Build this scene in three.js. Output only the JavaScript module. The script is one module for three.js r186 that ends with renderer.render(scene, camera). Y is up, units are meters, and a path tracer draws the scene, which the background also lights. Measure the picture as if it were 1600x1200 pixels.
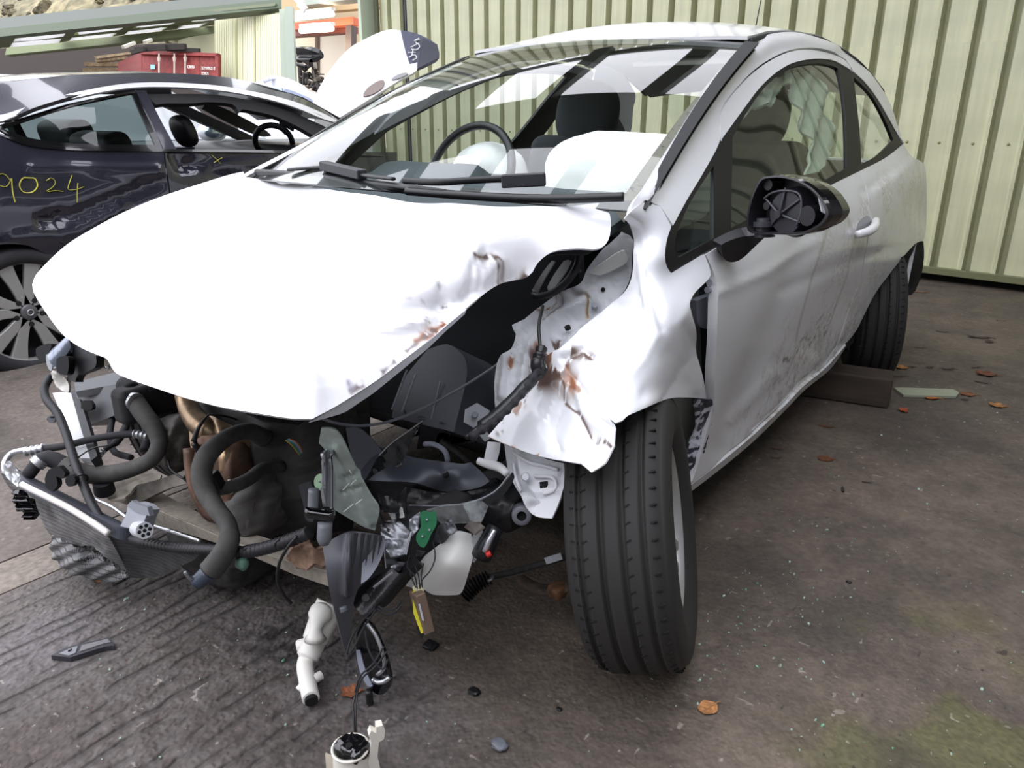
import * as THREE from 'three';
import { RoundedBoxGeometry } from 'three/addons/geometries/RoundedBoxGeometry.js';
import { mergeGeometries, mergeVertices } from 'three/addons/utils/BufferGeometryUtils.js';
import { FontLoader } from 'three/addons/loaders/FontLoader.js';
import { TextGeometry } from 'three/addons/geometries/TextGeometry.js';

// ---------------------------------------------------------------- camera, sky, exposure
const W = 1600, H = 1200, F = 1200;                        // pixels
const EYE = new THREE.Vector3(1.489, 1.202, 1.346), YAW = -0.6422, PITCH = 0.341, ROLL = 0.0042;
const FWD = new THREE.Vector3(Math.sin(YAW) * Math.cos(PITCH), -Math.sin(PITCH), -Math.cos(YAW) * Math.cos(PITCH));
const R0 = new THREE.Vector3(Math.cos(YAW), 0, Math.sin(YAW)), U0 = new THREE.Vector3().crossVectors(R0, FWD);
const RIGHT = R0.clone().multiplyScalar(Math.cos(ROLL)).addScaledVector(U0, Math.sin(ROLL));
const UPV = new THREE.Vector3().crossVectors(RIGHT, FWD);
const scene = new THREE.Scene();
const camera = new THREE.PerspectiveCamera(2 * Math.atan(H / 2 / F) * 180 / Math.PI, W / H, 0.05, 400);
camera.position.copy(EYE);
camera.quaternion.setFromRotationMatrix(new THREE.Matrix4().makeBasis(RIGHT, UPV, FWD.clone().negate()));
const renderer = new THREE.WebGLRenderer();
renderer.toneMapping = THREE.LinearToneMapping;
renderer.toneMappingExposure = 1.0;
renderer.shadowMap.enabled = true;
const SKY = 3.7;                                           // overcast, a little brighter overhead
{
  const w = 64, h = 64, d = new Float32Array(w * h * 4);
  for (let j = 0; j < h; j++) for (let i = 0; i < w; i++) {
    const el = ((j + .5) / h - .5) * Math.PI, s = Math.max(0, Math.sin(el));
    const L = el < 0 ? 0.35 : (0.55 + 0.62 * s), k = (j * w + i) * 4;
    d[k] = L * 0.97; d[k + 1] = L * 0.985; d[k + 2] = L * 1.06; d[k + 3] = 1;
  }
  const t = new THREE.DataTexture(d, w, h, THREE.RGBAFormat, THREE.FloatType);
  t.mapping = THREE.EquirectangularReflectionMapping; t.magFilter = t.minFilter = THREE.LinearFilter; t.needsUpdate = true;
  scene.background = t; scene.environment = t;
  scene.backgroundIntensity = SKY; scene.environmentIntensity = SKY;
}

// ---------------------------------------------------------------- helpers
function rng(seed) { let a = seed >>> 0; return () => { a = (a + 0x6D2B79F5) | 0; let t = Math.imul(a ^ (a >>> 15), 1 | a); t = (t + Math.imul(t ^ (t >>> 7), 61 | t)) ^ t; return ((t ^ (t >>> 14)) >>> 0) / 4294967296; }; }
const lerp = (a, b, t) => a + (b - a) * t, clamp = (x, a, b) => Math.min(b, Math.max(a, x));
const smooth = (a, b, x) => { const t = clamp((x - a) / (b - a), 0, 1); return t * t * (3 - 2 * t); };
function hash(x, y, s) { let h = Math.imul(x, 374761393) + Math.imul(y, 668265263) + Math.imul(s, 1442695041); h = Math.imul(h ^ (h >>> 13), 1274126177); return ((h ^ (h >>> 16)) >>> 0) / 4294967296; }
function noise(x, y, s = 0, per = 0) {
  const xi = Math.floor(x), yi = Math.floor(y), fx = x - xi, fy = y - yi, u = fx * fx * (3 - 2 * fx), v = fy * fy * (3 - 2 * fy);
  const m = (q) => per ? ((q % per) + per) % per : q;
  return lerp(lerp(hash(m(xi), m(yi), s), hash(m(xi + 1), m(yi), s), u), lerp(hash(m(xi), m(yi + 1), s), hash(m(xi + 1), m(yi + 1), s), u), v);
}
function fbm(x, y, s = 0, o = 4, per = 0) { let a = 0, n = 0, k = 1; for (let i = 0; i < o; i++) { a += k * noise(x, y, s + i * 17, per); n += k; k *= .5; x *= 2; y *= 2; per *= 2; } return a / n; }
const V3 = (x, y, z) => new THREE.Vector3(x, y, z);
const ray = (x, y) => FWD.clone().addScaledVector(RIGHT, (x - 800) / F).addScaledVector(UPV, -(y - 600) / F);
// a sight line met with a plane X = v, Y = v or Z = v of the yard, or at a depth T: this is how measured points get their real place
function depthOf([x, y, ax, v]) {
  if (ax === 'T') return v;
  const d = ray(x, y), k = ax.toLowerCase();
  return (v - EYE[k]) / d[k];
}
const pt = (x, y, ax, v) => EYE.clone().addScaledVector(ray(x, y), depthOf([x, y, ax, v]));
const pts = (list, ax, v) => list.map(p => pt(p[0], p[1], p[2] ?? ax, p[3] ?? v));
// a smooth surface through measured points (thin plate in inverse depth, exact for planes)
function surf(anchors, lam = 1e-5) {
  const n = anchors.length, S = 200, A = [], P = anchors.map(a => [a[0] / S, a[1] / S]);
  const U = (dx, dy) => { const r = dx * dx + dy * dy; return r < 1e-12 ? 0 : r * Math.log(r); };
  const tps = n > 3, N = tps ? n + 3 : 3;
  for (let i = 0; i < N; i++) A.push(new Float64Array(N + 1));
  for (let i = 0; i < n; i++) {
    if (tps) { for (let j = 0; j < n; j++) A[i][j] = U(P[i][0] - P[j][0], P[i][1] - P[j][1]); A[i][i] += lam; }
    const q = [1, P[i][0], P[i][1]];
    for (let k = 0; k < 3; k++) if (tps) { A[i][n + k] = q[k]; A[n + k][i] = q[k]; } else A[i][k] = q[k];
    A[i][N] = 1 / depthOf(anchors[i]);
  }
  for (let c = 0; c < N; c++) {
    let p = c; for (let i = c + 1; i < N; i++) if (Math.abs(A[i][c]) > Math.abs(A[p][c])) p = i;
    [A[c], A[p]] = [A[p], A[c]];
    for (let i = 0; i < N; i++) if (i !== c) { const f = A[i][c] / A[c][c]; if (f) for (let j = c; j <= N; j++) A[i][j] -= f * A[c][j]; }
  }
  const w = A.map((r, i) => r[N] / r[i]);
  return (x, y) => {
    const a = x / S, b = y / S; let s;
    if (tps) { s = w[n] + w[n + 1] * a + w[n + 2] * b; for (let i = 0; i < n; i++) s += w[i] * U(a - P[i][0], b - P[i][1]); }
    else s = w[0] + w[1] * a + w[2] * b;
    return EYE.clone().addScaledVector(ray(x, y), 1 / s);
  };
}
const onto = (S, list) => list.map(([x, y]) => [x, y, 'T', S(x, y).sub(EYE).dot(FWD)]);
// outline smoothing: [x, y] points join smoothly, [x, y, 1] is a corner
function sm(list, step = 9, closed = true) {
  const n = list.length, out = [], g = i => closed ? list[((i % n) + n) % n] : list[clamp(i, 0, n - 1)];
  for (let i = 0; i < (closed ? n : n - 1); i++) {
    const b = g(i), c = g(i + 1), a = b[2] ? b : g(i - 1), d = c[2] ? c : g(i + 2);
    const k = Math.max(1, Math.round(Math.hypot(c[0] - b[0], c[1] - b[1]) / step));
    for (let j = 0; j < k; j++) {
      const t = j / k, cr = m => .5 * (2 * b[m] + (c[m] - a[m]) * t + (2 * a[m] - 5 * b[m] + 4 * c[m] - d[m]) * t * t + (3 * b[m] - a[m] - 3 * c[m] + d[m]) * t * t * t);
      out.push([cr(0), cr(1)]);
    }
  }
  if (!closed) out.push(list[n - 1].slice(0, 2));
  return out;
}
// the part of a (multi-loop, even-odd) outline that falls in one cell, as trapezoids
function cellPieces(edges, x0, y0, x1, y1) {
  const ys = [y0, y1], E = [];
  for (const [a, b] of edges) {
    if (Math.max(a[1], b[1]) <= y0 || Math.min(a[1], b[1]) >= y1) continue;
    E.push([a, b]); for (const p of [a, b]) if (p[1] > y0 && p[1] < y1) ys.push(p[1]);
    for (const x of [x0, x1]) if ((a[0] - x) * (b[0] - x) < 0) { const y = a[1] + (x - a[0]) / (b[0] - a[0]) * (b[1] - a[1]); if (y > y0 && y < y1) ys.push(y); }
  }
  ys.sort((p, q) => p - q);
  const out = [];
  for (let i = 0; i + 1 < ys.length; i++) {
    const ya = ys[i], yb = ys[i + 1]; if (yb - ya < 1e-5) continue; const ym = (ya + yb) / 2, at = (e, y) => e[0][0] + (y - e[0][1]) / (e[1][1] - e[0][1]) * (e[1][0] - e[0][0]);
    const S = E.filter(e => (e[0][1] > ym) !== (e[1][1] > ym)).map(e => [at(e, ym), at(e, ya), at(e, yb)]).sort((p, q) => p[0] - q[0]);
    for (let k = 0; k + 1 < S.length; k += 2) {
      const l = S[k], r = S[k + 1], c = x => clamp(x, x0, x1); if (r[0] <= x0 || l[0] >= x1) continue;
      out.push([[c(l[1]), ya], [c(r[1]), ya], [c(r[2]), yb], [c(l[2]), yb]]);
    }
  }
  return out;
}
function inside(loops, x, y) { let c = false; for (const poly of loops) for (let i = 0, j = poly.length - 1; i < poly.length; j = i++) { const a = poly[i], b = poly[j]; if ((a[1] > y) !== (b[1] > y) && x < (b[0] - a[0]) * (y - a[1]) / (b[1] - a[1]) + a[0]) c = !c; } return c; }
function geo(pos, nor, uv, idx) {
  const g = new THREE.BufferGeometry();
  g.setAttribute('position', new THREE.Float32BufferAttribute(pos, 3));
  if (nor) g.setAttribute('normal', new THREE.Float32BufferAttribute(nor, 3));
  g.setAttribute('uv', new THREE.Float32BufferAttribute(uv, 2));
  if (idx) g.setIndex(idx);
  if (!nor) g.computeVertexNormals();
  return g.index ? g.toNonIndexed() : g;
}
const UVF = { zy: p => [p.z, p.y], xz: p => [p.x, p.z], xy: p => [p.x, p.y] };
// a pressed sheet of real thickness: outline, surface, optional relief along the normal
function sheet(outline, S, o = {}) {
  if (Array.isArray(S)) S = surf(S);
  const loops = Array.isArray(outline[0][0]) ? outline : [outline], edges = loops.flatMap(L => L.map((p, i) => [p, L[(i + 1) % L.length]])); outline = loops.flat();
  const step = o.step ?? 10, th = o.th ?? .003, uvf = UVF[o.uv ?? 'zy'], rel = o.relief;
  const base = (x, y) => S(x, y), E = .6;
  const nrm0 = (x, y) => { const a = base(x + E, y).sub(base(x - E, y)), b = base(x, y + E).sub(base(x, y - E)); return b.cross(a).normalize(); };
  const at = rel ? (x, y) => { const p = base(x, y); return p.addScaledVector(nrm0(x, y), rel(x, y, p)); } : base;
  const nrm = rel ? (x, y) => { const a = at(x + E, y).sub(at(x - E, y)), b = at(x, y + E).sub(at(x, y - E)); return b.cross(a).normalize(); } : nrm0;
  const pos = [], nor = [], uv = [], cache = new Map();
  const vert = (x, y) => { const k = x.toFixed(2) + ',' + y.toFixed(2); let v = cache.get(k); if (!v) { const p = at(x, y), n = nrm(x, y); cache.set(k, v = [p, n, uvf(p)]); } return v; };
  const push = (v, back) => { const p = v[0], n = v[1]; if (back) { pos.push(p.x - n.x * th, p.y - n.y * th, p.z - n.z * th); nor.push(-n.x, -n.y, -n.z); } else { pos.push(p.x, p.y, p.z); nor.push(n.x, n.y, n.z); } uv.push(v[2][0], v[2][1]); };
  const tri = (a, b, c) => { // pixel y points down: a clockwise pixel triangle is front facing when reversed
    const ar = (b[0] - a[0]) * (c[1] - a[1]) - (b[1] - a[1]) * (c[0] - a[0]); if (Math.abs(ar) < 1e-4) return; if (ar > 0) [b, c] = [c, b];
    const A = vert(...a), B = vert(...b), Cc = vert(...c); push(A); push(B); push(Cc);
    if (th) { push(A, 1); push(Cc, 1); push(B, 1); }
  };
  const xs = outline.map(p => p[0]), ys = outline.map(p => p[1]), X0 = Math.min(...xs) - .37, X1 = Math.max(...xs), Y0 = Math.min(...ys) - .41, Y1 = Math.max(...ys);
  const nx = Math.ceil((X1 - X0) / step), ny = Math.ceil((Y1 - Y0) / step), full = new Uint8Array(nx * ny);
  for (const [a, b] of edges) { const k = Math.max(1, Math.ceil(Math.hypot(b[0] - a[0], b[1] - a[1]) / (step * .2))); for (let j = 0; j <= k; j++) { const cx = Math.floor((lerp(a[0], b[0], j / k) - X0) / step), cy = Math.floor((lerp(a[1], b[1], j / k) - Y0) / step); for (const [ex, ey] of [[0, 0], [1, 0], [-1, 0], [0, 1], [0, -1]]) { const qx = cx + ex, qy = cy + ey; if (qx >= 0 && qy >= 0 && qx < nx && qy < ny) full[qy * nx + qx] = 1; } } }
  for (let j = 0; j < ny; j++) for (let i = 0; i < nx; i++) {
    const x0 = X0 + i * step, y0 = Y0 + j * step, x1 = x0 + step, y1 = y0 + step;
    if (!full[j * nx + i]) { if (inside(loops, x0 + step / 2, y0 + step / 2)) { tri([x0, y0], [x1, y0], [x1, y1]); tri([x0, y0], [x1, y1], [x0, y1]); } continue; }
    for (const q of cellPieces(edges, x0, y0, x1, y1)) { tri(q[0], q[1], q[2]); tri(q[0], q[2], q[3]); }
  }
  if (th) loops.forEach((L, li) => { // the cut edge
    let ar = 0; for (let i = 0; i < L.length; i++) { const a = L[i], b = L[(i + 1) % L.length]; ar += a[0] * b[1] - a[1] * b[0]; }
    for (let i = 0; i < L.length; i++) {
      let a = L[i], b = L[(i + 1) % L.length]; if ((ar < 0) !== (li > 0)) [a, b] = [b, a];
      const [pa, na, ua] = vert(...a), [pb, nb, ub] = vert(...b), qa = pa.clone().addScaledVector(na, -th), qb = pb.clone().addScaledVector(nb, -th);
      const n = pb.clone().sub(pa).cross(na).negate().normalize();
      for (const [p, u] of [[pa, ua], [pb, ub], [qb, ub], [pa, ua], [qb, ub], [qa, ua]]) { pos.push(p.x, p.y, p.z); nor.push(n.x, n.y, n.z); uv.push(u[0], u[1]); }
    }
  });
  return geo(pos, nor, uv);
}
const poly = (list, S, o) => sheet(list.map(p => [p[0], p[1]]), S, o);
// grid surface through a function, with thickness
function grid(fn, nu, nv, th = 0, uvk = 'xz') {
  const P = [], pos = [], uv = [], idx = [], uvf = UVF[uvk];
  for (let j = 0; j <= nv; j++) for (let i = 0; i <= nu; i++) { const p = fn(i / nu, j / nv); P.push(p); pos.push(p.x, p.y, p.z); uv.push(...uvf(p)); }
  const q = (i, j) => j * (nu + 1) + i;
  for (let j = 0; j < nv; j++) for (let i = 0; i < nu; i++) idx.push(q(i, j), q(i + 1, j), q(i + 1, j + 1), q(i, j), q(i + 1, j + 1), q(i, j + 1));
  const g = new THREE.BufferGeometry(); g.setAttribute('position', new THREE.Float32BufferAttribute(pos, 3)); g.setAttribute('uv', new THREE.Float32BufferAttribute(uv, 2)); g.setIndex(idx); g.computeVertexNormals();
  if (!th) return g.toNonIndexed();
  const N = g.attributes.normal, b = pos.slice(), n = P.length, rim = [];
  for (let i = 0; i < n; i++) { b[i * 3] -= N.getX(i) * th; b[i * 3 + 1] -= N.getY(i) * th; b[i * 3 + 2] -= N.getZ(i) * th; }
  const back = new THREE.BufferGeometry(); back.setAttribute('position', new THREE.Float32BufferAttribute(b, 3)); back.setAttribute('uv', new THREE.Float32BufferAttribute(uv.slice(), 2)); const bi = []; for (let i = 0; i < idx.length; i += 3) bi.push(idx[i], idx[i + 2], idx[i + 1]); back.setIndex(bi); back.computeVertexNormals();
  const edge = []; for (let i = 0; i < nu; i++) edge.push([q(i + 1, 0), q(i, 0)], [q(i, nv), q(i + 1, nv)]); for (let j = 0; j < nv; j++) edge.push([q(0, j), q(0, j + 1)], [q(nu, j + 1), q(nu, j)]);
  const rp = [], ru = []; for (const [a, c] of edge) for (const [k, s] of [[a, pos], [c, pos], [c, b], [a, pos], [c, b], [a, b]]) { rp.push(s[k * 3], s[k * 3 + 1], s[k * 3 + 2]); ru.push(uv[k * 2], uv[k * 2 + 1]); }
  return mergeGeometries([g.toNonIndexed(), back.toNonIndexed(), geo(rp, null, ru)]);
}
// a swept round bar or hose; radius may vary along it
function tube(P, rad, o = {}) {
  if (P.length === 2) P = [P[0], P[0].clone().lerp(P[1], .5), P[1]];
  const c = new THREE.CatmullRomCurve3(P, false, 'centripetal'), L = c.getLength(), r0 = typeof rad === 'function' ? rad(.5) : rad;
  const n = o.n ?? clamp(Math.round(L / Math.max(.008, r0 * .8)), 4, 160), m = o.m ?? 10, fr = c.computeFrenetFrames(n, false), pos = [], uv = [], idx = [];
  for (let i = 0; i <= n; i++) {
    const t = i / n, p = c.getPointAt(t), r = typeof rad === 'function' ? rad(t, t * L) : rad, fl = o.flat ?? 1;
    for (let j = 0; j <= m; j++) { const a = j / m * Math.PI * 2, x = Math.cos(a) * r, y = Math.sin(a) * r * fl, N = fr.normals[i], B = fr.binormals[i]; pos.push(p.x + N.x * x + B.x * y, p.y + N.y * x + B.y * y, p.z + N.z * x + B.z * y); uv.push(a * r0, t * L); }
  }
  const q = (i, j) => i * (m + 1) + j;
  for (let i = 0; i < n; i++) for (let j = 0; j < m; j++) idx.push(q(i, j), q(i, j + 1), q(i + 1, j + 1), q(i, j), q(i + 1, j + 1), q(i + 1, j));
  for (const i of [0, n]) { const p = c.getPointAt(i / n), k = pos.length / 3; pos.push(p.x, p.y, p.z); uv.push(0, 0); for (let j = 0; j < m; j++) i ? idx.push(q(n, j), q(n, j + 1), k) : idx.push(q(0, j + 1), q(0, j), k); }
  return geo(pos, null, uv, idx);
}
const bar = (a, b, r, o) => tube([a, b], r, { n: 2, ...o });
// a chamfered box standing between two points
function beam(a, b, w, h, up = V3(0, 1, 0), rad = .004) {
  const d = b.clone().sub(a), L = d.length(); d.normalize(); const s = up.clone().cross(d).normalize(), u = d.clone().cross(s);
  const g = new RoundedBoxGeometry(w, h, L, 1, Math.min(rad, w * .4, h * .4)); g.applyMatrix4(new THREE.Matrix4().makeBasis(s, u, d).setPosition(a.clone().lerp(b, .5))); return flatUv(g);
}
function flatUv(g) { g = g.index ? g.toNonIndexed() : g; const p = g.attributes.position, n = g.attributes.normal, uv = []; for (let i = 0; i < p.count; i++) { const a = Math.abs(n.getX(i)), b = Math.abs(n.getY(i)), c = Math.abs(n.getZ(i)); if (b >= a && b >= c) uv.push(p.getX(i), p.getZ(i)); else if (a >= c) uv.push(p.getZ(i), p.getY(i)); else uv.push(p.getX(i), p.getY(i)); } g.setAttribute('uv', new THREE.Float32BufferAttribute(uv, 2)); return g; }
function rbox(w, h, d, r, [x, y, z] = [0, 0, 0], [rx, ry, rz] = [0, 0, 0], seg = 2) { const g = new RoundedBoxGeometry(w, h, d, seg, r); g.applyMatrix4(new THREE.Matrix4().makeRotationFromEuler(new THREE.Euler(rx, ry, rz)).setPosition(x, y, z)); return flatUv(g); }
function cyl(a, b, r0, r1 = r0, m = 20) { const d = b.clone().sub(a), g = new THREE.CylinderGeometry(r1, r0, d.length(), m); g.applyQuaternion(new THREE.Quaternion().setFromUnitVectors(V3(0, 1, 0), d.clone().normalize())); const c = a.clone().lerp(b, .5); g.translate(c.x, c.y, c.z); return g.toNonIndexed(); }
function lathe(profile, m, mat4) { const g = new THREE.LatheGeometry(profile.map(p => new THREE.Vector2(p[0], p[1])), m); if (mat4) g.applyMatrix4(mat4); return g.toNonIndexed(); }
// a smooth-shaded lump from a faceted solid, mapped in metres
function smoothed(g) { for (const k of ['uv', 'normal']) g.deleteAttribute(k); g = mergeVertices(g, 1e-6); g.computeVertexNormals(); const p = g.attributes.position, uv = []; for (let i = 0; i < p.count; i++) uv.push(p.getX(i) + p.getZ(i) * .7, p.getY(i) + p.getZ(i) * .3); g.setAttribute('uv', new THREE.Float32BufferAttribute(uv, 2)); return g.toNonIndexed(); }
const merge = list => { for (const g of list) for (const k of Object.keys(g.attributes)) if (!['position', 'normal', 'uv'].includes(k)) g.deleteAttribute(k); return mergeGeometries(list.map(g => g.index ? g.toNonIndexed() : g)); };
function mirrored(g) { const m = g.clone(); m.scale(-1, 1, 1); const p = m.attributes.position, n = m.attributes.normal, u = m.attributes.uv; for (const at of [p, n, u]) { const s = at.itemSize, a = at.array; for (let i = 0; i < p.count; i += 3) for (let k = 0; k < s; k++) { const t = a[(i + 1) * s + k]; a[(i + 1) * s + k] = a[(i + 2) * s + k]; a[(i + 2) * s + k] = t; } } return m; }
const used = new Map();
function numbered(name) { const n = used.get(name) ?? 0; used.set(name, n + 1); return n ? `${name}_${String(n).padStart(3, '0')}` : name; }
function mesh(g, m) { const o = new THREE.Mesh(g, m); o.castShadow = o.receiveShadow = true; return o; }
function thing(name, label, category, at = [0, 0, 0], group) { const o = new THREE.Group(); o.name = numbered(name); o.position.set(...at); o.userData = { label, category }; if (group) o.userData.group = group; scene.add(o); o.updateMatrixWorld(); return o; }
// a part: geometry is given in the yard's axes and moved into its parent's
function part(parent, name, g, m, label) {
  g = Array.isArray(g) ? merge(g) : g.clone();
  const o = mesh(g, m); o.name = numbered(name); let p = parent, off = V3(0, 0, 0); while (p && p !== scene) { off.add(p.position); p = p.parent; }
  if (off.lengthSq()) g.translate(-off.x, -off.y, -off.z);
  if (label) o.userData.label = label; parent.add(o); return o;
}
function solo(name, g, m, label, category, group) { const o = mesh(Array.isArray(g) ? merge(g) : g, m); g = o.geometry; g.computeBoundingBox(); const c = g.boundingBox.getCenter(V3(0, 0, 0)); c.y = g.boundingBox.min.y; g.translate(-c.x, -c.y, -c.z); o.position.copy(c); o.name = numbered(name); o.userData = { label, category }; if (group) o.userData.group = group; scene.add(o); return o; }
function struct(name, g, m, parent = scene) { const o = mesh(Array.isArray(g) ? merge(g) : g, m); o.name = numbered(name); o.userData = { kind: 'structure' }; parent.add(o); return o; }

// ---------------------------------------------------------------- materials
function tex(w, h, fn, srgb = true, rep = 1) {
  const d = new Uint8Array(w * h * 4);
  for (let j = 0; j < h; j++) for (let i = 0; i < w; i++) { const c = fn(i / w, j / h, i, j), k = (j * w + i) * 4; d[k] = clamp(c[0], 0, 255); d[k + 1] = clamp(c[1], 0, 255); d[k + 2] = clamp(c[2], 0, 255); d[k + 3] = 255; }
  const t = new THREE.DataTexture(d, w, h); t.magFilter = THREE.LinearFilter; t.minFilter = THREE.LinearMipmapLinearFilter; t.generateMipmaps = true; t.wrapS = t.wrapT = THREE.RepeatWrapping; t.repeat.set(rep, rep); if (srgb) t.colorSpace = THREE.SRGBColorSpace; t.needsUpdate = true; return t;
}
const mat = (color, rough = .6, metal = 0, o = {}) => new THREE.MeshPhysicalMaterial({ color, roughness: rough, metalness: metal, side: THREE.DoubleSide, ...o });
const grainT = tex(256, 256, (u, v) => { const n = 180 + 75 * fbm(u * 8, v * 8, 3, 5, 8); return [n, n, n]; }, false, 3);
const mottle = (c, k, s) => tex(256, 256, (u, v) => { const n = (fbm(u * 6, v * 6, s, 5, 6) - .5) * 2 * k, f = (fbm(u * 40, v * 40, s + 9, 2, 40) - .5) * k; return c.map(q => q * (1 + n + f)); }, true, 2);
const M = {
  paint: mat(0xe6e6e9, .34, 0, { clearcoat: .8, clearcoatRoughness: .06 }),
  paintIn: mat(0xc4c5ca, .55),
  black: mat(0x141417, .42), gloss: mat(0x0b0b0e, .12, 0, { clearcoat: .6 }), rubber: mat(0x26262a, .78), hose: mat(0xffffff, .75, 0, { map: mottle([72, 70, 68], .25, 5) }), seal: mat(0x17171a, .6),
  plastic: mat(0x2b2c31, .5), plasticGrey: mat(0x55585f, .48), darkSteel: mat(0x3f4249, .42, .35), bay: mat(0x2a2c31, .75),
  steel: mat(0x9a9ca2, .35, .9), alu: mat(0xc9cbcf, .32, .85), alloy: mat(0xb4b4b2, .38, .6), zinc: mat(0x9fb0ab, .5, .35), bronze: mat(0xffffff, .36, .75, { map: mottle([158, 134, 108], .35, 31) }), brownHeat: mat(0xffffff, .5, .45, { map: mottle([106, 82, 68], .4, 41) }), castIron: mat(0xffffff, .7, .3, { map: mottle([58, 56, 55], .4, 51) }),
  beige: mat(0xffffff, .7, 0, { map: mottle([150, 142, 130], .22, 61) }), whitePlastic: mat(0xe9e6df, .45), bottle: mat(0xe2e2df, .4, 0, { transmission: .25, thickness: 0 }),
  airbag: mat(0xe9e9e6, .9), seat: mat(0x303438, .95), dash: mat(0x3c4447, .8), trimGrey: mat(0x8e8d86, .8), red: mat(0xc02a24, .5), green: mat(0x1d6b45, .55), yellow: mat(0xcfc52a, .5),
  glass: mat(0xffffff, .02, 0, { transmission: 1, thickness: 0, ior: 1.5, color: new THREE.Color(.92, .96, .95) }),
  glassSide: mat(0xffffff, .02, 0, { transmission: 1, thickness: 0, ior: 1.5, color: new THREE.Color(.56, .64, .56) }),
  glassDark: mat(0xffffff, .02, 0, { transmission: 1, thickness: 0, ior: 1.5, color: new THREE.Color(.5, .6, .54) }),
  lens: mat(0xffffff, .05, 0, { transmission: .85, thickness: 0, color: new THREE.Color(.9, .93, .93) }),
};
// ---------------------------------------------------------------- the yard: ground
// tamped ribs run along z; where they are strong, where worn away
const ribbed = (X, Z) => X > -.61 ? smooth(.24 + .2 * (X - .3) - .08, .24 + .2 * (X - .3) + .14, Z) * (1 - .8 * smooth(.3, .85, X)) : 0;
const grooveAt = (X, Z) => { // nearness to the nearest groove line, 0 to 1; lines wander and break up
  const x = X * 23 + .9 * noise(X * 4, Z * 1.6, 15) + .7 * noise(X * 9, Z * 7, 19) + .25 * noise(X * 30, Z * 24, 29), d = Math.abs(x - Math.round(x)) / 23;
  return Math.exp(-((d / .0075) ** 2)) * smooth(.34, .6, noise(Math.round(x) * .77 + 3, Z * 4.5, 83) * .5 + noise(X * 30, Z * 22, 84) * .5);
};
function groundLook(X, Z) {                                  // what the concrete is made of, in metres
  const rid = ribbed(X, Z), n1 = fbm(X * 1.7, Z * 1.7, 11, 4), n2 = fbm(X * 9, Z * 9, 23, 3), n3 = noise(X * 240, Z * 240, 5), n4 = noise(X * 110, Z * 110, 7), n5 = noise(X * 48, Z * 48, 9);
  let c = [90, 80, 71];
  const k = 1 + (n1 - .5) * .5 + (n2 - .5) * .34 + (n3 - .5) * .16 + (n4 - .5) * .16 + (n5 - .5) * .14;
  c = [c[0] * k, c[1] * k, c[2] * k];
  const mix = (d, t) => { t = clamp(t, 0, 1); const q = .85 + .3 * n4; c[0] = lerp(c[0], d[0] * q, t); c[1] = lerp(c[1], d[1] * q, t); c[2] = lerp(c[2], d[2] * q, t); };
  if (rid > 0) { mix([90, 85, 86], rid * .6); mix([106, 102, 106], rid * .5 * smooth(.5, .72, noise(X * 3.1, Z * 2.4, 201) * .6 + n2 * .4)); mix([66, 56, 52], rid * .6 * smooth(.5, .75, noise(X * 3.7 + 5, Z * 3, 207) * .6 + n5 * .4)); mix([46, 42, 41], rid * .45 * grooveAt(X, Z)); }
  if (X < -.78) mix([98, 90, 86], .7 * smooth(.2, .7, n2 + .2));
  else if (X < -.61) mix([128, 119, 110], .8);
  if (X > .7 && Z > -1.1) mix([84, 84, 46], .6 * smooth(.42, .66, fbm(X * 4.5, Z * 4.5, 91, 4)) * smooth(1.05, 1.4, X + .3 * (n2 - .5)) * smooth(-1.0, -.45, Z) * (1 - smooth(.02, .4, Z)));   // moss
  mix([56, 50, 47], smooth(.5, .75, fbm(X * 2.6 + 4, Z * 2.6, 57, 3)) * .55 * (Z > -1.2 ? 1 : .5));
  mix([36, 32, 32], 1.1 * Math.exp(-(((X - .13) / .13) ** 2 + ((Z - .45) / .07) ** 2)) * smooth(.35, .55, n2 * .6 + n5 * .4));                 // spilt oil
  if (noise(X * 70, Z * 70, 99) > .955) mix([165, 158, 148], .55);                                                  // pale grit
  if (noise(X * 55, Z * 55, 123) > .965) mix([40, 36, 34], .6);
  return c;
}
function groundHeight(X, Z) {
  const rid = Math.max(.08, ribbed(X, Z));
  return 150 - rid * 95 * (rid > .1 ? grooveAt(X, Z) : 0) + 48 * (fbm(X * 38, Z * 38, 3, 2) - .5) * (.45 + .75 * rid) + 34 * (noise(X * 150, Z * 150, 8) - .5) * (.5 + .4 * rid);
}
function slab(name, x0, x1, z0, z1, pw, label) {
  const ph = Math.min(1400, Math.round(pw * (z1 - z0) / (x1 - x0))), at = fn => (u, v) => fn(lerp(x0, x1, u), lerp(z1, z0, v));
  const cm = tex(pw, ph, at(groundLook)), hm = tex(pw, ph, at((x, z) => { const h = groundHeight(x, z); return [h, h, h]; }), false);
  const rm = tex(256, 256, (u, v) => { const h = 150 + 95 * fbm(u * 5, v * 5, 44, 4); return [h, h, h]; }, false);
  for (const t of [cm, hm]) t.wrapS = t.wrapT = THREE.ClampToEdgeWrapping;
  const g = new THREE.BoxGeometry(x1 - x0, .14, z1 - z0).toNonIndexed(), p = g.attributes.position, uv = g.attributes.uv;
  for (let i = 0; i < p.count; i++) uv.setXY(i, p.getX(i) / (x1 - x0) + .5, .5 - p.getZ(i) / (z1 - z0));
  g.translate((x0 + x1) / 2, -.07, (z0 + z1) / 2);
  const o = struct(name, g, mat(0xffffff, .95, 0, { map: cm, bumpMap: hm, bumpScale: .022, roughnessMap: rm })); return o;
}
slab('ground', -.61, 2.6, -.62, 1.5, 1920);
slab('ground', -.61, 4.2, -5.9, -.62, 768);
slab('ground', -.775, -.616, -5.9, 1.6, 96);
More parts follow.
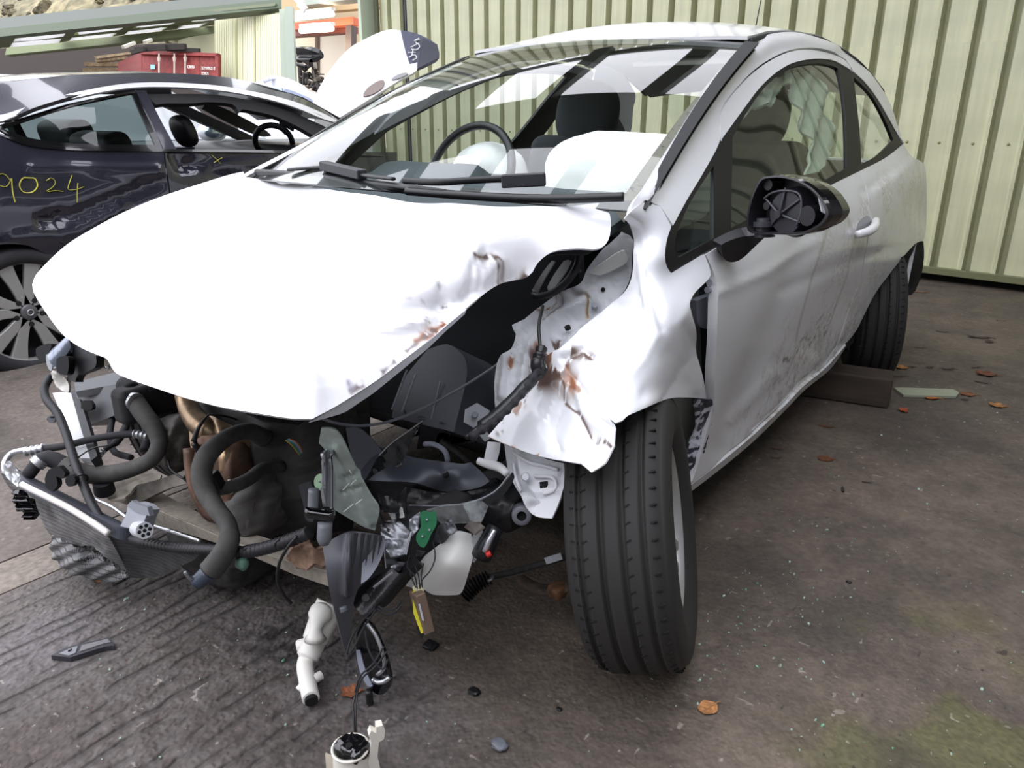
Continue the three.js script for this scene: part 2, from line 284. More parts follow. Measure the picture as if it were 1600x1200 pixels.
slab('ground', -4.6, -.783, -5.9, 1.6, 640);
{
  const g = new THREE.PlaneGeometry(140, 120, 1, 1); g.rotateX(-Math.PI / 2); g.translate(-20, -.012, 0);
  const uv = g.attributes.uv; for (let i = 0; i < uv.count; i++) uv.setXY(i, uv.getX(i) * 35, uv.getY(i) * 30);
  struct('ground', g.toNonIndexed(), mat(0xffffff, .95, 0, { map: mottle([88, 83, 79], .3, 77) }));
}
// ---------------------------------------------------------------- the clad wall behind the car: one profiled sheet per cover width
const WD = V3(.9973, 0, .0731), WN = V3(-.0731, 0, .9973), WO = V3(.515, 0, -5.189);             // along, towards the yard, a point at its foot
const onWall = (s, y, out = 0) => WO.clone().addScaledVector(WD, s).addScaledVector(WN, out).setY(y);
const clad = mat(0xffffff, .42, 0, { map: tex(512, 512, (u, v) => { const n = 1 + (fbm(u * 3, v * 12, 6, 4, 3) - .5) * .1 + (fbm(u * 60, v * 4, 16, 3, 60) - .5) * .10; return [200 * n, 200 * n, 165 * n]; }, true, .6), clearcoat: .15 });
const cladSide = mat(0x8f8e62, .5);
const s0wall = -6.25, ribs = 56, pitch = .2182;
{
  const a = s0wall + .03, top = 4.6, foot = .075;
  // profile of one rib pitch: flat pan, a low raised bead, then a deep narrow recess
  for (let k = 0; k < ribs; k += 4) {
    const P = []; let s = a + k * pitch; P.push([s, 0]);
    for (let r = 0; r < 4; r++, s += pitch) { P.push([s + .112, 0]); P.push([s + .128, .016]); P.push([s + .148, .016]); P.push([s + .151, -.1]); P.push([s + .197, -.1]); P.push([s + .200, 0]); }
    P.push([s, 0]);
    const pos = [], uv = [];
    const face = (p, q) => { const A = onWall(p[0], foot, p[1]), B = onWall(q[0], foot, q[1]), Cc = onWall(q[0], top, q[1]), D = onWall(p[0], top, p[1]); for (const [v, u] of [[A, p[0]], [B, q[0]], [Cc, q[0]], [A, p[0]], [Cc, q[0]], [D, p[0]]]) { pos.push(v.x, v.y, v.z); uv.push(u, v.y); } };
    for (let i = 0; i + 1 < P.length; i++) face(P[i], P[i + 1]);
    const back = P.map(p => [p[0], p[1] - .004]).reverse(); for (let i = 0; i + 1 < back.length; i++) face(back[i], back[i + 1]);
    const o = struct('wall_back', geo(pos, null, uv), clad);
    // sheet fixings along the rail
    for (let r = 0; r < 4; r++) { const sc = a + (k + r) * pitch + .06, h = 1.0 + .0 * r; const at = onWall(sc, h, .001); const b = part(o, 'screw', lathe([[0, .008], [.006, .007], [.009, .003], [.011, 0]], 8, new THREE.Matrix4().makeRotationX(Math.PI / 2).setPosition(at.x, at.y, at.z)), cladSide); }
  }
  const L = ribs * pitch, e = s0wall + L + .03;
  struct('wall_back_frame', [beam(onWall(s0wall, .085, .02), onWall(e, .085, .02), .05, .05), beam(onWall(s0wall, 2.3, -.24), onWall(e, 2.3, -.24), .2, 4.6)], mat(0x6f7050, .55));
  struct('trim_1', beam(onWall(s0wall, .065, -.03), onWall(e, .065, -.03), .08, .02), mat(0x9a9a72, .5));
  struct('wall_back_foot', beam(onWall(s0wall, .03, -.12), onWall(e, .03, -.12), .1, .06), mat(0x161513, .95));
  // corner post at the wall's left end
  struct('wall_corner_post', [beam(onWall(s0wall - .12, 0, .04), onWall(s0wall - .12, 4.6, .04), .05, .28, WN)], mat(0xc5cfb8, .5));
  struct('wall_corner_post', beam(onWall(s0wall + .015, 0, .04), onWall(s0wall + .015, 4.6, .04), .06, .03, WN), mat(0x55573f, .6));
}
for (const s of [-5.735, -5.70]) solo('cable', bar(onWall(s, 4.5, .06), onWall(s, .5, .06), .011, { m: 8 }), mat(0x2a2b30, .5), s < -5.72 ? 'dark cable down the clad wall, left of the pair near the corner' : 'dark cable down the clad wall, right of the pair near the corner', 'cable');

// a return wall just right of the frame: it shades the right-hand webs of the cladding
struct('wall_right', [beam(V3(3.4, 2.4, -5.3), V3(3.4, 2.4, 7), .12, 4.8)], mat(0x77787a, .8));
struct('wall_front', [beam(V3(3.4, 2.4, 7), V3(-1.5, 2.4, 7), .12, 4.8)], mat(0x77787a, .8));
{ // canopy over the wall's foot, with two rows of rooflights between steel rafters (the windscreen mirrors it)
  const at = (x, t) => V3(x, 4.45 + 1.18 * t, -5.2 + 3.8 * t), deck = mat(0x4b4e42, .8), steel = mat(0x3c4038, .6), pane = mat(0xffffff, .06, 0, { transmission: 1, thickness: 0 });
  const quad = (x0, x1, t0, t1, th) => grid((u, v) => at(lerp(x0, x1, u), lerp(t0, t1, v)), 1, 1, th);
  for (const [a, b] of [[0, .03], [.355, .68], [.91, 1]]) struct('canopy_deck', quad(-7.2, 3.3, a, b, .06), deck);
  struct('canopy_deck', quad(-7.2, -4.2, .03, .355, .06), deck);
  for (const [a, b] of [[.03, .355], [.68, .91]]) struct('canopy_deck', quad(.03, 3.3, a, b, .06), deck);
  for (let k = 0; k < 8; k++) { const x = -7.1 + k * 1.45; for (const [a, b] of [[.03, .355], [.68, .91]]) if (k < 5 && (k > 1 || a > .5)) struct('canopy_rooflight', quad(x + .12, Math.min(3.3, x + 1.33), a, b, 0), pane); struct('canopy_rafter', beam(at(x, 0).add(V3(0, -.09, 0)), at(x, 1).add(V3(0, -.09, 0)), .25, .2), steel); }
}
// ---------------------------------------------------------------- far side: hillside, open shed, workshop opening
{
  const hillT = tex(512, 256, (u, v) => { const n = fbm(u * 14, v * 9, 3, 5, 0), m = fbm(u * 60, v * 40, 9, 3); return [112 + 90 * (n - .45) + 90 * (m - .5), 106 + 80 * (n - .45) + 80 * (m - .5), 84 + 60 * (n - .45) + 62 * (m - .5)]; }, true, 1);
  hillT.wrapS = hillT.wrapT = THREE.MirroredRepeatWrapping;
  const g = grid((u, v) => { const x = lerp(-110, 10, u), z = lerp(-24, -62, v); return V3(x, 1 + 26 * Math.pow(v, .8) + 2.2 * fbm(u * 26, v * 12, 31, 4) + .9 * fbm(u * 110, v * 60, 33, 2), z - 30 * smooth(-60, 10, x) * .2); }, 150, 60, 0, 'xz');
  const uv = g.attributes.uv, p = g.attributes.position; for (let i = 0; i < uv.count; i++) uv.setXY(i, p.getX(i) / 22, p.getY(i) / 12);
  const o = struct('hillside', g, mat(0xffffff, 1, 0, { map: hillT }));
  // scrub on the slope
  const r = rng(5), base = new THREE.IcosahedronGeometry(1, 2), bp = base.attributes.position;
  for (let i = 0; i < bp.count; i++) { const k = .7 + .6 * noise(bp.getX(i) * 3 + 9, bp.getY(i) * 3 + bp.getZ(i) * 2, 3); bp.setXYZ(i, bp.getX(i) * k, bp.getY(i) * k, bp.getZ(i) * k); }
  base.computeVertexNormals();
  const im = new THREE.InstancedMesh(base, mat(0xffffff, 1, 0, { map: mottle([132, 124, 98], .5, 8) }), 500), d = new THREE.Object3D(), col = new THREE.Color();
  for (let i = 0; i < 500; i++) { const u = r(), v = Math.pow(r(), 1.2), x = lerp(-90, 0, u), z = lerp(-24, -60, v); d.position.set(x, 1 + 26 * Math.pow(v, .8) + 1.2, z - 6 * smooth(-60, 10, x)); const s = .25 + .5 * r(); d.scale.set(s, s * (.5 + .5 * r()), s); d.rotation.y = r() * 6; d.updateMatrix(); im.setMatrixAt(i, d.matrix); im.setColorAt(i, col.setScalar(.22 + .3 * r()).multiply(new THREE.Color(1, .97, .86))); }
  im.name = 'scrub'; im.userData = { label: 'brown and green winter scrub on the hillside behind the shed roof', category: 'scrub', kind: 'stuff' }; scene.add(im);
}
const shedGreen = mat(0x57634f, .55), shedPale = mat(0xaab3a2, .5), shedDark = mat(0x6f7550, .6);
{
  const th = .12;
  // eaves: gutter on top, green beam below
  const eaves = [];
  eaves.push(['gutter', poly([[-260, 54], [420, -14], [432, 4], [430, 8], [-260, 74]], [[0, 40, 'T', 23], [430, 0, 'T', 18], [0, 10, 'T', 23]], { th: .25, step: 40, uv: 'xy' }), mat(0x676d66, .5)]);
  eaves.push(['eaves_beam', poly([[-260, 72], [556, -14], [556, 12], [440, 12], [-260, 84]], [[0, 50, 'T', 22.9], [430, 10, 'T', 17.9], [0, 20, 'T', 22.9]], { th: .2, step: 40, uv: 'xy' }), shedGreen]);
  // sloping roof underside with two rows of rooflights: strips of deck between real panes
  const roof = surf([[0, 50, 'T', 22.95], [430, 10, 'T', 17.95], [0, 88, 'T', 31], [335, 44, 'T', 26]]);
  const shed = thing('storage_shed', 'open fronted storage shed with two rows of bright rooflights, red container inside', 'shed', [-26, 0, -14]);
  for (const e of eaves) part(shed, ...e);
  const deck = mat(0x8a9078, .8), trans = mat(0xffffff, .9, 0, { transmission: .85, thickness: 0 });
  const rows = [[[-200, 62.5], [20, 61.5], [345, 27], [346, 33], [18, 72]], []];
  const lights = [[[24, 60, 104, 50, 108, 56, 20, 67]], [[120, 48, 198, 39, 188, 46.5, 124, 54.5]], [[215, 37.5, 280, 31.5, 268, 38, 212, 45.5]], [[301, 30, 345, 26, 335, 31, 298, 36]], [[16, 65.5, 95, 61, 92, 67, 15, 74]], [[110, 58, 178, 52, 176, 57, 108, 64]], [[196, 49, 256, 43, 252, 48.5, 194, 54.5]], [[278, 41, 316, 37, 310, 42.5, 276, 46]]];
  // deck pieces in front, between and behind the panes
  const strip = (list, name, m, t = .06) => part(shed, name, poly(list, roof, { th: t, step: 30, uv: 'xz' }), m);
  strip([[-200, 96], [-200, 78], [0, 52], [430, 9], [430, 17], [346, 25.5], [20, 60]], 'roof_deck', deck);
  for (const [q] of lights) strip([[q[0], q[1]], [q[2], q[3]], [q[4], q[5]], [q[6], q[7]]], 'rooflight', trans, .004);
  strip([[18, 67.2], [108, 56.2], [188, 46.8], [268, 38.2], [335, 31.3], [316, 36.9], [256, 42.8], [178, 51.8], [95, 60.8], [16, 65.3]], 'purlin', shedDark, .1);
  for (const q of [[104, 50, 120, 48, 108, 64, 92, 67], [198, 39, 215, 37.5, 194, 54.5, 176, 57], [280, 31.5, 301, 30, 276, 46, 252, 48.5], [-200, 82, 24, 60, 15, 74, -200, 92]]) strip([[q[0], q[1]], [q[2], q[3]], [q[4], q[5]], [q[6], q[7]]], 'rafter', shedDark, .15);
  strip([[345, 26], [430, 17], [430, 22], [310, 43]], 'roof_deck', deck);
  part(shed, 'rear_beam', poly([[10, 75], [335, 40], [338, 52], [8, 86]], [[0, 80, 'T', 30], [335, 46, 'T', 25], [0, 60, 'T', 30]], { th: .2, step: 40, uv: 'xy' }), mat(0x7b8460, .6));
  const g = grid((u, v) => { const b = pt(lerp(-260, 400, u), 60, 'T', lerp(36, 29, u)); return V3(b.x, lerp(0, 3.7, v), b.z); }, 120, 2, 0, 'xy'); { const p = g.attributes.position; }
  part(shed, 'rear_wall', g, mat(0xffffff, .8, 0, { map: tex(512, 16, (u) => { const n = .75 + .35 * Math.abs(Math.sin(u * Math.PI * 90)); return [76 * n, 68 * n, 64 * n]; }) }));
  // profiled pale gable panels to the right of the shed
  const gp = surf([[335, 30, 'T', 20.5], [440, 20, 'T', 17.6], [340, 130, 'T', 20.5], [440, 140, 'T', 17.6]]);
  const panel = (x0, x1, m, lit) => { const list = []; for (let x = x0; x < x1; x += 3.4) { list.push(part(shed, 'cladding_panel', poly([[x, 150], [x, 31 - (x - 340) * .1], [x + 2.6, 31 - (x - 340) * .1], [x + 2.6, 150]], gp, { th: .05, step: 60, uv: 'xy' }), m)); } };
  const pale = mat(0xd9d9b4, .6), pan = mat(0xb9b890, .65);
  part(shed, 'gable_wall', poly([[335, 150], [335, 32], [442, 20], [442, 150]], surf([[335, 30, 'T', 20.6], [440, 20, 'T', 17.7], [340, 130, 'T', 20.6]]), { th: .1, step: 40, uv: 'xy' }), pan);
  panel(337, 366, pale); panel(372, 376, pale); panel(380, 396, mat(0xe2dfbe, .6)); panel(400, 438, pale);
  part(shed, 'inner_gable', poly([[278, 100], [278, 62], [306, 56], [338, 52], [338, 110], [300, 110]], [[280, 60, 'T', 26], [338, 52, 'T', 24], [280, 100, 'T', 26]], { th: .1, step: 30, uv: 'xy' }), pale);
  struct('shed_post', poly([[436, 14], [445, 14], [448, 145], [440, 145]], [[440, 20, 'T', 11.1], [460, 20, 'T', 11.1], [440, 140, 'T', 11.1]], { th: .1, step: 30, uv: 'xy' }), shedPale);
  struct('shed_post', poly([[445, 10], [457, 10], [462, 145], [448, 145]], [[440, 20, 'T', 11], [460, 20, 'T', 11], [440, 140, 'T', 11]], { th: .1, step: 30, uv: 'xy' }), mat(0x9fa99b, .5));
}
{ // red shipping container
  const c = thing('shipping_container', 'red shipping container with white lettering inside the open shed', 'container', [-19, 0, -13]);
  const front = surf([[222, 80, 'T', 20.2], [340, 84, 'T', 19.2], [222, 125, 'T', 20.2]]), redC = mat(0xffffff, .6, 0, { map: mottle([128, 40, 36], .25, 13) });
  const off = (x, y) => { const p = front(x, y); return p; };
  part(c, 'end_wall', poly([[184, 130], [184, 98], [221, 80], [221, 130]], [[184, 98, 'T', 23], [221, 80, 'T', 20.2], [184, 130, 'T', 23]], { th: .1, step: 20, uv: 'xy' }), redC);
  for (const [a, b, ya, yb] of [[221, 248, 80, 80.7], [249, 272, 80.8, 81.3], [273, 288, 81.4, 81.8], [289, 312, 81.9, 82.6], [313, 338, 82.7, 84]]) part(c, 'door_panel', poly([[a, 130], [a, ya + 4], [b, yb + 4], [b, 130]], front, { th: .06, step: 20, uv: 'xy' }), redC);
  part(c, 'top_rail', poly([[219, 84.5], [219, 79], [341, 83], [341, 88]], surf([[222, 80, 'T', 20.1], [340, 84, 'T', 19.1], [222, 125, 'T', 20.1]]), { th: .1, step: 30, uv: 'xy' }), redC);
  part(c, 'corner_post', poly([[336, 130], [336, 84], [341, 84], [341, 130]], surf([[222, 80, 'T', 20.1], [340, 84, 'T', 19.1], [222, 125, 'T', 20.1]]), { th: .1, step: 30, uv: 'xy' }), redC);
  for (const x of [248.5, 272.5, 289.5, 312.5]) { part(c, 'locking_rod', bar(pt(x, 84, 'T', 19.5), pt(x, 130, 'T', 19.5), .022, { m: 8 }), mat(0xb9a79d, .6)); part(c, 'rod_bracket', cyl(pt(x, 90, 'T', 19.5), pt(x, 97, 'T', 19.5), .05, .03, 8), mat(0xb9a79d, .6)); }
  part(c, 'sticker', poly([[235, 101], [242, 101], [242, 108], [235, 108]], surf([[222, 80, 'T', 20.15], [340, 84, 'T', 19.15], [222, 125, 'T', 20.15]]), { th: .01, step: 10, uv: 'xy' }), mat(0x8fc3cf, .6));
  const font = await new FontLoader().loadAsync('fonts/droid/droid_sans_bold.typeface.json'), wh = mat(0xe8e2da, .6);
  const write = (txt, x, y, hpx, wpx) => { const g = new TextGeometry(txt, { font, size: 1, depth: .01, curveSegments: 3 }); g.computeBoundingBox(); const bb = g.boundingBox, a = pt(x, y, 'T', 19.35), b = pt(x + wpx, y + wpx * .03, 'T', 19.35 - wpx * .0085), ex = b.clone().sub(a), u = V3(0, hpx * 19.4 / F / bb.max.y, 0); const L = ex.length(); ex.normalize(); const n = ex.clone().cross(V3(0, 1, 0)); g.applyMatrix4(new THREE.Matrix4().makeBasis(ex.multiplyScalar(L / bb.max.x), u, n).setPosition(a)); return part(c, 'lettering', g.index ? g.toNonIndexed() : g, wh); };
  write('CBHU', 293, 106.5, 4.2, 11); write('321852 0', 315, 108.5, 4.2, 22); write('22G1', 315, 117, 4.2, 11);
}
{ // pallets and boards stacked beside and on the container
  const wood = mat(0xffffff, .85, 0, { map: mottle([150, 128, 100], .3, 19) });
  const boards = [[[146, 88], [205, 81], [207, 84], [150, 92]], [[148, 93], [196, 88], [196, 92], [150, 97]], [[130, 97], [182, 97], [184, 103], [132, 103]], [[128, 106], [182, 106], [184, 114], [130, 114]]];
  boards.forEach((b, i) => solo('timber_board', poly(b, [[140, 90, 'T', 24 + .3 * i], [200, 90, 'T', 23 + .3 * i], [140, 110, 'T', 24 + .3 * i]], { th: .1, step: 20, uv: 'xy' }), wood, ['topmost pale board stacked left of the red container', 'second pale board down, left of the red container', 'upper side of the wooden crate left of the red container', 'lower side of the wooden crate left of the red container'][i], 'board'));
  [[[192, 74, 210, 67], 'pale plank leaning over the left end of the red container'], [[226, 66, 236, 62], 'short pale plank above the middle of the red container']].forEach(([q, l]) => solo('plank', beam(pt(q[0], q[1], 'T', 22), pt(q[2], q[3], 'T', 22.4), .1, .08), mat(0xcfc9bb, .7), l, 'plank'));
  solo('roof_junk', merge([[212, 78, 260, 74, .12], [230, 75, 290, 73, .14], [262, 77, 312, 79, .1], [206, 82, 226, 77, .1]].map(q => beam(pt(q[0], q[1], 'T', 19.6), pt(q[2], q[3], 'T', 19.4), q[4], q[4]))), mat(0x2c2724, .8), 'dark scrap lengths lying along the top of the red container', 'scrap');
}
{ // workshop opening between the posts: orange racking, strip lights, pale inner wall
  const sB = (t) => surf([[460, 60, 'T', t], [550, 60, 'T', t - 1.2], [460, 150, 'T', t]]), w = thing('workshop_bay', 'workshop bay with orange beams and pale inner wall, seen between green posts', 'workshop', [-10.5, 0, -9]);
  part(w, 'inner_wall', poly([[440, 230], [440, -40], [600, -40], [600, 230]], sB(15.5), { th: .1, step: 60, uv: 'xy' }), mat(0xd8c9ac, .8));
  part(w, 'wall_board', poly([[497, 200], [497, 52], [538, 50], [538, 200]], sB(15.2), { th: .05, step: 40, uv: 'xy' }), mat(0xc9bfae, .8));
  part(w, 'wall_joint', poly([[492, 200], [492, 55], [496, 55], [496, 200]], sB(15.1), { th: .05, step: 40, uv: 'xy' }), mat(0x5c4c3c, .8));
  const or = mat(0xb4522e, .55);
  part(w, 'rack_beam', poly([[455, 36], [552, 26], [552, 38], [455, 47]], sB(13.6), { th: .1, step: 40, uv: 'xy' }), or);
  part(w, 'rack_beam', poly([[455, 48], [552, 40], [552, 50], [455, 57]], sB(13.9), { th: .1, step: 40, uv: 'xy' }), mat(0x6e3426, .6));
  part(w, 'rack_upright', poly([[540, 140], [540, 40], [549, 39], [549, 140]], sB(13.4), { th: .1, step: 40, uv: 'xy' }), mat(0x43332f, .6));
  part(w, 'roof_sheet', poly([[440, 24], [600, 10], [600, -40], [440, -40]], sB(14.5), { th: .1, step: 40, uv: 'xy' }), mat(0xb59d77, .8));
  part(w, 'lintel', poly([[440, 13], [556, -2], [556, -16], [440, -16]], [[440, 10, 'T', 17], [556, 0, 'T', 9.6], [440, -10, 'T', 17]], { th: .2, step: 40, uv: 'xy' }), mat(0x9da797, .5));
  [[458, 520, 28, 21.5, 'upper'], [470, 519, 48, 44.5, 'lower']].forEach(([x0, x1, y0, y1, l]) => {
    const a = pt(x0, y0, 'T', 12.6), b = pt(x1, y1, 'T', 12.1), o = thing('strip_light', `${l} of the two glowing strip lights on the orange workshop beams`, 'light', [a.x, a.y, a.z], 'workshop strip lights');
    part(o, 'tube_lamp', bar(a, b, .045, { m: 12 }), new THREE.MeshStandardMaterial({ color: 0xffffff, emissive: 0xffe9d4, emissiveIntensity: 3.2 }));
    part(o, 'fitting', beam(a.clone().add(V3(0, .07, -.02)), b.clone().add(V3(0, .07, -.02)), .09, .05), mat(0xd8d4cc, .5));
    const pl = new THREE.PointLight(0xffe2c4, 2.5, 0, 2); pl.position.copy(a.clone().lerp(b, .5)).add(V3(.1, -.1, .12)); pl.castShadow = true; scene.add(pl);
  });
  solo('hanging_rag', poly(sm([[462, 0], [470, -3], [474, 4], [479, 14], [476, 20], [470, 18], [466, 10]], 4), sB(11.6), { th: .02, step: 5, uv: 'xy', relief: (x, y) => .03 * Math.sin(x * .9 + y * .3) }), mat(0xf4f2ef, .9), 'small white rag hanging from the workshop lintel', 'rag');
  const sc = thing('scrap_rack', 'dark pile of car parts stacked in the workshop opening', 'scrap', [-9.5, 0, -8]);
  part(sc, 'bumper', poly(sm([[461, 73, 1], [478, 76], [495, 82, 1], [494, 90], [484, 98, 1], [479, 103], [474, 97], [461, 90, 1]], 5), sB(11.5), { th: .06, step: 6, uv: 'xy', relief: (x, y) => .05 * Math.sin(y * .35) }), mat(0x17161a, .35));
  for (const x of [466, 492]) part(sc, 'stand', beam(pt(x, 78, 'T', 11.9).setY(0), pt(x, 78, 'T', 11.9), .05, .05, V3(1, 0, 0)), mat(0x2a2624, .6));
  const r = rng(12);
  for (let i = 0; i < 40; i++) { const x = 464 + r() * 34, y = 100 + r() * 62, s = .03 + .07 * r(), p = pt(x, y, 'T', 11.7 + r() * .4); part(sc, 'car_part', i % 3 ? tube([p, p.clone().add(V3((r() - .5) * .5, (r() - .5) * .4, (r() - .5) * .3))], s * .35, { m: 6, n: 3 }) : rbox(s * 2.2, s, s, s * .2, [p.x, p.y, p.z], [r() * 3, r() * 3, r() * 3], 1), [M.black, mat(0x241f1d, .6), mat(0x3b322b, .6), mat(0x6c655c, .4, .5)][i % 4]); }
}
// ---------------------------------------------------------------- the wrecked white hatchback
const car = thing('hatchback_car', 'white three-door hatchback with a crushed front end and crumpled bonnet, by the clad wall', 'car', [0, 0, -1.2]);
// dirt on the flank, laid out in metres along the car (u: z from -3.6 to .4, v: height 0 to 1.6)
const flankT = tex(1024, 410, (u, v) => {
  const z = -3.6 + 4 * u, y = 1.6 * v; let c = [226, 227, 230]; const mix = (d, t) => { t = clamp(t, 0, 1); c = c.map((q, i) => lerp(q, d[i], t)); };
  const n = fbm(z * 5, y * 5, 3, 5), f = fbm(z * 26, y * 26, 8, 4), st = fbm(z * 24, y * 2.2, 12, 3);
  const g = smooth(.46, .62, noise(z * 260, y * 260, 31) * .5 + noise(z * 110, y * 110, 33) * .5); mix([142, 134, 122], smooth(.1, 1.2, -z - .5) * (1 - smooth(.93, 1.02, y)) * smooth(.42, .6, n) * .36 * g);
  mix([128, 120, 108], smooth(.62, .3, y) * smooth(.6, 1.0, -z) * smooth(.45, .65, f) * .45 * (.4 + .6 * g));
  mix([160, 150, 132], smooth(-2.2, -2.7, z) * smooth(.42, .7, st) * .3 * g);
  for (const [a, b, h, w, k] of [[-1.05, -1.5, .44, .010, .6], [-1.15, -1.45, .475, .007, .4], [-1.3, -1.52, .52, .009, .3]]) if (z < a && z > b) mix([84, 76, 68], k * Math.exp(-(((y - h - .05 * (a - z) - .012 * Math.sin(z * 40)) / w) ** 2)) * smooth(.42, .6, fbm(z * 60, y * 60, 15, 3)));
  const e = Math.hypot((z + 1.32) / .2, (y - .62) / .28); mix([140, 132, 122], Math.exp(-(((e - 1) / .06) ** 2)) * .34 * smooth(.4, .6, y + .1 * n));   // edge of a wiped patch
  return c;
});
flankT.wrapS = flankT.wrapT = THREE.ClampToEdgeWrapping; flankT.repeat.set(1 / 4, 1 / 1.6); flankT.offset.set(3.6 / 4, 0);
const flank = mat(0xffffff, .36, 0, { map: flankT, clearcoat: .7, clearcoatRoughness: .12 });
const cavity = mat(0x121214, .95);

// flank surfaces
const SIDE = surf([[1102, 399, 'X', .772], [1121, 468, 'X', .800], [1120, 523, 'X', .808], [1116, 626, 'X', .797], [1079, 758, 'X', .765], [1160, 362, 'X', .778], [1283, 299, 'X', .782], [1383, 249, 'X', .752], [1411, 227, 'X', .728], [1200, 420, 'X', .808], [1280, 380, 'X', .822], [1348, 355, 'X', .836], [1180, 560, 'X', .798], [1250, 500, 'X', .806], [1300, 440, 'X', .822], [1225, 633, 'X', .772], [1174, 681, 'X', .768], [1255, 602, 'X', .775], [1332, 524, 'X', .80], [1370, 452, 'X', .82], [1405, 408, 'X', .828], [1443, 377, 'X', .80], [1443, 256, 'X', .752], [1447, 320, 'X', .752], [1400, 320, 'X', .826], [1420, 280, 'X', .80]]);
const GH = surf([[1050, 425, 'X', .76], [1100, 398, 'X', .77], [1160, 360, 'X', .777], [1283, 297, 'X', .781], [1333, 273, 'X', .776], [1383, 247, 'X', .75], [1411, 225, 'X', .726], [1213, 113, 'X', .60], [1240, 98, 'X', .60], [1300, 98, 'X', .60], [1333, 113, 'X', .606], [1353, 130, 'X', .625], [1373, 157, 'X', .648], [1390, 187, 'X', .68], [1125, 220, 'X', .66], [1167, 163, 'X', .627], [1073, 313, 'X', .715], [1042, 405, 'X', .755], [1250, 200, 'X', .70], [1010, 285, 'X', .668], [978, 328, 'X', .69], [1110, 130, 'X', .585], [1157, 78, 'X', .545], [1200, 55, 'X', .535], [1242, 53, 'X', .54], [1317, 78, 'X', .55], [1350, 103, 'X', .575], [1377, 137, 'X', .615], [1393, 167, 'X', .655], [1412, 215, 'X', .705], [1060, 205, 'X', .622]]);
const dent = (x, y, pl, w, h) => { let d = 1e9; for (let i = 0; i + 1 < pl.length; i++) { const [ax, ay] = pl[i], [bx, by] = pl[i + 1], t = clamp(((x - ax) * (bx - ax) + (y - ay) * (by - ay)) / ((bx - ax) ** 2 + (by - ay) ** 2), 0, 1); d = Math.min(d, Math.hypot(x - ax - t * (bx - ax), y - ay - t * (by - ay))); } return h * Math.exp(-((d / w) ** 2)); };
// a crisp fold: the sheet drops away on the right of the line over w px and comes back over w2 px
const fold = (x, y, pl, slope, w, w2) => { let d = 1e9, sg = 1, over = 0; for (let i = 0; i + 1 < pl.length; i++) { const [ax, ay] = pl[i], [bx, by] = pl[i + 1], L = Math.hypot(bx - ax, by - ay), t = ((x - ax) * (bx - ax) + (y - ay) * (by - ay)) / (L * L), c = clamp(t, 0, 1), q = Math.hypot(x - ax - c * (bx - ax), y - ay - c * (by - ay)); if (q < d) { d = q; sg = ((bx - ax) * (y - ay) - (by - ay) * (x - ax)) / L; over = (i === 0 && t < 0) ? -t * L : (i === pl.length - 2 && t > 1) ? (t - 1) * L : 0; } } if (sg <= 0) return 0; const s = sg; return -(slope * Math.min(s, w) - slope * w / w2 * clamp(s - w, 0, w2)) * Math.exp(-((over / 14) ** 2)); };
const sideRelief = (x, y) => dent(x, y, [[1265, 372], [1245, 420], [1215, 500], [1165, 610], [1135, 700]], 26, -.012) + dent(x, y, [[1300, 480], [1240, 560], [1170, 650]], 40, -.010) + dent(x, y, [[1230, 455], [1310, 415], [1390, 390]], 10, -.004) + dent(x, y, [[1120, 458], [1200, 425], [1280, 375]], 9, .004) + dent(x, y, [[1150, 660], [1215, 585]], 8, .005) + dent(x, y, [[1370, 300], [1425, 255]], 7, .004) + dent(x, y, [[1350, 300], [1400, 265]], 8, -.003) + dent(x, y, [[1185, 675], [1260, 600], [1320, 535]], 4, -.006);

const trimOuter = sm([[1127, 218], [1140, 200], [1167, 163], [1187, 137], [1213, 113], [1240, 98], [1273, 92], [1300, 94], [1317, 102], [1333, 112], [1353, 130], [1373, 157], [1390, 187], [1403, 210], [1412, 224, 1], [1383, 247], [1333, 273], [1283, 297], [1222, 329], [1160, 362], [1100, 396], [1056, 422], [1049, 425, 1], [1043, 416], [1040, 400], [1043, 375], [1050, 353], [1073, 313], [1100, 268]], 7);
const glassDoor = sm([[1146, 214, 1], [1166, 178], [1190, 143], [1213, 120], [1240, 104], [1273, 98], [1298, 101], [1310, 106, 1], [1318, 140], [1323, 190], [1325, 262, 1], [1277, 289], [1210, 323], [1144, 356, 1]], 7);
const glassRear = sm([[1335, 120, 1], [1352, 136], [1367, 155], [1383, 185], [1397, 218, 1], [1372, 243], [1347, 256, 1], [1344, 200]], 6);
const glassQuarter = sm([[1117, 258, 1], [1117, 372, 1], [1063, 402, 1], [1056, 392], [1060, 362], [1082, 312]], 7);
const cutline = [[1125.5, 219], [1123, 200], [1123, 183], [1130, 164], [1147, 141], [1173, 114], [1200, 94], [1233, 79], [1267, 76], [1300, 83], [1322, 94]];
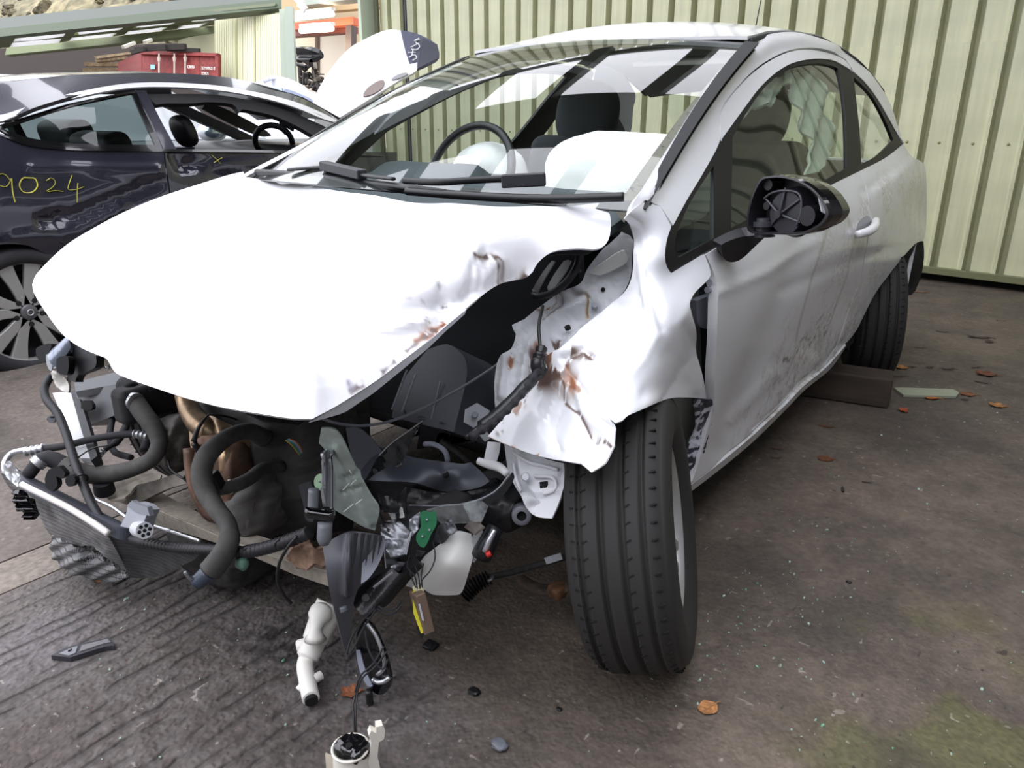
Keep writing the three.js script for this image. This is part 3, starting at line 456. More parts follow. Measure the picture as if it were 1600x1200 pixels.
// A pillar, roof rail and rear pillar in one pressing
const frameOut = sm([[985, 334, 1], [988, 320], [1010, 284], [1060, 205], [1110, 130], [1140, 97], [1156, 79], [1174, 66], [1199, 55, 1], [1218, 51.5], [1242, 52], [1284, 63], [1317, 78], [1350, 103], [1377, 137], [1393, 167], [1405, 203], [1413, 224, 1], [1403, 210], [1390, 187], [1373, 157], [1353, 130], [1334, 112, 1], [1322, 93, 1], [1300, 83], [1267, 76], [1233, 79], [1200, 94], [1173, 114], [1147, 141], [1130, 164], [1123, 184], [1125, 219], [1100, 268], [1073, 313], [1052, 352, 1], [1032, 322, 1], [1006, 314, 1]], 7);
const railRelief = (x, y) => dent(x, y, [[1015, 305], [1070, 215], [1120, 140], [1160, 96], [1205, 66], [1250, 62], [1300, 76]], 12, .010);
const doorFrame = sm([...cutline.map((p, i) => [p[0] + (i < 5 ? 2.2 : i < 8 ? 1.4 : 0), p[1] + (i < 5 ? 1 : 2)]), [1330, 110, 1], [1317, 102], [1300, 94], [1273, 92], [1240, 98], [1213, 113], [1187, 137], [1167, 163], [1140, 200], [1127, 218, 1]], 7);
const doorSkin = sm([[1103, 398, 1], [1160, 362], [1222, 329], [1283, 297], [1344, 267, 1], [1355, 300], [1357, 350], [1350, 410], [1330, 480], [1306, 545], [1288, 574, 1], [1255, 602], [1225, 633], [1174, 681], [1126, 721], [1079, 757, 1], [1088, 734], [1102, 687], [1116, 633], [1116, 589], [1120, 523], [1121, 468], [1117, 432]], 8);
const quarter = sm([[1345.2, 266.4, 1], [1383, 247], [1412, 224.5, 1], [1420, 240], [1430, 248], [1443, 255], [1447, 273], [1448, 307], [1447, 357], [1443, 377, 1], [1431, 380], [1409, 404], [1387, 432], [1368, 458], [1350, 494], [1339, 516], [1322, 538, 1], [1289.2, 573.2, 1], [1306.6, 545.6], [1330.7, 480], [1350.8, 410], [1357.8, 350], [1355.8, 300]], 8);
const sillPoly = sm([[1079, 758.5, 1], [1126, 722.5], [1174, 682.5], [1225, 635], [1255, 604], [1290, 575], [1322, 539, 1], [1318, 548], [1296, 578], [1258, 609], [1228, 640], [1178, 689], [1128, 731], [1076, 771, 1]], 8);
const sideG = sheet(frameOut, GH, { step: 8, th: .012, relief: railRelief });
part(car, 'body_side_frame', sideG, flank);
part(car, 'body_side_frame', mirrored(sideG), M.paint);
const dfG = sheet(doorFrame, GH, { step: 8, th: .02, relief: () => .001 });
const door = part(car, 'door', sheet(doorSkin, SIDE, { step: 7, th: .025, relief: sideRelief }), flank);
part(door, 'window_frame', dfG, flank);
const doorR = part(car, 'door', mirrored(sheet(doorSkin, SIDE, { step: 14, th: .025 })), M.paint);
part(doorR, 'window_frame', mirrored(dfG), M.paint);
const qG = sheet(quarter, SIDE, { step: 7, th: .012, relief: sideRelief });
part(car, 'quarter_panel', qG, flank); part(car, 'quarter_panel', mirrored(qG), M.paint);
const sillG = sheet(sillPoly, surf([[1079, 758, 'X', .765], [1225, 635, 'X', .770], [1322, 538, 'X', .797], [1076, 771, 'X', .750], [1228, 642, 'X', .757], [1318, 550, 'X', .785]]), { step: 8, th: .03 });
part(car, 'sill', sillG, flank); part(car, 'sill', mirrored(sillG), M.paint);
// window surround, glass and seals
const wsG = sheet([trimOuter, glassDoor, glassRear, glassQuarter], GH, { step: 9, th: .012, relief: () => -.003 });
const wsM = mat(0x0f0d0e, .55);
part(car, 'window_surround', wsG, wsM); part(car, 'window_surround', mirrored(wsG), wsM);
for (const [n, gl] of [['door_glass', glassDoor], ['rear_quarter_glass', glassRear], ['front_quarter_glass', glassQuarter]]) { const g = sheet(gl, GH, { step: 14, th: 0, relief: () => -.009 }); part(car, n, g, n === 'front_quarter_glass' ? M.glassDark : n === 'door_glass' ? M.glassSide : M.glass); part(car, n, mirrored(g), M.glass); }
// windscreen with its black border
const WS = surf([[738, 82, 'X', -.57], [1155, 79, 'X', .545], [392, 275, 'X', -.69], [975, 318, 'X', .665], [680, 300, 'Z', -.05], [940, 72, 'Z', -1.05], [1065, 200, 'X', .605], [560, 180, 'X', -.63], [540, 292, 'Z', -.10], [830, 316, 'Z', -.09], [1050, 76, 'Z', -1.05], [830, 76, 'Z', -1.08], [790, 190, 'Z', -.57]], .02);
const wsOut = sm([[388, 276, 1], [430, 246], [500, 202], [590, 150], [670, 108], [738, 82, 1], [800, 76], [860, 72.5], [940, 70.5], [1000, 70], [1080, 72], [1127, 75], [1156, 79, 1], [1140, 97], [1110, 130], [1060, 205], [1010, 284], [978, 330, 1], [900, 330], [800, 326], [700, 318], [600, 306], [500, 292], [430, 281]], 9);
const wsIn = sm([[428, 270, 1], [470, 238], [530, 199], [620, 149], [700, 111], [752, 88, 1], [830, 79], [900, 76], [980, 75.5], [1060, 77], [1132, 83, 1], [1108, 112], [1060, 180], [1005, 258], [962, 318, 1], [880, 318], [780, 312], [680, 301], [580, 288], [500, 278]], 9);
const WP = (s, t) => { const q = s * s, b = V3(.695 * s, 1.02 - .018 * q, -.045 - .15 * q), a = V3(.572 * s, 1.425 - .032 * q, -1.035 - .06 * q); return b.lerp(a, t).add(V3(0, .022 * Math.sin(Math.PI * t), .012 * Math.sin(Math.PI * t))); };
const wsGrid = (s0, s1, t0, t1, th, lift = 0) => grid((u, v) => WP(lerp(s0, s1, u), lerp(t0, t1, v)).add(V3(0, lift * .9, lift * .43)), Math.max(2, Math.round((s1 - s0) * 24)), Math.max(2, Math.round((t1 - t0) * 16)), th);
const pane = part(car, 'windscreen', wsGrid(-1.01, 1.01, -.01, 1.01, 0), M.glass), fritM = mat(0x1b1c1f, .3, 0, { clearcoat: .3 });
for (const [s0, s1, t0, t1] of [[-1, 1, -.01, .03], [-1, 1, .955, 1.01], [-1.01, -.965, .02, .96], [.962, 1.01, .02, .96]]) part(pane, 'black_border', wsGrid(s0, s1, t0, t1, .003, -.002), fritM);
for (const q of [-1, 1]) part(pane, 'pillar_seal', grid((u, v) => { const s = lerp(lerp(.985, .94, v), 1.01, u), t = lerp(-.01, 1.0, v); return WP(q * s, t).add(V3(0, .0045, .002)); }, 3, 24, -.003), M.seal);
// roof, roof gutters
const railZ = [[-1.02, 1.392, .545], [-1.16, 1.412, .545], [-1.3, 1.434, .535], [-1.5, 1.452, .54], [-1.8, 1.458, .545], [-2.09, 1.437, .55], [-2.33, 1.39, .575], [-2.6, 1.309, .60], [-2.75, 1.255, .61]];
const rail = z => { let i = 0; while (i < railZ.length - 2 && z < railZ[i + 1][0]) i++; const a = railZ[i], b = railZ[i + 1], t = clamp((z - a[0]) / (b[0] - a[0]), -.3, 1.2); return [lerp(a[1], b[1], t), lerp(a[2], b[2], t)]; };
part(car, 'roof', grid((u, v) => { const x = lerp(-1, 1, u), z = lerp(-1.115 + .075 * (1 - x * x), -2.7 - .03 * (1 - x * x), v), [y, w] = rail(z); return V3(x * (w - .012), y + .004 + .038 * (1 - x * x) * smooth(-1.0, -1.35, z) + .014 * (1 - x * x), z); }, 36, 44, -.01), M.paint);
for (const s of [1, -1]) part(car, 'roof_gutter', tube([0, 1, 2, 3, 4, 5, 6, 7, 8, 9].map(i => { const z = -1.13 - i * .168, [y, w] = rail(z); return V3(s * (w - .006), y - .002, z); }), .011, { m: 6 }), M.seal);
{ const b = V3(.03, 1.462, -2.45), a = pt(1180, 46, 'Z', -2.1), tip = pt(1193, -20, 'Z', -2.35); const an = part(car, 'antenna', bar(a, tip, .0028, { m: 6 }), M.black); part(an, 'antenna_foot', cyl(a.clone().add(V3(0, -.03, .01)), a.clone().add(V3(0, .012, 0)), .018, .006, 12), M.black); }
// tail: tailgate, rear glass, bumper
part(car, 'tailgate', grid((u, v) => { const x = lerp(-1, 1, u), y = lerp(.97, .42, v), w = lerp(.62, .64, v); return V3(x * w, y, -3.30 + .16 * x * x - .03 * Math.sin(v * 3)); }, 20, 10, .02, 'xy'), M.paint);
part(car, 'rear_glass', grid((u, v) => { const x = lerp(-1, 1, u), y = lerp(1.285, .97, v), w = lerp(.56, .60, v); return V3(x * w, y + .03 * (1 - x * x) * (1 - v), lerp(-2.74, -3.2, v) - .1 * (1 - x * x)); }, 14, 8, 0, 'xy'), M.glass);
part(car, 'rear_bumper', grid((u, v) => { const x = lerp(-1, 1, u), y = lerp(.62, .22, v); return V3(x * .78, y, -3.40 + .34 * Math.pow(Math.abs(x), 3.2) + .06 * v); }, 26, 8, .02, 'xy'), M.paint);
part(car, 'wheel_arch_liner', sheet(sm([[1443, 377, 1], [1444, 400], [1440, 428], [1430, 455], [1424, 461, 1], [1408, 459, 1], [1404, 440], [1395, 425], [1390, 432], [1409, 404], [1430, 380]], 6), surf([[1443, 377, 'X', .79], [1440, 430, 'X', .775], [1424, 461, 'X', .76], [1404, 440, 'X', .70], [1409, 404, 'X', .75]]), { th: .02, step: 6 }), mat(0x0e0e10, .8));
// ---------------------------------------------------------------- floor, bulkhead, wheel houses (close the body against the light)
const under = (name, list, m = cavity) => part(car, name, list, m);
under('floor_pan', [rbox(1.46, .05, 2.9, .02, [0, .24, -1.75])], cavity);
under('bulkhead', grid((u, v) => V3(lerp(-.66, .54, u), lerp(.94, .26, v), -.16 - .09 * v - .08 * Math.cos((u - .5) * 2.2)), 14, 8, .02, 'xy'), M.bay);
for (const s of [1, -1]) {
  under('wheel_house', grid((u, v) => { const a = lerp(-.15, Math.PI + .15, u), r = .36; return V3(s * lerp(.46, .745, v), .32 + r * Math.sin(a), -2.51 + r * Math.cos(a)); }, 18, 2, .006, 'zy'), mat(0x17171a, .9));
  under('inner_side', [rbox(.03, .55, 2.5, .01, [s * .70, .56, -1.5])], M.trimGrey);
}
under('wheel_house', grid((u, v) => { const a = lerp(1.9, Math.PI + .1, u), r = .34; return V3(lerp(.44, .72, v), .33 + r * Math.sin(a), -.05 + r * Math.cos(a)); }, 18, 2, .006, 'zy'), mat(0x17171a, .9));
// ---------------------------------------------------------------- cabin
{
  part(car, 'dashboard', grid((u, v) => { const x = lerp(-.61, .58, u), t = v * 3; const z = t < 2 ? lerp(-.27, -.74, t / 2) : lerp(-.74, -.68, t - 2), y = t < 2 ? .925 + .05 * Math.sin(t * 1.2) + (x < -.12 && x > -.55 ? .05 * Math.exp(-(((t - 1.7) / .35) ** 2)) : 0) : lerp(.97, .55, t - 2); return V3(x, y, z + .05 * Math.cos(x * 2)); }, 40, 30, -.02), M.dash);
  const wheel = part(car, 'steering_wheel', (() => { const g = new THREE.TorusGeometry(.185, .015, 10, 40); g.rotateX(-.42); g.translate(-.36, .985, -.86); return g.toNonIndexed(); })(), M.black);
  part(wheel, 'hub', [rbox(.13, .1, .06, .025, [-.36, .975, -.84], [-.42, 0, 0])], M.plastic); part(wheel, 'spoke', [rbox(.34, .03, .02, .008, [-.36, .98, -.85], [-.42, 0, 0])], M.plastic);
  for (const s of [1, -1]) {
    const x = s * .36, st = part(car, 'seat', [rbox(.5, .16, .52, .06, [x, .45, -1.25]), rbox(.5, .66, .14, .06, [x, .78, -1.56], [-.24, 0, 0], 4)], M.seat);
    part(st, 'headrest', (() => { const g = new THREE.SphereGeometry(1, 28, 20), p = g.attributes.position; for (let i = 0; i < p.count; i++) { const q = a => Math.sign(a) * Math.pow(Math.abs(a), .8); p.setXYZ(i, q(p.getX(i)) * .15, q(p.getY(i)) * .14, q(p.getZ(i)) * .07); } g.computeVertexNormals(); g.rotateX(-.2); g.translate(x, 1.19, -1.66); return g.toNonIndexed(); })(), M.seat); part(st, 'headrest_post', [cyl(V3(x - .06, 1.03, -1.62), V3(x - .06, 1.14, -1.645), .006), cyl(V3(x + .06, 1.03, -1.62), V3(x + .06, 1.14, -1.645), .006)], M.steel);
  }
  part(car, 'rear_seat', [rbox(1.2, .16, .5, .06, [0, .45, -2.3]), rbox(1.2, .55, .14, .06, [0, .72, -2.58], [-.25, 0, 0])], M.seat);
  part(car, 'roof_lining', grid((u, v) => { const x = lerp(-1, 1, u), z = lerp(-1.15, -2.6, v), [y, w] = rail(z); return V3(x * (w - .05), y - .025 + .035 * (1 - x * x), z); }, 12, 14, .01), mat(0xa09f98, .9));
  // deployed airbags: passenger bag, driver bag, side curtain
  const puff = (c, r, seed, pow = .8) => { const g = new THREE.SphereGeometry(1, 48, 32), p = g.attributes.position; for (let i = 0; i < p.count; i++) { const x = p.getX(i), y = p.getY(i), z = p.getZ(i), k = 1 + .12 * (fbm(x * 2.2 + 5, y * 2.2 + z * 1.7 + 5, seed, 3) - .5) + .05 * (fbm(x * 7 + 9, y * 7 + z * 5 + 9, seed + 3, 2) - .5); const q = a => Math.sign(a) * Math.pow(Math.abs(a), pow) * k; p.setXYZ(i, c[0] + q(x) * r[0], c[1] + q(y) * r[1], c[2] + q(z) * r[2]); } g.computeVertexNormals(); return g.toNonIndexed(); };
  part(car, 'passenger_airbag', puff([.35, 1.00, -.74], [.25, .15, .2], 3), M.airbag);
  part(car, 'driver_airbag', puff([-.36, .93, -.98], [.17, .16, .1], 7), M.airbag);
  const cur = sm([[1166, 176, 1], [1190, 143], [1213, 121], [1243, 104], [1273, 99], [1296, 101, 1], [1310, 150], [1318, 210], [1300, 262, 1], [1289, 262, 1], [1288, 220], [1276, 190], [1262, 150], [1246, 118], [1234, 140], [1228, 152], [1200, 152], [1180, 170]], 6);
  part(car, 'curtain_airbag', sheet(cur, GH, { step: 6, th: .008, relief: (x, y) => -.045 - .012 * Math.sin(x * .22 + y * .05) - .006 * Math.sin(x * .5 - y * .2) }), mat(0xdedfda, .9));
  part(car, 'pillar_trim', sheet([[1128, 100], [1150, 84], [1120, 132], [1066, 214], [1014, 292], [986, 322], [972, 306], [1010, 250], [1070, 168]], surf([[1140, 92, 'X', .51], [986, 322, 'X', .63], [972, 306, 'X', .60], [1066, 200, 'X', .57]]), { th: .03, step: 9, relief: () => -.02 }), mat(0xffffff, .8, 0, { map: tex(128, 128, (u, v) => { const s = noise(u * 40, v * 40, 3) > .86; return s ? [70, 66, 60] : [128, 123, 112]; }, true, 6) }));
  for (const [x, z] of [[-.14, -1.0]]) part(car, 'sun_visor', rbox(.36, .015, .15, .006, [.34, 1.36, -1.16], [.15, 0, 0]), mat(0x9b9a92, .9));
}
// scuttle and wipers
part(car, 'scuttle_panel', grid((u, v) => { const x = lerp(-.68, .55, u), c = 1 - (x / .68) ** 2; return V3(x, lerp(.965, .90, v) + .004 * Math.sin(u * 60) * v, lerp(-.24, -.14, v) + .12 * c); }, 60, 4, .01), M.black);
for (const [a, b, base, knuckle] of [[[456, 284], [975, 322], [500, 285], 0]]) { }
const blade = (list, name, m, r, lift) => part(car, name, tube(list.map(p => { const q = WS(p[0], p[1]); return q.addScaledVector(V3(0, .9, .43), lift); }), r, { m: 8 }), m);
{
  const w1 = blade([[640, 309], [700, 314], [790, 320], [880, 322], [977, 319]], 'wiper', M.black, .010, .018);
  const k1 = part(w1, 'wiper_arm', tube([[636, 308], [690, 312], [745, 309], [790, 307], [853, 304]].map(p => WS(p[0], p[1]).add(V3(0, .04, .01))), .008, { m: 8, flat: .6 }), M.black);
  part(w1, 'wiper_joint', beam(WS(788, 311).add(V3(0, .04, .01)), WS(856, 308).add(V3(0, .04, .01)), .02, .03), M.plastic);
  const w2 = blade([[405, 276], [470, 281], [560, 292], [640, 303], [700, 312]], 'wiper', M.black, .010, .016);
  part(w2, 'wiper_arm', tube([[457, 284], [510, 281], [545, 285], [570, 294], [620, 302]].map(p => WS(p[0], p[1]).add(V3(0, .035, .01))), .008, { m: 8, flat: .6 }), M.black);
  part(w2, 'wiper_joint', beam(WS(512, 284).add(V3(0, .045, .01)), WS(572, 294).add(V3(0, .035, .01)), .03, .025), M.plastic);
}
// door handle
{ const hS = [[1333, 369], [1334, 362], [1345, 355], [1358, 347], [1363, 341], [1364, 348], [1352, 359], [1342, 367]];
  part(door, 'handle_recess', sheet(sm([[1339, 352], [1348, 340], [1358, 338], [1360, 350], [1350, 362], [1340, 364]], 4), SIDE, { step: 4, th: .004, relief: () => .0008 }), mat(0x9fa0a3, .5));
  part(door, 'door_handle', tube([[1334, 366], [1341, 361], [1352, 353], [1363, 344]].map((p, i) => SIDE(p[0], p[1]).add(V3(i === 0 || i === 3 ? .012 : .03, 0, 0))), t => .0135 + .003 * Math.sin(t * 3.1), { m: 12 }), M.paint); }
// ---------------------------------------------------------------- bonnet
const rustMap = (() => { // bare rusty metal and scraped paint on the bonnet, in metres (u: x, v: z)
  const t = tex(1024, 1024, (u, v) => {
    const x = -.8 + 1.6 * u, z = -.5 + 1.6 * v; let c = [232, 232, 236]; const mix = (d, k) => { k = clamp(k, 0, 1); c = c.map((q, i) => lerp(q, d[i], k)); };
    const n = fbm(x * 40, z * 40, 5, 4), s = fbm(x * 8 + z * 60, z * 14 - x * 30, 9, 3);
    const line = (pl, w, col, k, rag = 1) => { let d = 1e9; for (let i = 0; i + 1 < pl.length; i++) { const [ax, ay] = pl[i], [bx, by] = pl[i + 1], q = clamp(((x - ax) * (bx - ax) + (z - ay) * (by - ay)) / ((bx - ax) ** 2 + (by - ay) ** 2), 0, 1); d = Math.min(d, Math.hypot(x - ax - q * (bx - ax), z - ay - q * (by - ay))); } mix(col, k * 1.4 * Math.exp(-(((d + .012 * rag * (n - .5)) / (w * .62)) ** 2)) * smooth(.38, .52, n)); };
    for (const L of RUST) line(L[0], L[1], L[2], L[3]);
    return c;
  });
  t.wrapS = t.wrapT = THREE.ClampToEdgeWrapping; t.repeat.set(1 / 1.6, 1 / 1.6); t.offset.set(.5, .3125); return t;
});
const BON = surf([[400, 272, 'X', -.70], [381, 269, 'X', -.71], [280, 297, 'X', -.725], [157, 350, 'X', -.71], [62, 420, 'X', -.61], [51, 450, 'X', -.57], [64, 478, 'Z', .585], [108, 531, 'Z', .645], [199, 591, 'Z', .715], [297, 624, 'Z', .73], [380, 643, 'Z', .715], [486, 657, 'X', .57], [535, 630, 'X', .572], [589, 596, 'X', .58], [690, 505, 'X', .58], [752, 463, 'X', .57], [787, 441, 'X', .56], [841, 410, 'X', .575], [864, 393, 'T', 1.605], [899, 388, 'T', 1.635], [934, 389, 'T', 1.645], [950, 376, 'T', 1.665], [951, 331, 'T', 1.695], [940, 318, 'T', 1.71], [748, 321, 'Z', .045], [600, 304, 'Z', .03], [400, 450, 'Y', .872], [600, 390, 'Y', .945], [250, 400, 'Y', .90], [470, 560, 'Y', .822], [760, 380, 'Y', .955], [300, 540, 'Y', .825]], .012);
const px2 = (l) => l.map(p => { const q = BON(p[0], p[1]); return [q.x, q.z]; });
const RUST = [[px2([[742, 392], [762, 390], [780, 404], [790, 425], [800, 438]]), .006, [96, 80, 74], 1], [px2([[780, 432], [800, 436], [826, 430]]), .010, [88, 72, 64], 1], [px2([[694, 494], [680, 508], [664, 518], [650, 527]]), .010, [140, 84, 58], 1], [px2([[690, 500], [640, 540], [596, 582], [548, 612]]), .005, [120, 110, 112], .9], [px2([[690, 448], [705, 452]]), .004, [120, 116, 118], .8], [px2([[440, 545], [452, 528], [480, 520]]), .006, [170, 172, 190], .8], [px2([[430, 570], [416, 596]]), .005, [180, 182, 196], .7], [px2([[545, 598], [550, 606]]), .008, [150, 146, 160], .8], [px2([[610, 500], [690, 488]]), .003, [130, 122, 122], .6], [px2([[620, 506], [685, 496]]), .0025, [140, 120, 110], .6], [px2([[600, 470], [688, 462]]), .0025, [170, 166, 168], .5]];
const bonRelief = (x, y) => dent(x, y, [[430, 575], [450, 535], [520, 508], [600, 492], [690, 470]], 16, -.015) + fold(x, y, [[425, 585], [448, 536], [520, 512], [690, 486]], .0004, 14, 50) + dent(x, y, [[690, 478], [735, 455], [800, 440]], 14, -.009) + dent(x, y, [[735, 460], [740, 420], [748, 398]], 7, -.005) + dent(x, y, [[756, 450], [768, 420], [780, 408]], 10, .006) + fold(x, y, [[690, 478], [742, 444], [748, 388]], .0006, 12, 44) + dent(x, y, [[690, 448], [705, 470]], 6, -.010) + dent(x, y, [[560, 520], [660, 500]], 10, .010) + dent(x, y, [[470, 560], [490, 610], [486, 650]], 20, .006) + .0015 * Math.sin(x * .05 + y * .03);
const bonOut = sm([[380, 277, 1], [403, 279], [457, 286], [508, 295], [574, 304], [636, 315], [702, 318], [748, 321], [864, 323], [940, 317.5], [951, 331], [954, 352], [950, 376], [934, 389], [899, 388], [864, 393], [841, 410], [826, 431], [787, 441], [752, 463], [721, 488], [700, 505], [674, 528], [628, 564], [589, 594], [535, 629], [486, 657, 1], [420, 649], [367, 640], [297, 624], [245, 607], [199, 591], [180, 581], [168, 562], [157, 556], [130, 545], [108, 531], [91, 514], [65, 479], [51, 453], [53, 436], [65, 419], [105, 381], [157, 350], [217, 322], [280, 297], [350, 276], [381, 269, 1]], 8);
const bonnet = part(car, 'bonnet', sheet(bonOut, BON, { step: 7, th: .006, uv: 'xz', relief: bonRelief }), mat(0xffffff, .3, 0, { map: rustMap(), clearcoat: .8, clearcoatRoughness: .08 }));
// folded flange below the torn left edge, and the dark pressed inner skin
const under2 = (l, d) => l.map(([x, y]) => BON(x, y).add(V3(-.01 - d * .25, -d, -d * .2)));
part(bonnet, 'edge_flange', grid((u, v) => { const l = [[486, 657], [535, 629], [589, 594], [628, 564], [674, 528], [700, 505], [730, 481]], t = u * (l.length - 1), i = Math.min(l.length - 2, Math.floor(t)), f = t - i; const p = BON(lerp(l[i][0], l[i + 1][0], f), lerp(l[i][1], l[i + 1][1], f)); const k = Math.min(1, u * 5) * (1 - u * u * .6); return p.add(V3(-.006 * v * k - .004, -.022 * v * k - .003, .002 * v)); }, 60, 3, .002), mat(0xd2d4dc, .45));
part(bonnet, 'inner_skin', sheet(sm([[420, 290, 1], [640, 322], [930, 330, 1], [940, 370], [860, 382], [780, 432], [690, 494], [590, 582], [484, 645, 1], [300, 612], [180, 570], [80, 470], [150, 370], [280, 310]], 14), BON, { step: 16, th: .006, uv: 'xz', relief: () => -.055 }), mat(0x0d0e11, .9));
// ---------------------------------------------------------------- left front wing: crumpled remains
const rustF = (lines, base = [226, 227, 231], ax = 'zy', rep = 1.6, off = [0, 0]) => { const t = tex(768, 768, (u, v) => { const a = off[0] + rep * u, b = off[1] + rep * v; let c = base.slice(); const n = fbm(a * 60, b * 60, 5, 5); const mix = (d, k) => { k = clamp(k, 0, 1); c = c.map((q, i) => lerp(q, d[i], k)); }; for (const [pl, w, col, k] of lines) { let d = 1e9; for (let i = 0; i + 1 < pl.length; i++) { const [ax0, ay] = pl[i], [bx, by] = pl[i + 1], q = clamp(((a - ax0) * (bx - ax0) + (b - ay) * (by - ay)) / ((bx - ax0) ** 2 + (by - ay) ** 2), 0, 1); d = Math.min(d, Math.hypot(a - ax0 - q * (bx - ax0), b - ay - q * (by - ay))); } mix(col, k * 1.5 * Math.exp(-((d / (w * .62)) ** 2)) * smooth(.38, .49, n)); } return c; }); t.wrapS = t.wrapT = THREE.ClampToEdgeWrapping; t.repeat.set(1 / rep, 1 / rep); t.offset.set(-off[0] / rep, -off[1] / rep); return t; };
const WING = surf([...onto(GH, [[985, 334], [1006, 313], [1020, 317], [1032, 321], [1042, 338], [1051, 353], [1042, 376], [1040, 403], [1050, 427], [1076, 411], [1102, 399]]), [985, 372, 'X', .67], [1108, 440, 'X', .798], [1079, 480, 'X', .812], [1098, 538, 'X', .815], [1113, 610, 'X', .805], [1116, 625, 'X', .798], [1060, 622, 'X', .852], [1012, 634, 'X', .868], [956, 656, 'T', 1.415], [960, 470, 'X', .665], [910, 511, 'X', .655], [885, 540, 'X', .65], [847, 586, 'X', .61], [796, 643, 'X', .575], [762, 682, 'X', .565], [840, 712, 'X', .69], [908, 724, 'T', 1.405], [880, 700, 'T', 1.45], [924, 738, 'T', 1.385], [958, 696, 'T', 1.395], [944, 722, 'T', 1.38], [948, 628, 'X', .79], [964, 601, 'X', .79], [1027, 525, 'X', .805], [1008, 460, 'X', .745], [995, 400, 'X', .70], [1020, 400, 'X', .735], [1050, 500, 'X', .81], [1060, 570, 'X', .835], [900, 600, 'X', .70], [960, 540, 'X', .735], [870, 660, 'X', .69], [925, 690, 'X', .80]]);
const wingRelief = (x, y) => fold(x, y, [[1004, 368], [1007, 420], [1016, 474]], .00055, 16, 50) + fold(x, y, [[952, 616], [985, 590], [1012, 560], [1028, 528], [1060, 500]], .00035, 70, 300) + fold(x, y, [[956, 692], [922, 660], [894, 610], [876, 588]], .0007, 14, 40) + fold(x, y, [[852, 700], [846, 660], [862, 622]], .0009, 16, 34) + .5 * (dent(x, y, [[1006, 400], [1014, 455], [1036, 512]], 10, -.012) + dent(x, y, [[994, 395], [1004, 455], [1026, 520], [1000, 566], [962, 604]], 9, .010) + dent(x, y, [[885, 590], [898, 640], [926, 690], [940, 715]], 7, -.010) + dent(x, y, [[868, 612], [852, 640], [858, 690]], 12, -.012) + dent(x, y, [[905, 640], [880, 690]], 14, .009) + dent(x, y, [[952, 625], [975, 600], [1010, 608]], 16, -.016) + dent(x, y, [[1079, 470], [1062, 510], [1100, 610]], 9, .006) + dent(x, y, [[880, 560], [912, 545], [925, 556]], 6, -.014) + dent(x, y, [[950, 612], [985, 640], [1040, 625]], 14, .010) + dent(x, y, [[1050, 555], [1080, 600]], 16, -.006));
const wingOut = sm([[975, 343, 1], [984, 352], [988, 375], [988, 394], [985, 427], [976, 452], [958, 471], [938, 489], [910, 511], [888, 533], [872, 546, 1], [862, 550], [850, 560, 1], [855, 574, 1], [846, 590], [838, 604, 1], [820, 620], [796, 643], [762, 682, 1], [800, 698], [840, 712], [880, 720], [908, 724, 1], [924, 738, 1], [944, 724], [960, 696, 1], [956, 680], [949, 650], [956, 657, 1], [980, 644], [1012, 634], [1060, 622], [1090, 622], [1116, 625, 1], [1113, 600], [1109, 577], [1099, 538], [1088, 509], [1079, 487], [1076, 474], [1086, 457], [1107, 436], [1110, 424], [1102, 400, 1], [1100, 397], [1056, 423], [1049, 427, 1], [1042, 417], [1039, 400], [1042, 375], [1049, 354, 1], [1032, 322, 1], [1006, 314, 1], [984, 332]], 7);
const wq = l => l.map(p => { const q = WING(p[0], p[1]); return [q.x, q.z]; });
const rustA = [146, 96, 68], rustB = [98, 78, 70], grey = [126, 122, 124];
const wingTex = rustF([[wq([[850, 566], [866, 552], [890, 546], [922, 554]]), .012, rustB, 1], [wq([[862, 560], [880, 575], [900, 590]]), .013, rustA, 1], [wq([[845, 590], [866, 580], [880, 570]]), .016, rustB, .9], [wq([[885, 565], [897, 590], [905, 600]]), .006, rustA, .9], [wq([[820, 622], [800, 650], [778, 676]]), .008, grey, .8], [wq([[806, 640], [815, 632]]), .012, rustA, .7], [wq([[765, 684], [800, 698], [840, 712]]), .004, rustA, .9], [wq([[880, 590], [902, 640], [930, 685], [955, 698]]), .002, rustB, .9]], [226, 227, 231], 'xz', 1.2, [.2, -.7]);
part(car, 'front_wing', sheet(wingOut, WING, { step: 4, th: .003, uv: 'xz', relief: wingRelief }), mat(0xffffff, .34, 0, { map: wingTex, clearcoat: .7, clearcoatRoughness: .1 }));
// inner wing top and strut tower: white, creased, rusting
const INW = surf([[976, 358, 'X', .635], [985, 427, 'X', .645], [938, 489, 'X', .625], [885, 540, 'X', .61], [845, 595, 'X', .575], [800, 640, 'X', .545], [772, 590, 'X', .47], [795, 545, 'X', .47], [815, 505, 'X', .46], [860, 460, 'X', .45], [900, 430, 'X', .54], [930, 395, 'X', .58], [870, 455, 'X', .50], [775, 660, 'X', .50], [880, 500, 'X', .54], [820, 570, 'X', .52]]);
const inwOut = sm([[972, 362, 1], [990, 375], [988, 395], [986, 428], [976, 454], [958, 473], [938, 491], [905, 516], [880, 545], [852, 580], [842, 602], [820, 622], [792, 648], [776, 662, 1], [773, 625], [773, 590], [780, 560], [798, 545], [806, 522], [800, 508], [820, 498], [848, 476], [872, 458], [906, 443], [918, 420], [940, 392], [960, 374]], 7);
const iq = l => l.map(p => { const q = INW(p[0], p[1]); return [q.x, q.z]; });
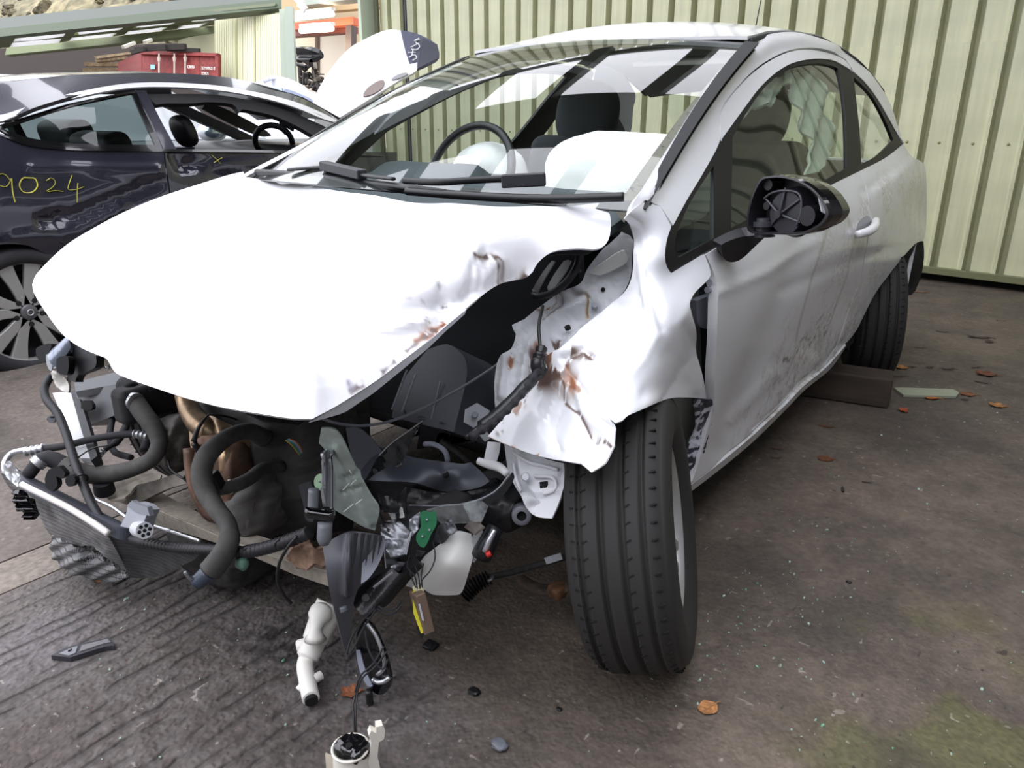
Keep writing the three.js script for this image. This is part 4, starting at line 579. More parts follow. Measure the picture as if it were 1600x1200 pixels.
const inwTex = rustF([[iq([[840, 545], [870, 528], [860, 540]]), .013, rustA, 1], [iq([[832, 560], [852, 538]]), .010, rustB, 1], [iq([[850, 530], [874, 520]]), .007, rustB, 1], [iq([[845, 500], [870, 490]]), .012, rustB, .8], [iq([[800, 560], [796, 575]]), .008, rustA, .9], [iq([[842, 484], [866, 478]]), .010, rustA, .8], [iq([[915, 465], [920, 475]]), .008, [150, 112, 60], .9], [iq([[832, 565], [838, 590]]), .014, rustB, .9], [iq([[880, 475], [920, 470]]), .008, grey, .6]], [214, 216, 220], 'xz', 1.2, [.2, -.7]);
const inw = part(car, 'inner_wing', sheet(inwOut, INW, { step: 4, th: .003, uv: 'xz', relief: (x, y) => dent(x, y, [[930, 480], [880, 515], [845, 560]], 8, -.02) + dent(x, y, [[915, 470], [865, 500], [830, 540], [815, 600]], 8, .018) + dent(x, y, [[850, 540], [865, 530]], 6, -.025) + dent(x, y, [[838, 560], [830, 590]], 6, -.02) + dent(x, y, [[790, 560], [785, 620]], 6, .014) + .010 * (fbm(x * .07, y * .07, 15, 3) - .5) }), mat(0xffffff, .42, 0, { map: inwTex }));
const hole = (x, y, S, r, rel = .004) => { const p = S(x, y), a = S(x + 1, y).sub(S(x - 1, y)), b = S(x, y + 1).sub(S(x, y - 1)), n = b.cross(a).normalize(); return cyl(p.clone().addScaledVector(n, -.004), p.clone().addScaledVector(n, rel), r, r, 16); };
part(inw, 'hole', hole(887, 512, INW, .007), cavity); part(inw, 'hole', hole(942, 453, INW, .005), cavity);
part(inw, 'bolt', hole(929, 480, INW, .007, .010), M.steel); part(inw, 'bolt', hole(905, 424, INW, .005, .008), M.steel);
part(inw, 'hinge_plate', sheet(sm([[923, 428, 1], [936, 411], [960, 392], [973, 386, 1], [978, 402], [958, 418], [936, 432, 1]], 6), INW, { step: 5, th: .004, relief: () => .022 }), mat(0xcfd0cc, .5));
part(inw, 'vent_slot', [sheet(sm([[830, 455, 1], [868, 408, 1], [872, 410], [850, 446], [836, 464]], 5), INW, { step: 5, th: .004, relief: () => .012 }), sheet(sm([[862, 448, 1], [885, 409, 1], [896, 408], [880, 440], [868, 456]], 5), INW, { step: 5, th: .004, relief: () => .012 })], mat(0xb7b8b6, .55));
part(inw, 'side_closing', sheet(sm([[985, 372, 1], [988, 395], [985, 430], [974, 452], [950, 470], [942, 472, 1], [962, 440], [978, 405]], 6), surf([[985, 372, 'X', .63], [985, 430, 'X', .60], [950, 470, 'X', .58]]), { step: 6, th: .003 }), mat(0x26262c, .7));
part(car, 'engine_bay_hose', tube([[914, 405], [916, 425], [905, 450], [882, 472], [852, 480], [845, 478]].map(p => INW(p[0], p[1]).add(V3(-.01, .03, .02))), .009, { m: 8 }), M.black);
// headlamp washer / bonnet seal bar lying over the torn wing
const bar1 = [[848, 478, 'X', .56], [842, 510, 'X', .585], [844, 545, 'X', .61], [842, 580, 'X', .63], [820, 605, 'X', .635], [780, 645, 'X', .62], [728, 684, 'X', .60]].map(a => pt(...a));
part(car, 'bonnet_seal', tube(bar1, t => t < .35 ? .004 : .0125 - .003 * Math.sin(t * 40) * (t > .5 ? .15 : 1) - (t > .9 ? .006 : 0), { m: 8, n: 90 }), M.black);
part(car, 'bonnet_seal', tube([[842, 575, 'X', .64], [815, 615, 'X', .64], [785, 647, 'X', .63], [735, 684, 'X', .61]].map(a => pt(...a)), t => .008 + .002 * Math.sin(t * 60), { m: 8, n: 70 }), M.rubber);
part(car, 'torn_seal', tube([[846, 545, 'X', .62], [842, 560, 'X', .63], [838, 572, 'X', .635], [848, 580, 'X', .64]].map(a => pt(...a)), t => .014 * (.6 + .5 * noise(t * 9, 2, 4)), { m: 8, n: 24 }), M.black);
// ---------------------------------------------------------------- wheels
function wheelParts(parent, mtx, rough = 1) {
  const put = g => { g.applyMatrix4(mtx); return g; }, m4 = new THREE.Matrix4().makeRotationZ(-Math.PI / 2);
  const R = .312, w = .098;
  const prof = [[.19, -w * .86], [.212, -w * 1.05], [.25, -w * 1.1], [.278, -w * 1.04], [.290, -w * .98]];
  const crown = x => R - .5 * x * x - .016 * Math.pow(Math.max(0, Math.abs(x) - .058) / .033, 2);
  const groove = [-.066, -.024, .018, .056]; for (let i = 0; i <= 60; i++) { const x = lerp(-w * .93, w * .93, i / 60), d = Math.min(...groove.map(g => Math.abs(x - g))); prof.push([crown(x) - (d < .0042 ? .009 : d < .006 ? .004 : 0), x]); }
  prof.push([.290, w * .98], [.278, w * 1.04], [.25, w * 1.1], [.212, w * 1.05], [.19, w * .86]);
  const tyre = part(parent, 'tyre', put(lathe(prof, 96, m4)), mat(0x2a2827, .75));
  // sipes cut in the ribs, as thin dark blocks let into the shoulder
  const blocks = []; for (let k = 0; k < 60; k++) for (const [x0, x1, sk] of [[.060, .084, .05], [-.084, -.070, -.04], [.022, .034, .08], [-.062, -.05, .06]]) { const a = k / 60 * Math.PI * 2, g = new THREE.BoxGeometry(x1 - x0, .006, .0034); g.rotateY(sk * 6); g.translate((x0 + x1) / 2, crown((x0 + x1) / 2) - .0022, 0); g.rotateX(a); blocks.push(g.toNonIndexed()); }
  const tr = part(tyre, 'tread_sipes', put(merge(blocks)), mat(0x0c0c0d, .9)); tr.userData.kind = 'stuff';
  const rimG = lathe([[.19, -.085], [.178, -.07], [.172, 0], [.176, .055], [.19, .083], [.203, .086], [.206, .08], [.2, .07]], 56, m4);
  const rim = part(parent, 'rim', put(rimG), M.alloy);
  for (let k = 0; k < 5; k++) { const sp = []; for (const e of [-.17, .17]) { const a = k / 5 * Math.PI * 2 + e; sp.push(beam(V3(.045, Math.cos(a - e * .6) * .05, Math.sin(a - e * .6) * .05), V3(.058, Math.cos(a) * .178, Math.sin(a) * .178), .024, .03, V3(1, 0, 0))); } part(rim, 'spoke', put(merge(sp)), M.alloy); }
  part(rim, 'hub', put(merge([lathe([[0, .052], [.05, .05], [.058, .03], [.058, -.05], [0, -.05]], 24, m4)])), M.alloy);
  part(rim, 'brake_disc', put(lathe([[0, -.03], [.12, -.03], [.12, -.048], [0, -.048]], 32, m4)), M.castIron);
}
const wheelM = (x, y, z, ry, rz, s = 1) => new THREE.Matrix4().compose(V3(x, y, z), new THREE.Quaternion().setFromEuler(new THREE.Euler(0, ry, rz, 'YXZ')), V3(s, 1, 1));
const wl = (m) => { const g = new THREE.Group(); g.name = numbered('wheel'); car.add(g); wheelParts(g, m); };
wl(wheelM(.803, .320, -.045, .39, .18));
wl(wheelM(.725, .31, -2.53, .36, .05));
wl(wheelM(-.735, .31, -2.51, Math.PI, 0)); wl(wheelM(-.735, .31, 0, Math.PI + .1, 0));
// torn arch lip behind the front wheel
part(car, 'torn_arch_liner', sheet(sm([[1082, 624, 1], [1116, 626, 1], [1112, 660], [1104, 690], [1094, 725], [1082, 748, 1], [1066, 742, 1], [1068, 715], [1080, 690], [1088, 660]], 5), surf([[1082, 624, 'X', .775], [1116, 626, 'X', .795], [1094, 725, 'X', .77], [1066, 742, 'X', .74], [1088, 660, 'X', .765]]), { step: 4, th: .004, relief: (x, y) => .012 * (fbm(x * .12, y * .08, 4, 3) - .5) }), mat(0xffffff, .5, 0, { map: tex(128, 128, (u, v) => { const n = fbm(u * 14, v * 14, 6, 4, 14); return n > .52 ? [44, 46, 58] : n > .46 ? [120, 120, 132] : [196, 198, 208]; }, true, 5) }));
part(car, 'sill_end', rbox(.03, .05, .04, .01, [.735, .27, -.43], [.2, .3, .1]), mat(0xb9b8b4, .5));
part(car, 'door_hinge', sheet(sm([[1088, 470, 1], [1120, 458, 1], [1118, 516, 1], [1092, 508]], 5), surf([[1088, 470, 'X', .75], [1120, 458, 'X', .755], [1118, 516, 'X', .755]]), { th: .02, step: 6 }), mat(0x8b8c98, .5));
part(car, 'door_hinge', merge([[1111, 452, 6], [1113, 440, 5], [1114, 462, 5]].map(([x, y, r]) => cyl(pt(x - r, y + 1, 'X', .775), pt(x + r, y - 1, 'X', .775), .008, .008, 10))), mat(0xa7a8b2, .4, .3));
part(car, 'door_shut_face', sheet(sm([[1076, 470], [1092, 440], [1112, 420], [1120, 470], [1118, 560], [1116, 640], [1104, 640], [1090, 560]], 6), surf([[1076, 470, 'X', .70], [1120, 470, 'X', .74], [1104, 640, 'X', .72]]), { th: .01, step: 8 }), M.bay);
// ---------------------------------------------------------------- door mirror, glass missing
{
  const arm = part(car, 'door_mirror', sheet(sm([[1127, 386], [1133, 378], [1160, 366], [1192, 368], [1195, 371], [1172, 390], [1150, 405], [1138, 408], [1130, 402]], 4), surf([[1130, 395, 'X', .80], [1165, 365, 'X', .83], [1194, 370, 'X', .875], [1145, 405, 'X', .80]]), { step: 4, th: .03, relief: (x, y) => .008 * Math.sin((x - 1127) * .05) }), mat(0x1b1b20, .5));
  const C0 = pt(1228, 322, 'X', .955), ex = RIGHT.clone(), out = pt(1295, 330, 'X', 1.06).sub(pt(1175, 330, 'X', .875)); const L = out.length(); out.normalize();
  const up = V3(0, 1, 0).addScaledVector(out, -out.y).normalize(), nf = out.clone().cross(up).normalize();   // nf faces the camera side
  const basis = new THREE.Matrix4().makeBasis(out, up, nf).setPosition(C0), P2 = (x, y) => [(x - 1235) / 135 * L * 1.02, -(y - 322) / 135 * L * 1.0];
  const rimPx = sm([[1163, 352], [1164, 330], [1172, 305], [1186, 284], [1200, 280], [1230, 281], [1262, 290], [1286, 304], [1302, 322], [1306, 334], [1296, 347], [1275, 357], [1252, 361], [1215, 362], [1185, 362], [1170, 360]], 5).map(p => P2(p[0], p[1]));
  const shellP = (k, d) => rimPx.map(p => V3(p[0] * k, p[1] * k, d));
  const loops = [[1, 0], [1.03, -.01], [1.02, -.04], [.92, -.075], [.7, -.10], [.35, -.115], [.02, -.118]].map(q => shellP(...q)), inner = [[1, 0], [.94, .001], [.92, -.02], [.9, -.05], [.02, -.055]].map(q => shellP(...q));
  const skin = (Ls, flip) => { const pos = [], uv = []; for (let a = 0; a + 1 < Ls.length; a++) for (let i = 0; i < rimPx.length; i++) { const j = (i + 1) % rimPx.length, q = [Ls[a][i], Ls[a][j], Ls[a + 1][j], Ls[a][i], Ls[a + 1][j], Ls[a + 1][i]]; if (flip) q.reverse(); for (const v of q) { pos.push(v.x, v.y, v.z); uv.push(v.x, v.y); } } return geo(pos, null, uv); };
  const fin = g => { g.applyMatrix4(basis); return g; };
  part(arm, 'housing', fin(skin(loops, false)), M.gloss); part(arm, 'inner_shell', fin(skin(inner, true)), mat(0x1e1d22, .4));
  const at = (x, y, d) => { const p = P2(x, y); return V3(p[0], p[1], d).applyMatrix4(basis); }, g1 = mat(0x3a393f, .4);
  part(arm, 'motor_mount', [cyl(at(1225, 332, -.05), at(1225, 332, -.018), .055, .045, 28), cyl(at(1217, 334, -.03), at(1217, 334, -.004), .011, .009, 14)], mat(0x2b2a30, .35));
  part(arm, 'rib', [[1224, 297], [1250, 313], [1200, 350], [1186, 310], [1252, 345]].map(([x, y]) => bar(at(1217, 334, -.012), at(x, y, -.016), .0028, { m: 6 })), g1);
  part(arm, 'rib', [tube([[1186, 312], [1200, 304], [1225, 301], [1250, 307], [1254, 330], [1247, 350]].map(p => at(p[0], p[1], -.014)), .003, { m: 6 })], g1);
  for (const [x, y, r] of [[1265, 336, .021], [1194, 292, .012], [1192, 322, .009]]) part(arm, 'socket', cyl(at(x, y, -.045), at(x, y, -.012), r, r, 18), mat(0x101013, .5));
  part(arm, 'hinge_pivot', [cyl(at(1180, 340, -.03), at(1180, 368, -.03), .019, .023, 18), cyl(at(1186, 345, -.02), at(1186, 352, -.02), .025, .025, 18)], mat(0x2f2f35, .45));
  part(arm, 'indicator_lens', sheet([[1279, 306], [1289, 320], [1290, 334], [1284, 330], [1281, 316]], surf([[1279, 306, 'T', depthOf([1285, 320, 'X', 1.03]) - .02], [1290, 334, 'T', depthOf([1285, 320, 'X', 1.03]) - .02], [1279, 330, 'T', depthOf([1285, 320, 'X', 1.03]) - .02]]), { th: .004, step: 4 }), mat(0xcfd2d6, .1));
}
// ---------------------------------------------------------------- engine bay and hanging wreckage
// a cut plate at depth t, leaning by gx, gy metres per 100 px about its middle
const lean = (list, t, gx = 0, gy = 0) => { let cx = 0, cy = 0; for (const p of list) { cx += p[0] / list.length; cy += p[1] / list.length; } return surf([[cx, cy, 'T', t], [cx + 50, cy, 'T', t + gx / 2], [cx, cy + 50, 'T', t + gy / 2]]); };
const plate = (name, list, t, gx, gy, m, o = {}, parent = car, label) => part(parent, name, sheet(o.smooth === false ? list : sm(list, o.seg ?? 5), lean(list, t, gx, gy), { th: .004, step: 6, uv: 'xy', ...o }), m, label);
const hose = (name, list, rpx, m, o = {}, parent = car) => { const t = list.reduce((s, p) => s + depthOf([p[0], p[1], p[3] ? p[2] : 'T', p[3] ?? p[2]]), 0) / list.length; const P = list.map(p => p[3] !== undefined ? pt(...p) : pt(p[0], p[1], 'T', p[2])); return part(parent, name, tube(P, typeof rpx === 'function' ? (a, l) => rpx(a, l) * t / F : rpx * t / F, o), m); };
const crumple = (k, s, f = .055) => (x, y) => k * (fbm(x * f, y * f, s, 3) - .5);
const castGeo = (c, r, seed, amp = .35, f = 3, det = 5) => { const g = new THREE.IcosahedronGeometry(1, det), p = g.attributes.position; for (let i = 0; i < p.count; i++) { const x = p.getX(i), y = p.getY(i), z = p.getZ(i); const n = fbm(x * f + 7, y * f + z * f * .7 + 7, seed, 4), st = .06 * Math.round(noise(x * 5 + 9, z * 5 + y * 3 + 9, seed + 5) * 3); const k = 1 + amp * (n - .5) + st; const q = a => Math.sign(a) * Math.pow(Math.abs(a), .7); p.setXYZ(i, c.x + q(x) * r[0] * k, c.y + q(y) * r[1] * k, c.z + q(z) * r[2] * k); } return smoothed(g); };
// engine block and gearbox behind the hoses
const engine = part(car, 'engine', castGeo(pt(440, 690, 'T', 2.12), [.26, .22, .16], 21, .3), M.castIron);
part(engine, 'gearbox', castGeo(pt(395, 770, 'T', 1.98), [.11, .10, .10], 33, .35, 4), mat(0xffffff, .6, .4, { map: mottle([96, 94, 92], .35, 55) }));
part(engine, 'cover', rbox(.46, .06, .30, .03, [-.12, .72, .12], [.05, .1, 0]), M.bay);
part(engine, 'alternator', castGeo(pt(280, 690, 'T', 2.10), [.055, .065, .06], 44, .5, 5), mat(0xffffff, .5, .5, { map: mottle([92, 88, 84], .4, 56) }));
part(engine, 'pulley', [cyl(pt(268, 690, 'T', 2.05), pt(276, 690, 'T', 2.09), .032, .032, 24)], M.darkSteel);
part(engine, 'sump', castGeo(pt(350, 850, 'T', 2.06), [.14, .07, .09], 45, .3, 4), M.castIron);
// manifold with bronze heat shield
const man = part(car, 'exhaust_manifold', castGeo(pt(356, 745, 'T', 1.93), [.085, .115, .06], 61, .22, 2.4), M.brownHeat);
part(man, 'heat_shield', sheet(sm([[296, 660], [310, 652], [330, 650], [352, 660], [378, 672], [402, 690], [406, 720], [396, 752], [372, 772], [345, 770], [318, 745], [300, 705]], 5), surf([[300, 700, 'T', 1.93], [345, 665, 'T', 1.88], [404, 705, 'T', 1.90], [350, 715, 'T', 1.835], [370, 770, 'T', 1.90], [320, 748, 'T', 1.89]]), { step: 5, th: .003, uv: 'xy', relief: (x, y) => dent(x, y, [[340, 660], [352, 700], [350, 760]], 8, .008) + .006 * (fbm(x * .06, y * .06, 5, 3) - .5) }), M.bronze);
hose('exhaust_runner', [[288, 618, 1.98], [296, 640, 1.95], [310, 660, 1.92], [332, 676, 1.90], [350, 690, 1.92]], t => 15 + 6 * t, M.bronze, {}, man);
part(man, 'shield_rim', tube([[296, 700], [300, 740], [312, 780], [330, 806], [356, 806], [372, 790]].map(p => pt(p[0], p[1], 'T', 1.90)), .016, { m: 10 }), M.brownHeat);
{ const s = hose('oxygen_sensor', [[303, 690, 1.86], [306, 678, 1.86], [314, 662, 1.86], [326, 648, 1.87]], t => 5 - 3.4 * t, M.black); hose('sensor_lead', [[326, 648, 1.87], [350, 650, 1.9], [385, 660, 1.95]], 1.6, M.black, {}, s); hose('sensor_plug', [[303, 692, 1.86], [310, 704, 1.87]], 5, M.black, {}, s); }
// coolant hoses
const hA = hose('coolant_hose', [[203, 604, 2.10], [209, 622, 2.07], [224, 646, 2.04], [243, 672, 2.02], [249, 694, 2.01], [238, 716, 2.0], [207, 732, 2.0], [168, 741, 2.0], [132, 740, 2.0], [100, 727, 2.02]], t => 13.5 + 1.2 * Math.sin(t * 9), M.hose, { m: 16 });
hose('hose_clamp', [[204, 624, 2.06], [213, 629, 2.05]].map(p => p), t => 14.6, M.alu, { m: 18, n: 4 }, hA);
hose('hose_elbow', [[196, 602, 2.12], [203, 606, 2.10], [208, 614, 2.08]], 15, M.rubber, { m: 14 }, hA);
const hC = hose('coolant_hose', [[412, 684, 1.86], [388, 674, 1.80], [362, 680, 1.74], [338, 696, 1.70], [321, 716, 1.68], [315, 740, 1.67], [322, 768, 1.66], [339, 796, 1.64], [356, 820, 1.62], [358, 844, 1.60], [346, 870, 1.60], [328, 893, 1.60]], t => 14.8 + 1.5 * Math.sin(t * 12 + 2) + (t > .82 ? 1.4 + .5 * Math.sin(t * 300) : 0), M.hose, { m: 18, n: 120 });
hose('hose_end', [[328, 893, 1.60], [318, 902, 1.60], [306, 912, 1.60]], t => 14.5 - 2.5 * t, mat(0x3a4150, .4), { m: 16 }, hC);
hose('clip', [[289, 893, 1.58], [296, 903, 1.585], [303, 906, 1.59]], 3.4, M.steel, { m: 8 }, hC);
const hD = hose('branch_hose', [[340, 764, 1.71], [366, 759, 1.73], [390, 748, 1.78], [410, 733, 1.84], [440, 728, 1.90]], 10.5, M.hose, { m: 14 });
hose('hose_clamp', [[357, 761, 1.725], [363, 760, 1.728]], 11.6, M.alu, { m: 16, n: 3 }, hD);
part(hD, 'valve', merge([rbox(.034, .042, .03, .006, pt(334, 752, 'T', 1.70).toArray(), [.2, .4, .2]), cyl(pt(330, 768, 'T', 1.70), pt(345, 765, 'T', 1.71), .010)]), M.black);
hose('vacuum_hose', [[176, 650, 2.25], [172, 680, 2.2], [178, 705, 2.16], [205, 715, 2.12]], 5, M.rubber);
hose('vacuum_hose', [[200, 648, 2.2], [196, 668, 2.18], [182, 690, 2.14], [165, 702, 2.1], [152, 716, 2.08]], t => t > .6 ? 4 : 6, M.rubber);
hose('pipe_ferrule', [[163, 703, 2.09], [153, 713, 2.08], [143, 722, 2.08]], t => 4.4 + .8 * Math.sin(t * 30), M.alu, { n: 40 });
hose('coolant_hose', [[222, 650, 2.2], [232, 680, 2.16], [226, 706, 2.14]], 8, M.rubber);
// refrigerant pipe and harnesses
const ac = hose('refrigerant_pipe', [[22, 748, 2.03], [9, 738, 2.04], [8, 722, 2.05], [18, 709, 2.06], [36, 704, 2.06], [52, 703, 2.06]], 5, M.alu, { m: 12 });
hose('ferrule', [[40, 706, 2.055], [56, 703, 2.055], [70, 700, 2.055]], (t) => 7.2 + 1.1 * Math.sin(t * 22), M.alu, { m: 14, n: 48 }, ac);
hose('rubber_section', [[68, 701, 2.055], [100, 697, 2.05], [140, 687, 2.04], [180, 680, 2.03], [212, 678, 2.03]], 5.6, M.rubber, { m: 12 }, ac);
hose('ferrule', [[209, 678, 2.03], [220, 679, 2.03], [231, 682, 2.03]], (t) => 6.2 + 1.1 * Math.sin(t * 22), M.alu, { m: 14, n: 44 }, ac);
const har = hose('wiring_harness', [[79, 588, 2.12], [70, 604, 2.10], [72, 622, 2.08], [90, 646, 2.05], [104, 680, 2.01], [117, 722, 1.96], [129, 754, 1.92], [147, 794, 1.88], [168, 824, 1.85], [204, 841, 1.82], [262, 854, 1.76], [330, 859, 1.66], [390, 861, 1.60], [436, 850, 1.56], [484, 832, 1.52]], (t) => 7 + .9 * Math.sin(t * 620) * (t > .55 ? 1 : .1) + (t > .85 ? 1.6 : 0), mat(0x1d1d21, .55), { m: 12, n: 420 });
for (const [x, y, t] of [[128, 748, 1.915], [168, 822, 1.845], [390, 861, 1.6], [440, 849, 1.555]]) part(har, 'cable_tie', (() => { const g = new THREE.TorusGeometry(.0125, .003, 6, 18); g.rotateY(1.1); g.rotateX(.5); const p = pt(x, y, 'T', t); g.translate(p.x, p.y, p.z); return g.toNonIndexed(); })(), M.black);
hose('branch', [[92, 652, 2.04], [84, 650, 2.05], [76, 655, 2.06]], 3, M.black, {}, har); plate('plug', [[74, 652], [84, 649], [86, 658], [77, 661]], 2.05, 0, 0, M.plasticGrey, { th: .012, step: 4 }, har);
hose('loose_lead', [[464, 838, 1.52], [448, 858, 1.53], [436, 882, 1.55], [434, 908, 1.57], [444, 930, 1.59], [455, 943, 1.6]], 2.6, M.black, { m: 8 });
hose('loose_lead', [[262, 718, 2.0], [266, 732, 1.98], [280, 744, 1.96], [292, 750, 1.95]], 1.8, M.black, { m: 6 });
part(car, 'lead_plug', rbox(.014, .03, .014, .003, pt(294, 750, 'T', 1.95).toArray(), [.4, 0, .5]), M.black);
hose('thin_wire', [[108, 728, 1.97], [126, 712, 1.99], [146, 700, 2.0], [168, 696, 2.0]], 1.2, M.black, { m: 6 });
part(car, 'sensor_clip', castGeo(pt(378, 880, 'T', 1.62), [.014, .012, .01], 3, .7, 5, 2), mat(0x5d7f70, .5));
hose('bonnet_cable', [[498, 652, 1.42], [525, 661, 1.46], [564, 665, 1.52], [602, 660, 1.58], [645, 645, 1.64], [720, 606, 1.72], [776, 570, 1.76], [800, 552, 1.76]], 2.3, mat(0x6d7078, .45), { m: 8 });
for (const [i, c] of [[0, 0xc8a13a], [1, 0x4a8a5c], [2, 0x3f9ab8], [3, 0xb6b6bc], [4, 0xc06a3a]]) hose('coloured_wire', [[446 + i * 1.4, 688 - i * .6, 1.80], [454 + i * 2, 694 - i, 1.795], [461 + i * 2, 702 - i, 1.80], [468 + i * 1.2, 711 - i, 1.81]], .8, mat(c, .5), { m: 6 });
// right-hand front structure
const frontR = plate('front_frame', [[82, 614], [112, 611], [126, 660], [136, 690], [146, 716], [126, 716], [112, 690], [98, 652]], 2.16, -.1, -.3, mat(0xc2c3c6, .5), { smooth: false, th: .02 });
plate('frame_side', [[110, 611, 1], [120, 609, 1], [138, 665], [152, 712, 1], [142, 720, 1], [126, 668]], 2.15, -.1, -.3, mat(0x26262b, .6), { th: .03 }, frontR);
const leg = plate('chassis_leg', [[117, 612], [196, 598], [202, 640], [136, 666]], 2.24, -.15, 0, mat(0x6d6e72, .5, .2), { smooth: false, th: .06 });
plate('leg_top', [[116, 598], [186, 580], [200, 597], [118, 612]], 2.30, -.15, -.6, mat(0x5c5d60, .5, .2), { smooth: false, th: .02 }, leg);
plate('notch', [[128, 627], [140, 626], [144, 632], [143, 640], [128, 641]], 2.225, -.15, 0, cavity, { th: .01, step: 4 }, leg);
const lm = plate('lamp_mount', [[75, 548], [86, 537], [106, 528, 1], [112, 540], [104, 552], [92, 566], [84, 572], [78, 562]], 2.03, 0, -.1, mat(0x8c92a0, .25, .3), { th: .05, relief: (x, y) => .012 * Math.sin((x + y) * .12) });
plate('bracket', [[56, 545], [64, 540], [80, 537], [76, 552], [70, 566, 1], [60, 562], [56, 552]], 2.06, 0, 0, M.black, { th: .03, step: 4 }, lm);
plate('bracket', [[88, 562], [92, 558], [106, 558], [105, 584], [90, 582]], 2.0, 0, 0, M.black, { th: .03, step: 4 }, lm);
plate('bracket', [[116, 538, 1], [150, 556, 1], [148, 574], [122, 586], [118, 597, 1], [104, 594, 1]], 2.02, -.2, 0, M.black, { th: .02 }, lm);
plate('reflector_strip', [[72, 554], [76, 553], [82, 572], [79, 580], [73, 570]], 2.02, 0, 0, M.alu, { th: .004, step: 4 }, lm);
plate('torn_panel', [[80, 582], [90, 580], [104, 596], [108, 612], [96, 610], [84, 600]], 2.06, 0, 0, mat(0xd7d3cc, .4), { th: .01, step: 4, relief: crumple(.03, 8) }, lm);
part(lm, 'loop', (() => { const g = new THREE.TorusGeometry(.017, .0035, 8, 24, 4.4); g.rotateZ(1.6); g.scale(1, .8, 1); const p = pt(165, 568, 'T', 2.0); g.translate(p.x, p.y, p.z); return g.toNonIndexed(); })(), M.alu);
// radiator pack, torn loose and folded to the ground
const finT = tex(512, 512, (u, v, i, j) => { const f = (i % 6 < 2 ? .5 : 1) * (j % 24 < 4 ? .62 : 1), n = .7 + .6 * fbm(u * 9, v * 9, 3, 4, 9); return [158 * f * n, 158 * f * n, 160 * f * n]; }, true, 3.2);
const finM = mat(0xffffff, .55, .45, { map: finT, bumpMap: finT, bumpScale: .002 });
const rad = part(car, 'radiator', sheet(sm([[2, 738, 1], [20, 748], [39, 762], [75, 778], [111, 797], [150, 822], [170, 838, 1], [184, 866], [203, 900, 1], [172, 874], [140, 852], [120, 856], [96, 846], [80, 838], [62, 808], [40, 786], [16, 766]], 6), surf([[2, 738, 'T', 2.02], [75, 778, 'T', 1.96], [170, 838, 'T', 1.84], [203, 900, 'T', 2.03], [80, 838, 'T', 2.06], [30, 775, 'T', 2.05], [130, 850, 'T', 2.0]]), { step: 5, th: .022, uv: 'xy', relief: (x, y) => .012 * (fbm(x * .03, y * .03, 3, 3) - .5) }), finM);
part(rad, 'curled_core', sheet(sm([[81, 838], [98, 844], [122, 856], [138, 856], [160, 872], [202, 900, 1], [172, 908], [142, 905], [112, 896], [92, 882], [80, 864]], 6), surf([[81, 838, 'T', 2.05], [138, 858, 'T', 2.03], [202, 900, 'T', 2.04], [142, 905, 'T', 2.07], [92, 882, 'T', 2.08], [120, 878, 'T', 2.01], [165, 890, 'T', 2.02]]), { step: 4, th: .02, uv: 'xy', relief: (x, y) => .005 * Math.sin(x * .14 + y * .32) }), finM);
part(rad, 'second_core', sheet(sm([[170, 837, 1], [204, 846], [262, 860], [312, 864, 1], [304, 874], [270, 890], [238, 902], [203, 903, 1], [186, 868]], 6), surf([[170, 837, 'T', 1.845], [312, 864, 'T', 1.74], [203, 903, 'T', 2.03], [270, 890, 'T', 1.88], [240, 870, 'T', 1.90]]), { step: 5, th: .02, uv: 'xy' }), mat(0xffffff, .7, .2, { map: finT, color: 0x8a8a8c }));
hose('top_pipe', [[34, 757, 1.93], [52, 766, 1.915], [75, 777, 1.90], [110, 795, 1.87], [150, 820, 1.82], [170, 834, 1.80]], 5.2, mat(0xd8d4d0, .45, .3), { m: 12 }, rad);
part(rad, 'end_tank', sheet(sm([[30, 744], [44, 740], [62, 752], [96, 770], [132, 788], [168, 808], [205, 824], [212, 832], [186, 830], [160, 818], [120, 797], [80, 776], [44, 758]], 5), surf([[24, 742, 'T', 2.02], [120, 790, 'T', 1.92], [210, 828, 'T', 1.84], [60, 752, 'T', 2.03]]), { step: 5, th: .03, uv: 'xy', relief: (x, y) => .01 * Math.cos((y - x * .5) * .12) }), mat(0x3a3d46, .45));
hose('foil_edge', [[148, 780, 1.90], [175, 792, 1.87], [205, 812, 1.84], [236, 820, 1.81], [272, 832, 1.77], [312, 845, 1.73]], (t) => 2.2 + 1.2 * noise(t * 40, 3, 5), M.alu, { m: 6, n: 80 }, rad);
plate('mount_bracket', [[20, 770, 1], [36, 774], [52, 790], [54, 806], [36, 808, 1], [34, 798], [24, 792]], 1.97, 0, 0, M.gloss, { th: .012, step: 4, relief: (x, y) => .008 * Math.sin(y * .5) }, rad);
plate('corner_fitting', [[0, 728, 1], [14, 722], [30, 738], [40, 756], [28, 760], [8, 746, 1]], 2.0, 0, 0, M.alu, { th: .008, step: 4, relief: crumple(.02, 4) }, rad);
hose('neck', [[44, 742, 2.0], [52, 732, 2.0], [60, 722, 2.0], [74, 716, 2.01], [104, 728, 2.02]], t => t < .4 ? 10 : 13, M.rubber, { m: 14 }, rad);
hose('neck_clamp', [[57, 726, 1.99], [66, 718, 1.995]], (t) => 12.6 + Math.sin(t * 20), M.alu, { m: 16, n: 20 }, rad);
{ const b = plate('clip_bracket', [[70, 748, 1], [76, 734], [92, 728, 1], [102, 740], [96, 748], [88, 744], [90, 758], [82, 768, 1], [72, 762]], 1.9, 0, 0, M.black, { th: .02, step: 4 }); plate('clip_post', [[102, 748], [112, 742], [118, 750], [112, 760], [104, 758]], 1.89, 0, 0, M.black, { th: .02, step: 4 }, b); }
